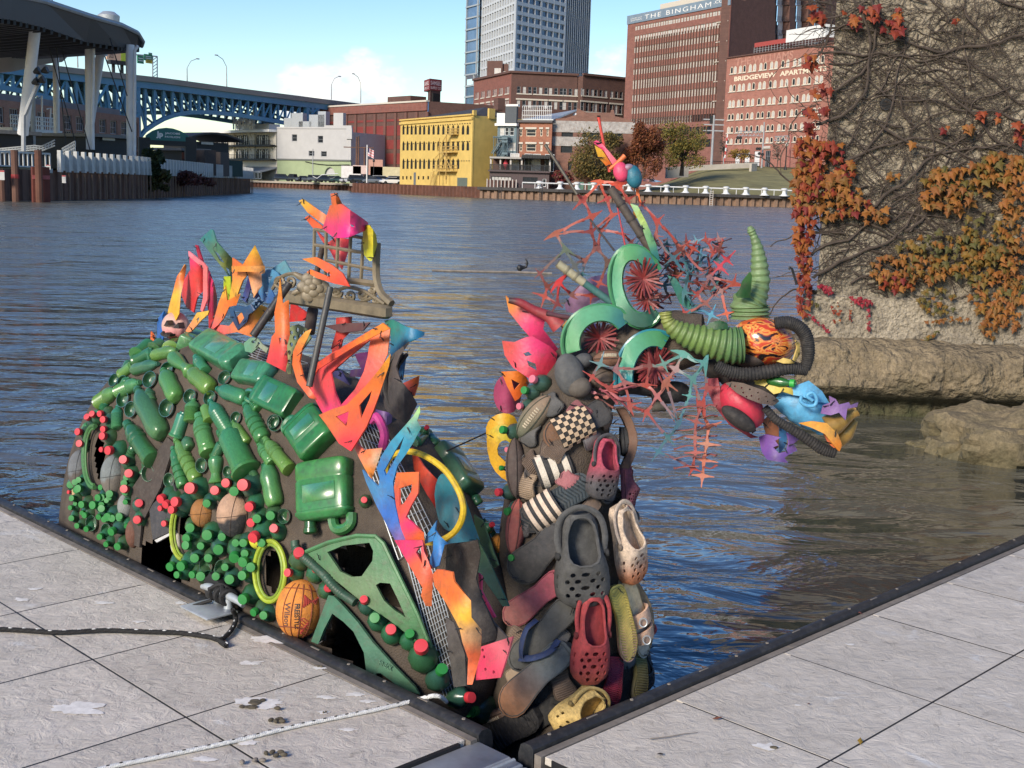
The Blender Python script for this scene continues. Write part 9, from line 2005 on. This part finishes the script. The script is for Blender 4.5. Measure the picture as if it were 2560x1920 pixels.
NF(ff,[(935,392),(985,386),(1045,400),(1000,404),(940,398)],[(950,392,(.7,.3,.25)),(1030,400,(.2,.4,.6))],4.5);NF(ff,[(895,440),(915,445),(922,500),(935,530),(905,500)],[(910,470,OR)],4.5);NF(ff,[(868,528),(910,540),(960,640),(1012,760),(1035,862),(985,812),(930,660)],[(890,540,(.30,.5,.25)),(940,600,(.34,.46,.10)),(980,720,(.12,.3,.12)),(1020,830,(.03,.2,.18))],4.47,bend=.02,label='long pale green blade beside the pole');NF(ff,[(880,575),(905,560),(915,600),(890,620)],[(890,590,(.5,.2,.02))],4.52)
def arc(c,r0,r1,a0,a1,rot,d,stops,label):
 def pt(r,a):return(c[0]+r[0]*math.cos(a)*math.cos(rot)-r[1]*math.sin(a)*math.sin(rot),c[1]+r[0]*math.cos(a)*math.sin(rot)+r[1]*math.sin(a)*math.cos(rot))
 A=np.linspace(a0,a1,22).tolist();NF(ff,[pt(r1,a)for a in A]+[pt(r0,a)for a in A[::-1]],stops,d,bend=.03,label=label,name='arc_fender',m=BTLA,wav=.0)
 for r,w in((r1,.008),(r0,.005),((r0[0]*.45+r1[0]*.55,r0[1]*.45+r1[1]*.55),.003)):b=MB();b.col=tuple(x*.8 for x in stops[0][2]);b.tube([at(*ff(*pt(r,a)),d-.012)for a in A],w,6);b.build('fender_rim',BTLA,SN)
BTLA=mat('glossy_green_acrylic',src='attr',rough=0.22,var=0.15,vs_=14,dirt=0.2,dcol=(.03,.06,.04),coat=.3)
GA,GB_,GT=(.07,.28,.12),(.10,.34,.20),(.03,.17,.19)
arc((905,1005),(82,158),(158,240),.9,6.0,-.22,4.47,[(850,820,GA),(780,1000,GB_),(900,1210,(.04,.12,.09)),(1020,860,GT)],'largest upright green arc of the mane');arc((700,1330),(128,130),(228,218),2.82,5.6,0,4.46,[(500,1350,GA),(650,1150,GB_),(850,1220,GT)],'left green arc of the mane');arc((990,1520),(112,175),(212,262),2.85,5.1,.1,4.42,[(800,1560,(.03,.24,.30)),(830,1400,GB_),(1060,1280,GA)],'lower green arc of the mane');NF(ff,[(1080,940),(1130,960),(1225,1105),(1210,1145),(1150,1100)],[(1150,1000,(.05,.2,.16))],4.5)
rm=random.Random(31)
def burst(c,r,d,n,cl):
 b=MB();p=at(*ff(*c),d);k=mpp(p)/2.304
 for i in range(n):
  h=6.2832*i/n+rm.uniform(-.1,.1);q=p+(_r*math.cos(h)+_u*math.sin(h))*r*k*rm.uniform(.7,1.0)-_f*rm.uniform(-.02,.04);s_=(q-p).cross(_f).normalized()*.0038;t_=rm.uniform(.65,1.2);cc=tuple(x*t_ for x in cl);b.add([p-s_,p+s_,q+s_*.7,q-s_*.7,p-s_+_f*.004,p+s_+_f*.004,q+s_*.7+_f*.004,q-s_*.7+_f*.004],[[0,1,2,3],[7,6,5,4],[1,5,6,2],[0,3,7,4]],[cc]*8)
 b.build('spoke_burst',PAINT,SN,smooth=False,label='red burst of thin spokes')
burst((940,960),125,4.44,60,(.2,.022,.02));burst((690,1300),115,4.5,44,(.2,.02,.022));burst((1010,1462),140,4.42,60,(.2,.02,.022));burst((960,1080),90,4.46,30,(.2,.03,.025))
def star(z,c,r,cl,d,rot=None,label=None):
 rot=rm.uniform(0,1.5)if rot is None else rot;pts=[]
 for i in range(4):
  a=rot+i*1.5708;pts+=[(c[0]+r*rm.uniform(1.05,1.6)*math.cos(a)+w*r*.085*math.sin(a),c[1]+r*rm.uniform(1.05,1.6)*math.sin(a)-w*r*.085*math.cos(a))for w in(1,-1)]
  a+=.785;pts.append((c[0]+r*.36*math.cos(a),c[1]+r*.36*math.sin(a)))
 P=smooth2(pts,2);tx,ty=rm.uniform(-.0022,.0022),rm.uniform(-.0022,.0022);X0,Y0=z(*c);shard(SN,z,P,[(c[0],c[1],tuple(x*rm.uniform(.75,1.15)for x in cl)),(c[0]+r,c[1]-r,tuple(x*rm.uniform(.9,1.3)for x in cl))],0,(),0,.004,pl=flat(d,tx,ty,X0,Y0),name='net_star',wav=.006)
def strip(z,A,B,cl,d,r=.008):p,q=at(*z(*A),d),at(*z(*B),d);m=(p+q)/2+V((0,rm.uniform(-.03,.03),rm.uniform(-.008,.012)));b=MB();b.col=tuple(x*rm.uniform(.8,1.1)for x in cl);b.tube(smoothpath([p,m,q],4),[r*1.3]+[r*.8]*7+[r*1.3],5,flat=.4);b.build('net_strip',PAINT,SN)
CR,DR,BT,SLM=(.33,.05,.04),(.17,.035,.032),(.04,.13,.17),(.30,.095,.08)
def net(z,nodes,links,d):
 """netting cut from one sheet: concave patches whose arms run out to the neighbouring patches"""
 dz=[d+rm.uniform(-.025,.025)for _ in nodes];arms=[[]for _ in nodes]
 for i,j in links:
  for p,q in((i,j),(j,i)):arms[p].append((math.atan2(nodes[q][1]-nodes[p][1],nodes[q][0]-nodes[p][0]),math.hypot(nodes[q][0]-nodes[p][0],nodes[q][1]-nodes[p][1])))
 for(x,y,r,c),A,dd in zip(nodes,arms,dz):
  A=sorted(A)
  for k in range(4):
   if len(A)<4:
    h=(A[0][0]if A else rm.uniform(0,6))+1.57*(k+1)
    if all(abs((h-g_[0]+3.1416)%6.2832-3.1416)>.6 for g_ in A):A.append((h,r*rm.uniform(2.2,3.4)))
  A=sorted((h%6.2832,L)for h,L in A);pts=[]
  for k,(h,L)in enumerate(A):
   t=min(L*.52,r*1.7)
   for sg in(1,-1):pts.append((x+t*math.cos(h)+sg*r*.065*math.sin(h),y+t*math.sin(h)-sg*r*.065*math.cos(h)))
   h2=A[(k+1)%len(A)][0]+(6.2832 if k==len(A)-1 else 0);m=(h+h2)/2;q=r*(.34 if h2-h<2 else.46);pts.append((x+q*math.cos(m),y+q*math.sin(m)))
  shard(SN,z,smooth2(pts,2),[(x,y,tuple(v*rm.uniform(.8,1.1)for v in c)),(x+r,y-r,tuple(v*rm.uniform(.9,1.25)for v in c))],0,(),0,.004,pl=flat(dd),name='net_patch',wav=.004)
 for i,j in links:
  p,q=at(*z(*nodes[i][:2]),dz[i]),at(*z(*nodes[j][:2]),dz[j]);n=(q-p).cross(_f).normalized()*.0042;b=MB();m=(p+q)/2+V((0,0,rm.uniform(-.01,.006)))
  P=[p.lerp(q,.2),p.lerp(m,.8),m.lerp(q,.2),p.lerp(q,.8)];b.col=tuple((u+v)/2 for u,v in zip(nodes[i][3],nodes[j][3]));b.loft([[o+n*k+_f*.002,o-n*k+_f*.002,o-n*k-_f*.002,o+n*k-_f*.002]for o,k in zip(P,(1.5,1,1,1.5))],True,True);b.build('net_strip',PAINT,SN)
net(ff,[(592,505,55,CR),(640,600,48,CR),(440,702,45,(.36,.08,.05)),(490,795,42,(.10,.12,.11)),(672,785,48,DR),(640,688,45,DR),(760,592,36,CR),(732,500,42,CR),(545,885,45,(.10,.12,.11)),(602,855,36,(.26,.08,.06)),(740,862,45,(.13,.06,.05)),(345,930,32,DR),(455,985,48,(.5,.03,.03)),(372,1062,42,(.45,.07,.05)),(442,1105,36,DR),(390,1005,40,DR),(700,680,34,CR),(690,405,38,(.6,.1,.04)),(800,415,62,(.62,.07,.04)),(850,505,42,CR),(905,400,34,(.65,.12,.06)),(640,1060,36,CR),(690,985,36,CR),(530,1050,38,DR),(590,935,26,BT),(870,750,32,DR),(820,700,26,CR)],[(0,1),(1,2),(2,3),(3,8),(3,9),(1,5),(5,4),(4,10),(4,9),(6,5),(7,6),(8,12),(11,15),(15,13),(12,14),(14,13),(0,17),(17,18),(18,19),(18,20),(7,17),(6,16),(16,4),(10,22),(21,22),(12,23),(23,21),(9,24),(16,26),(26,25),(2,5),(8,9),(11,3)],4.56)
net(ff,[(1022,628,42,CR),(1160,785,46,(.45,.09,.06)),(1112,842,42,BT),(1015,715,34,SLM),(1422,850,40,(.6,.05,.07)),(1382,892,40,(.5,.04,.07)),(1462,985,44,CR),(1322,950,44,(.22,.10,.11)),(1290,1000,30,DR),(1200,930,24,BT),(1250,1050,36,CR),(1390,1030,34,(.3,.14,.14)),(930,530,26,CR),(1180,1040,40,BT),(1240,1130,44,BT),(1330,1170,38,(.1,.3,.5)),(1300,1100,38,SLM),(1180,1160,36,CR),(1420,1160,34,(.62,.12,.06))],[(0,1),(1,7),(0,3),(3,2),(2,9),(5,4),(5,7),(6,7),(7,8),(8,10),(7,11),(12,0),(9,13),(13,14),(14,15),(10,16),(16,17),(11,18),(6,11),(9,7)],4.5)
net(zh,[(270,872,62,(.12,.28,.25)),(402,922,55,(.08,.24,.24)),(225,962,58,(.34,.20,.19)),(165,1052,62,SLM),(108,1132,48,(.4,.14,.12)),(42,1232,48,CR),(115,1480,42,BT),(175,1392,42,BT),(240,1305,40,BT),(384,1190,62,CR),(352,1292,42,SLM),(345,1392,42,(.42,.13,.12)),(348,1486,40,(.4,.1,.1)),(330,1582,44,CR),(430,1322,52,(.52,.16,.10)),(420,1432,50,(.55,.2,.14)),(402,1532,50,(.58,.2,.13)),(392,1632,52,(.55,.17,.11)),(60,940,48,DR),(40,1060,44,CR),(330,1020,48,(.08,.22,.22)),(420,1080,46,(.3,.05,.06)),(150,930,44,(.10,.26,.23)),(310,1130,36,(.1,.24,.25)),(-60,1190,44,CR),(-150,960,50,(.3,.14,.13)),(-100,1050,44,SLM),(-190,1080,40,CR),(-250,930,46,(.12,.25,.28)),(-300,1010,40,CR)],[(0,1),(0,2),(2,3),(3,4),(4,5),(3,8),(8,7),(7,6),(5,7),(6,13),(2,20),(20,9),(9,10),(10,11),(11,12),(12,13),(9,14),(14,15),(15,16),(16,17),(1,20),(1,21),(21,9),(4,8),(18,22),(22,0),(18,19),(19,4),(20,23),(23,8),(5,24),(25,18),(26,19),(26,27),(28,25),(28,29),(29,27),(25,26),(24,26)],4.36)
gx,gl=[],[]
for r_ in range(6):
 for c_ in range(8):gx.append((20+c_*66+r_%2*30+rm.uniform(-16,16),190+r_*62-c_*6+rm.uniform(-14,14),34,(CR,DR,SLM,CR,(.3,.12,.12),BT,(.12,.28,.4),DR)[rm.randrange(8)]))
for k_ in range(48):
 if k_%8<7 and rm.random()<.85:gl.append((k_,k_+1))
 if k_<40 and rm.random()<.85:gl.append((k_,k_+8))
net(zh,gx,gl,4.58)
for i in range(7):strip(zh,(384-i*2,1200+i*62),(215,1225+i*60),SLM,4.36,.008);strip(zh,(400,1205+i*62),(480,1195+i*62),SLM,4.36,.008)
for k_ in range(26):x,y=rm.gauss(250,170),rm.gauss(330,110);star(zh,(x,y),rm.uniform(24,44),(CR,DR,DR,SLM,BT,(.12,.26,.4))[rm.randrange(6)],4.55+rm.uniform(-.1,.12))if 0<x<540 and 100<y<560 else None
for k_ in range(46):x,y=rm.uniform(0,480),rm.uniform(150,540);strip(zh,(x,y),(x+rm.uniform(-110,110),y+rm.uniform(-90,90)),(CR,DR,BT,SLM)[rm.randrange(4)],4.52,.006)
for k_ in range(9):x=900+k_*22;strip(zn,(x,300+40*math.sin(k_*2)),(x+130,330+90*math.sin(k_*1.3)),(.5,.16,.17),4.38,.012)
tubep(zn,[(1075,280),(1160,240),(1290,250),(1420,290)],[60,75,80,60],(.018,.018,.02),4.5,'black_shoe',RUBBER);tubep(zn,[(1330,330),(1450,300),(1540,300),(1600,330)],[70,85,80,50],(.02,.02,.022),4.5,'black_shoe',RUBBER);tubep(zn,[(1330,420),(1380,405),(1440,415)],[28,40,26],(.06,.055,.045),4.46,'shoe_tongue',RUBBER)
# ---- head
HD=4.44
def hball(c,r,cl,name,d=HD,rot=0.0,depth=.9,label=None,m=None,n=24):
 p=at(*zh(*c),d);k=mpp(p)/2.513;b=MB();b.col=cl;b.ball(p,(r[0]*k,r[0]*k*depth,r[1]*k),n,16,_r*math.cos(rot)-_u*math.sin(rot),-_f,_u*math.cos(rot)+_r*math.sin(rot));return b.build(name,m or PAINT,SN,label=label),p,k
def flamemat():
 m=mat('flame_print',(0.02,0.018,0.018),0.25,var=.1,coat=.5);t=m.node_tree;p=t.nodes['Principled BSDF'];geo=_n('ShaderNodeNewGeometry',t);mp_=_n('ShaderNodeMapping',t);mp_.inputs['Rotation'].default_value=(0,.9,0);mp_.inputs['Scale'].default_value=(8,8,17);_lk(t,geo.outputs['Position'],mp_.inputs[0])
 nz=_n('ShaderNodeTexNoise',t);nz.inputs['Scale'].default_value=1.1;nz.inputs['Detail'].default_value=2;nz.inputs['Distortion'].default_value=2.6;_lk(t,mp_.outputs[0],nz.inputs['Vector']);cr_=_n('ShaderNodeValToRGB',t);e=cr_.color_ramp.elements;e[0].position=.40;e[0].color=(.018,.015,.015,1);e[1].position=.62;e[1].color=(.5,.05,.02,1)
 for q,c in((.44,(.30,.035,.02,1)),(.47,(.72,.33,.06,1)),(.50,(.60,.10,.02,1)),(.53,(.78,.42,.10,1)),(.56,(.6,.12,.03,1))):x=e.new(q);x.color=c
 _lk(t,nz.outputs[0],cr_.inputs[0]);_lk(t,cr_.outputs[0],p.inputs['Base Color']);return m
o,p,k=hball((775,790),(205,150),(.02,.02,.02),'helmet',rot=.25,m=flamemat(),label='black helmet with painted orange flames as the crown of the head')
for x,y in((690,682),(755,742),(790,686),(655,752),(755,806)):b=MB();q=at(*zh(x,y),HD-.068+(y<700)*.03);b.ball(q,(22*k,.012,16*k),10,6,_r,-_f,_u);b.build('vent',DARK,o)
hball((690,900),(110,55),(.05,.035,.03),'head_pad',HD-.02,.1,m=RUBBER)
tubep(zh,[(690,640),(690,590),(692,545),(725,490),(752,420),(752,340),(745,260),(735,190),(715,130),(700,95),(688,66)],[122,120,116,92,66,60,52,42,30,22,26,14],(.15,.235,.10),4.5,'horn',ridges=19,n=18,k=14,amp=.07,label='upright pale green corrugated horn',ang=180);NF(zh,[(612,512),(600,490),(628,455),(640,410),(668,378),(690,352),(700,372),(696,440),(690,515)],[(650,450,(.01,.06,.015)),(690,380,(.05,.15,.03))],4.425,bend=.01,name='horn_opening_shade')  # dark sheet on the horn, coloured for the shade inside its cut
tubep(zh,[(640,812),(590,815),(520,808),(440,790),(360,770),(290,745),(225,712),(180,672),(165,635),(160,602)],[112,116,112,100,88,76,60,42,36,42],(.13,.23,.05),4.38,'horn',ridges=17,n=18,k=14,amp=.07,label='green corrugated horn curving to the left',stops=[(0,0,(.07,.16,.06)),(50,0,(.12,.20,.05)),(100,0,(.24,.26,.06))],ang=180);NF(zh,[(405,712),(440,670),(500,655),(545,672),(555,708),(490,715)],[(480,690,(.012,.07,.02))],4.36,bend=.01,name='horn_opening_shade')  # second dark sheet paints the unlit inside of the curved horn
for pts,lab in(([(850,675),(920,668),(985,690),(1035,740),(1055,810),(1055,890),(1035,965)],'black corrugated hose looped over the snout'),([(480,940),(540,972),(620,992),(720,992),(830,975),(930,955),(1000,960),(1050,972)],'black corrugated hose along the jaw line')):tubep(zh,pts,[38,42,44,42,34],(.016,.015,.015),4.33,'hose',RUBBER,34,12,20,.07,lab,ang=180)
tubep(zh,[(785,1205),(850,1275),(920,1320),(1000,1368),(1080,1420),(1150,1465),(1225,1490)],[26,28,30,32,36,38,34],(.02,.018,.018),4.32,'hose',RUBBER,30,12,20,.08,'black corrugated hose under the blue snout',ang=180)
tubep(zh,[(850,1130),(920,1155),(990,1180),(1070,1225),(1130,1280),(1155,1330),(1160,1365)],[60,92,118,122,100,72,50],(.10,.36,.60),4.40,'snout',n=22,label='light blue moulded plastic snout');NF(zh,[(860,1110),(1060,1035),(1140,1100),(1185,1175),(1120,1170),(1000,1130)],[(1060,1080,(.12,.40,.64))],4.36,bend=.05,name='snout')
tubep(zh,[(1015,1130),(1010,1165),(1045,1190),(1095,1190),(1110,1150),(1085,1110),(1050,1130),(1085,1160)],[12]*3,(.11,.38,.62),4.285,'relief_scroll',n=8)
hball((740,1070),(270,95),(.035,.03,.028),'head_core',4.5,.32,m=RUBBER);hball((560,960),(170,90),(.035,.03,.028),'head_core',4.52,.0,m=RUBBER)
hball((635,1190),(175,112),(.55,.035,.07),'jaw_pad',4.42,.82,label='shiny pink-red padded cheek');hball((620,1275),(128,52),(.025,.022,.022),'jaw_pad',4.33,.62,.5,m=RUBBER);NF(zh,[(418,1022),(490,1018),(505,1090),(525,1200),(600,1300),(700,1372),(742,1390),(695,1395),(560,1310),(470,1195),(432,1110)],[(450,1050,(.30,.03,.05)),(600,1330,(.2,.02,.03))],4.44,bend=.03)
NF(zh,[(540,1050),(580,1040),(650,1050),(760,1090),(830,1125),(872,1162),(840,1188),(760,1180),(680,1150),(610,1112)],[(600,1070,(.12,.085,.065)),(800,1150,(.14,.10,.08))],4.325,[ellp(x,y,6,6,6)for x,y in((600,1070),(640,1080),(650,1110),(690,1090),(700,1130),(740,1110),(745,1150),(790,1135),(800,1165),(670,1135))],.05,m=RUBBER,label='brown perforated leaf shaped pad on the cheek')
NF(zh,[(660,1020),(760,1010),(860,1060),(940,1080),(1010,1070),(1060,1030),(1030,1100),(960,1125),(900,1105),(840,1120),(780,1070),(700,1052)],[(700,1030,(.5,.38,.06)),(900,1090,(.55,.42,.06)),(1030,1060,(.12,.10,.05))],4.37,bend=.03,wav=.02);NF(zh,[(860,912),(900,890),(960,905),(985,830),(975,780),(1000,800),(1000,870),(965,925),(900,925)],[(920,905,(.55,.40,.12))],4.335,bend=.02)
p=at(*zh(885,1045),4.33);k=mpp(p)/2.513;q=at(*zh(800,1035),4.36);e_=at(*zh(965,1052),4.31);o=part('stub',frame_(q,e_-q,V((0,0,1)),34*k,34*k,(e_-q).length*1.1),(.02,.15,.03),SN);cp=part('cap',frame_(e_-(e_-q).normalized()*.012,e_-q,V((0,0,1)),26*k,26*k,30*k),(.03,.35,.05),o,'cap')
NF(zh,[(770,1290),(812,1250),(872,1330),(868,1452),(835,1480),(790,1370)],[(820,1340,(.26,.10,.05))],4.42);NF(zh,[(870,1310),(922,1340),(920,1430),(875,1500)],[(890,1400,(.04,.16,.36))],4.43)
NF(zh,[(750,1388),(790,1370),(885,1390),(850,1412),(870,1440),(838,1452),(872,1490),(920,1480),(935,1420),(920,1360),(1000,1400),(960,1432),(985,1470),(930,1500),(905,1520),(928,1550),(870,1545),(800,1530),(768,1480)],[(790,1400,(.17,.07,.30)),(860,1530,(.09,.04,.2)),(960,1430,(.2,.10,.38))],4.40,bend=.05,label='purple jagged toothed jaw');NF(zh,[(1138,1240),(1150,1190),(1195,1170),(1188,1130),(1230,1150),(1250,1185),(1310,1170),(1320,1190),(1368,1172),(1360,1200),(1300,1210),(1290,1282),(1250,1235),(1200,1252)],[(1180,1180,(.18,.09,.26)),(1310,1190,(.2,.11,.3))],4.30,bend=.03,label='purple leafy cluster on the nose')
GOLD=mat('gold_plastic',(.34,.20,.05),.35,metal=.35,var=.3,vs_=20,dirt=.3,dcol=(.1,.07,.03));tubep(zh,[(1175,1330),(1230,1300),(1290,1262),(1330,1240),(1360,1222)],[78,72,50,36,40],(.3,.2,.05),4.34,'nozzle',GOLD,label='gold nozzle at the tip of the snout');tubep(zh,[(1355,1224),(1364,1219)],[28,28],(.01,.01,.01),4.335,'bore',DARK);tubep(zh,[(1240,1420),(1290,1360),(1330,1310),(1350,1280)],[50,58,36,22],(.3,.2,.05),4.38,'nozzle',GOLD)
NF(zh,[(998,1300),(1080,1288),(1170,1300),(1240,1368),(1268,1440),(1250,1478),(1215,1440),(1160,1370),(1080,1330)],[(1040,1305,(.72,.30,.03)),(1200,1350,(.6,.30,.05)),(1250,1450,(.72,.22,.02))],4.29,bend=.03,label='orange curved lip at the mouth');NF(zh,[(1150,1365),(1200,1395),(1245,1450),(1232,1470),(1180,1425)],[(1190,1410,(.62,.12,.03))],4.33)
ties(SN)
t=thing('mooring_line','thin taut line running from the serpent\'s body to its neck','line',spine(*zc(1430,850),.0));b=MB();b.tube([spine(*zc(1430,850),0),at(*zn(105,600),4.66)],.003,5);b.build('strand',BROPE,t)
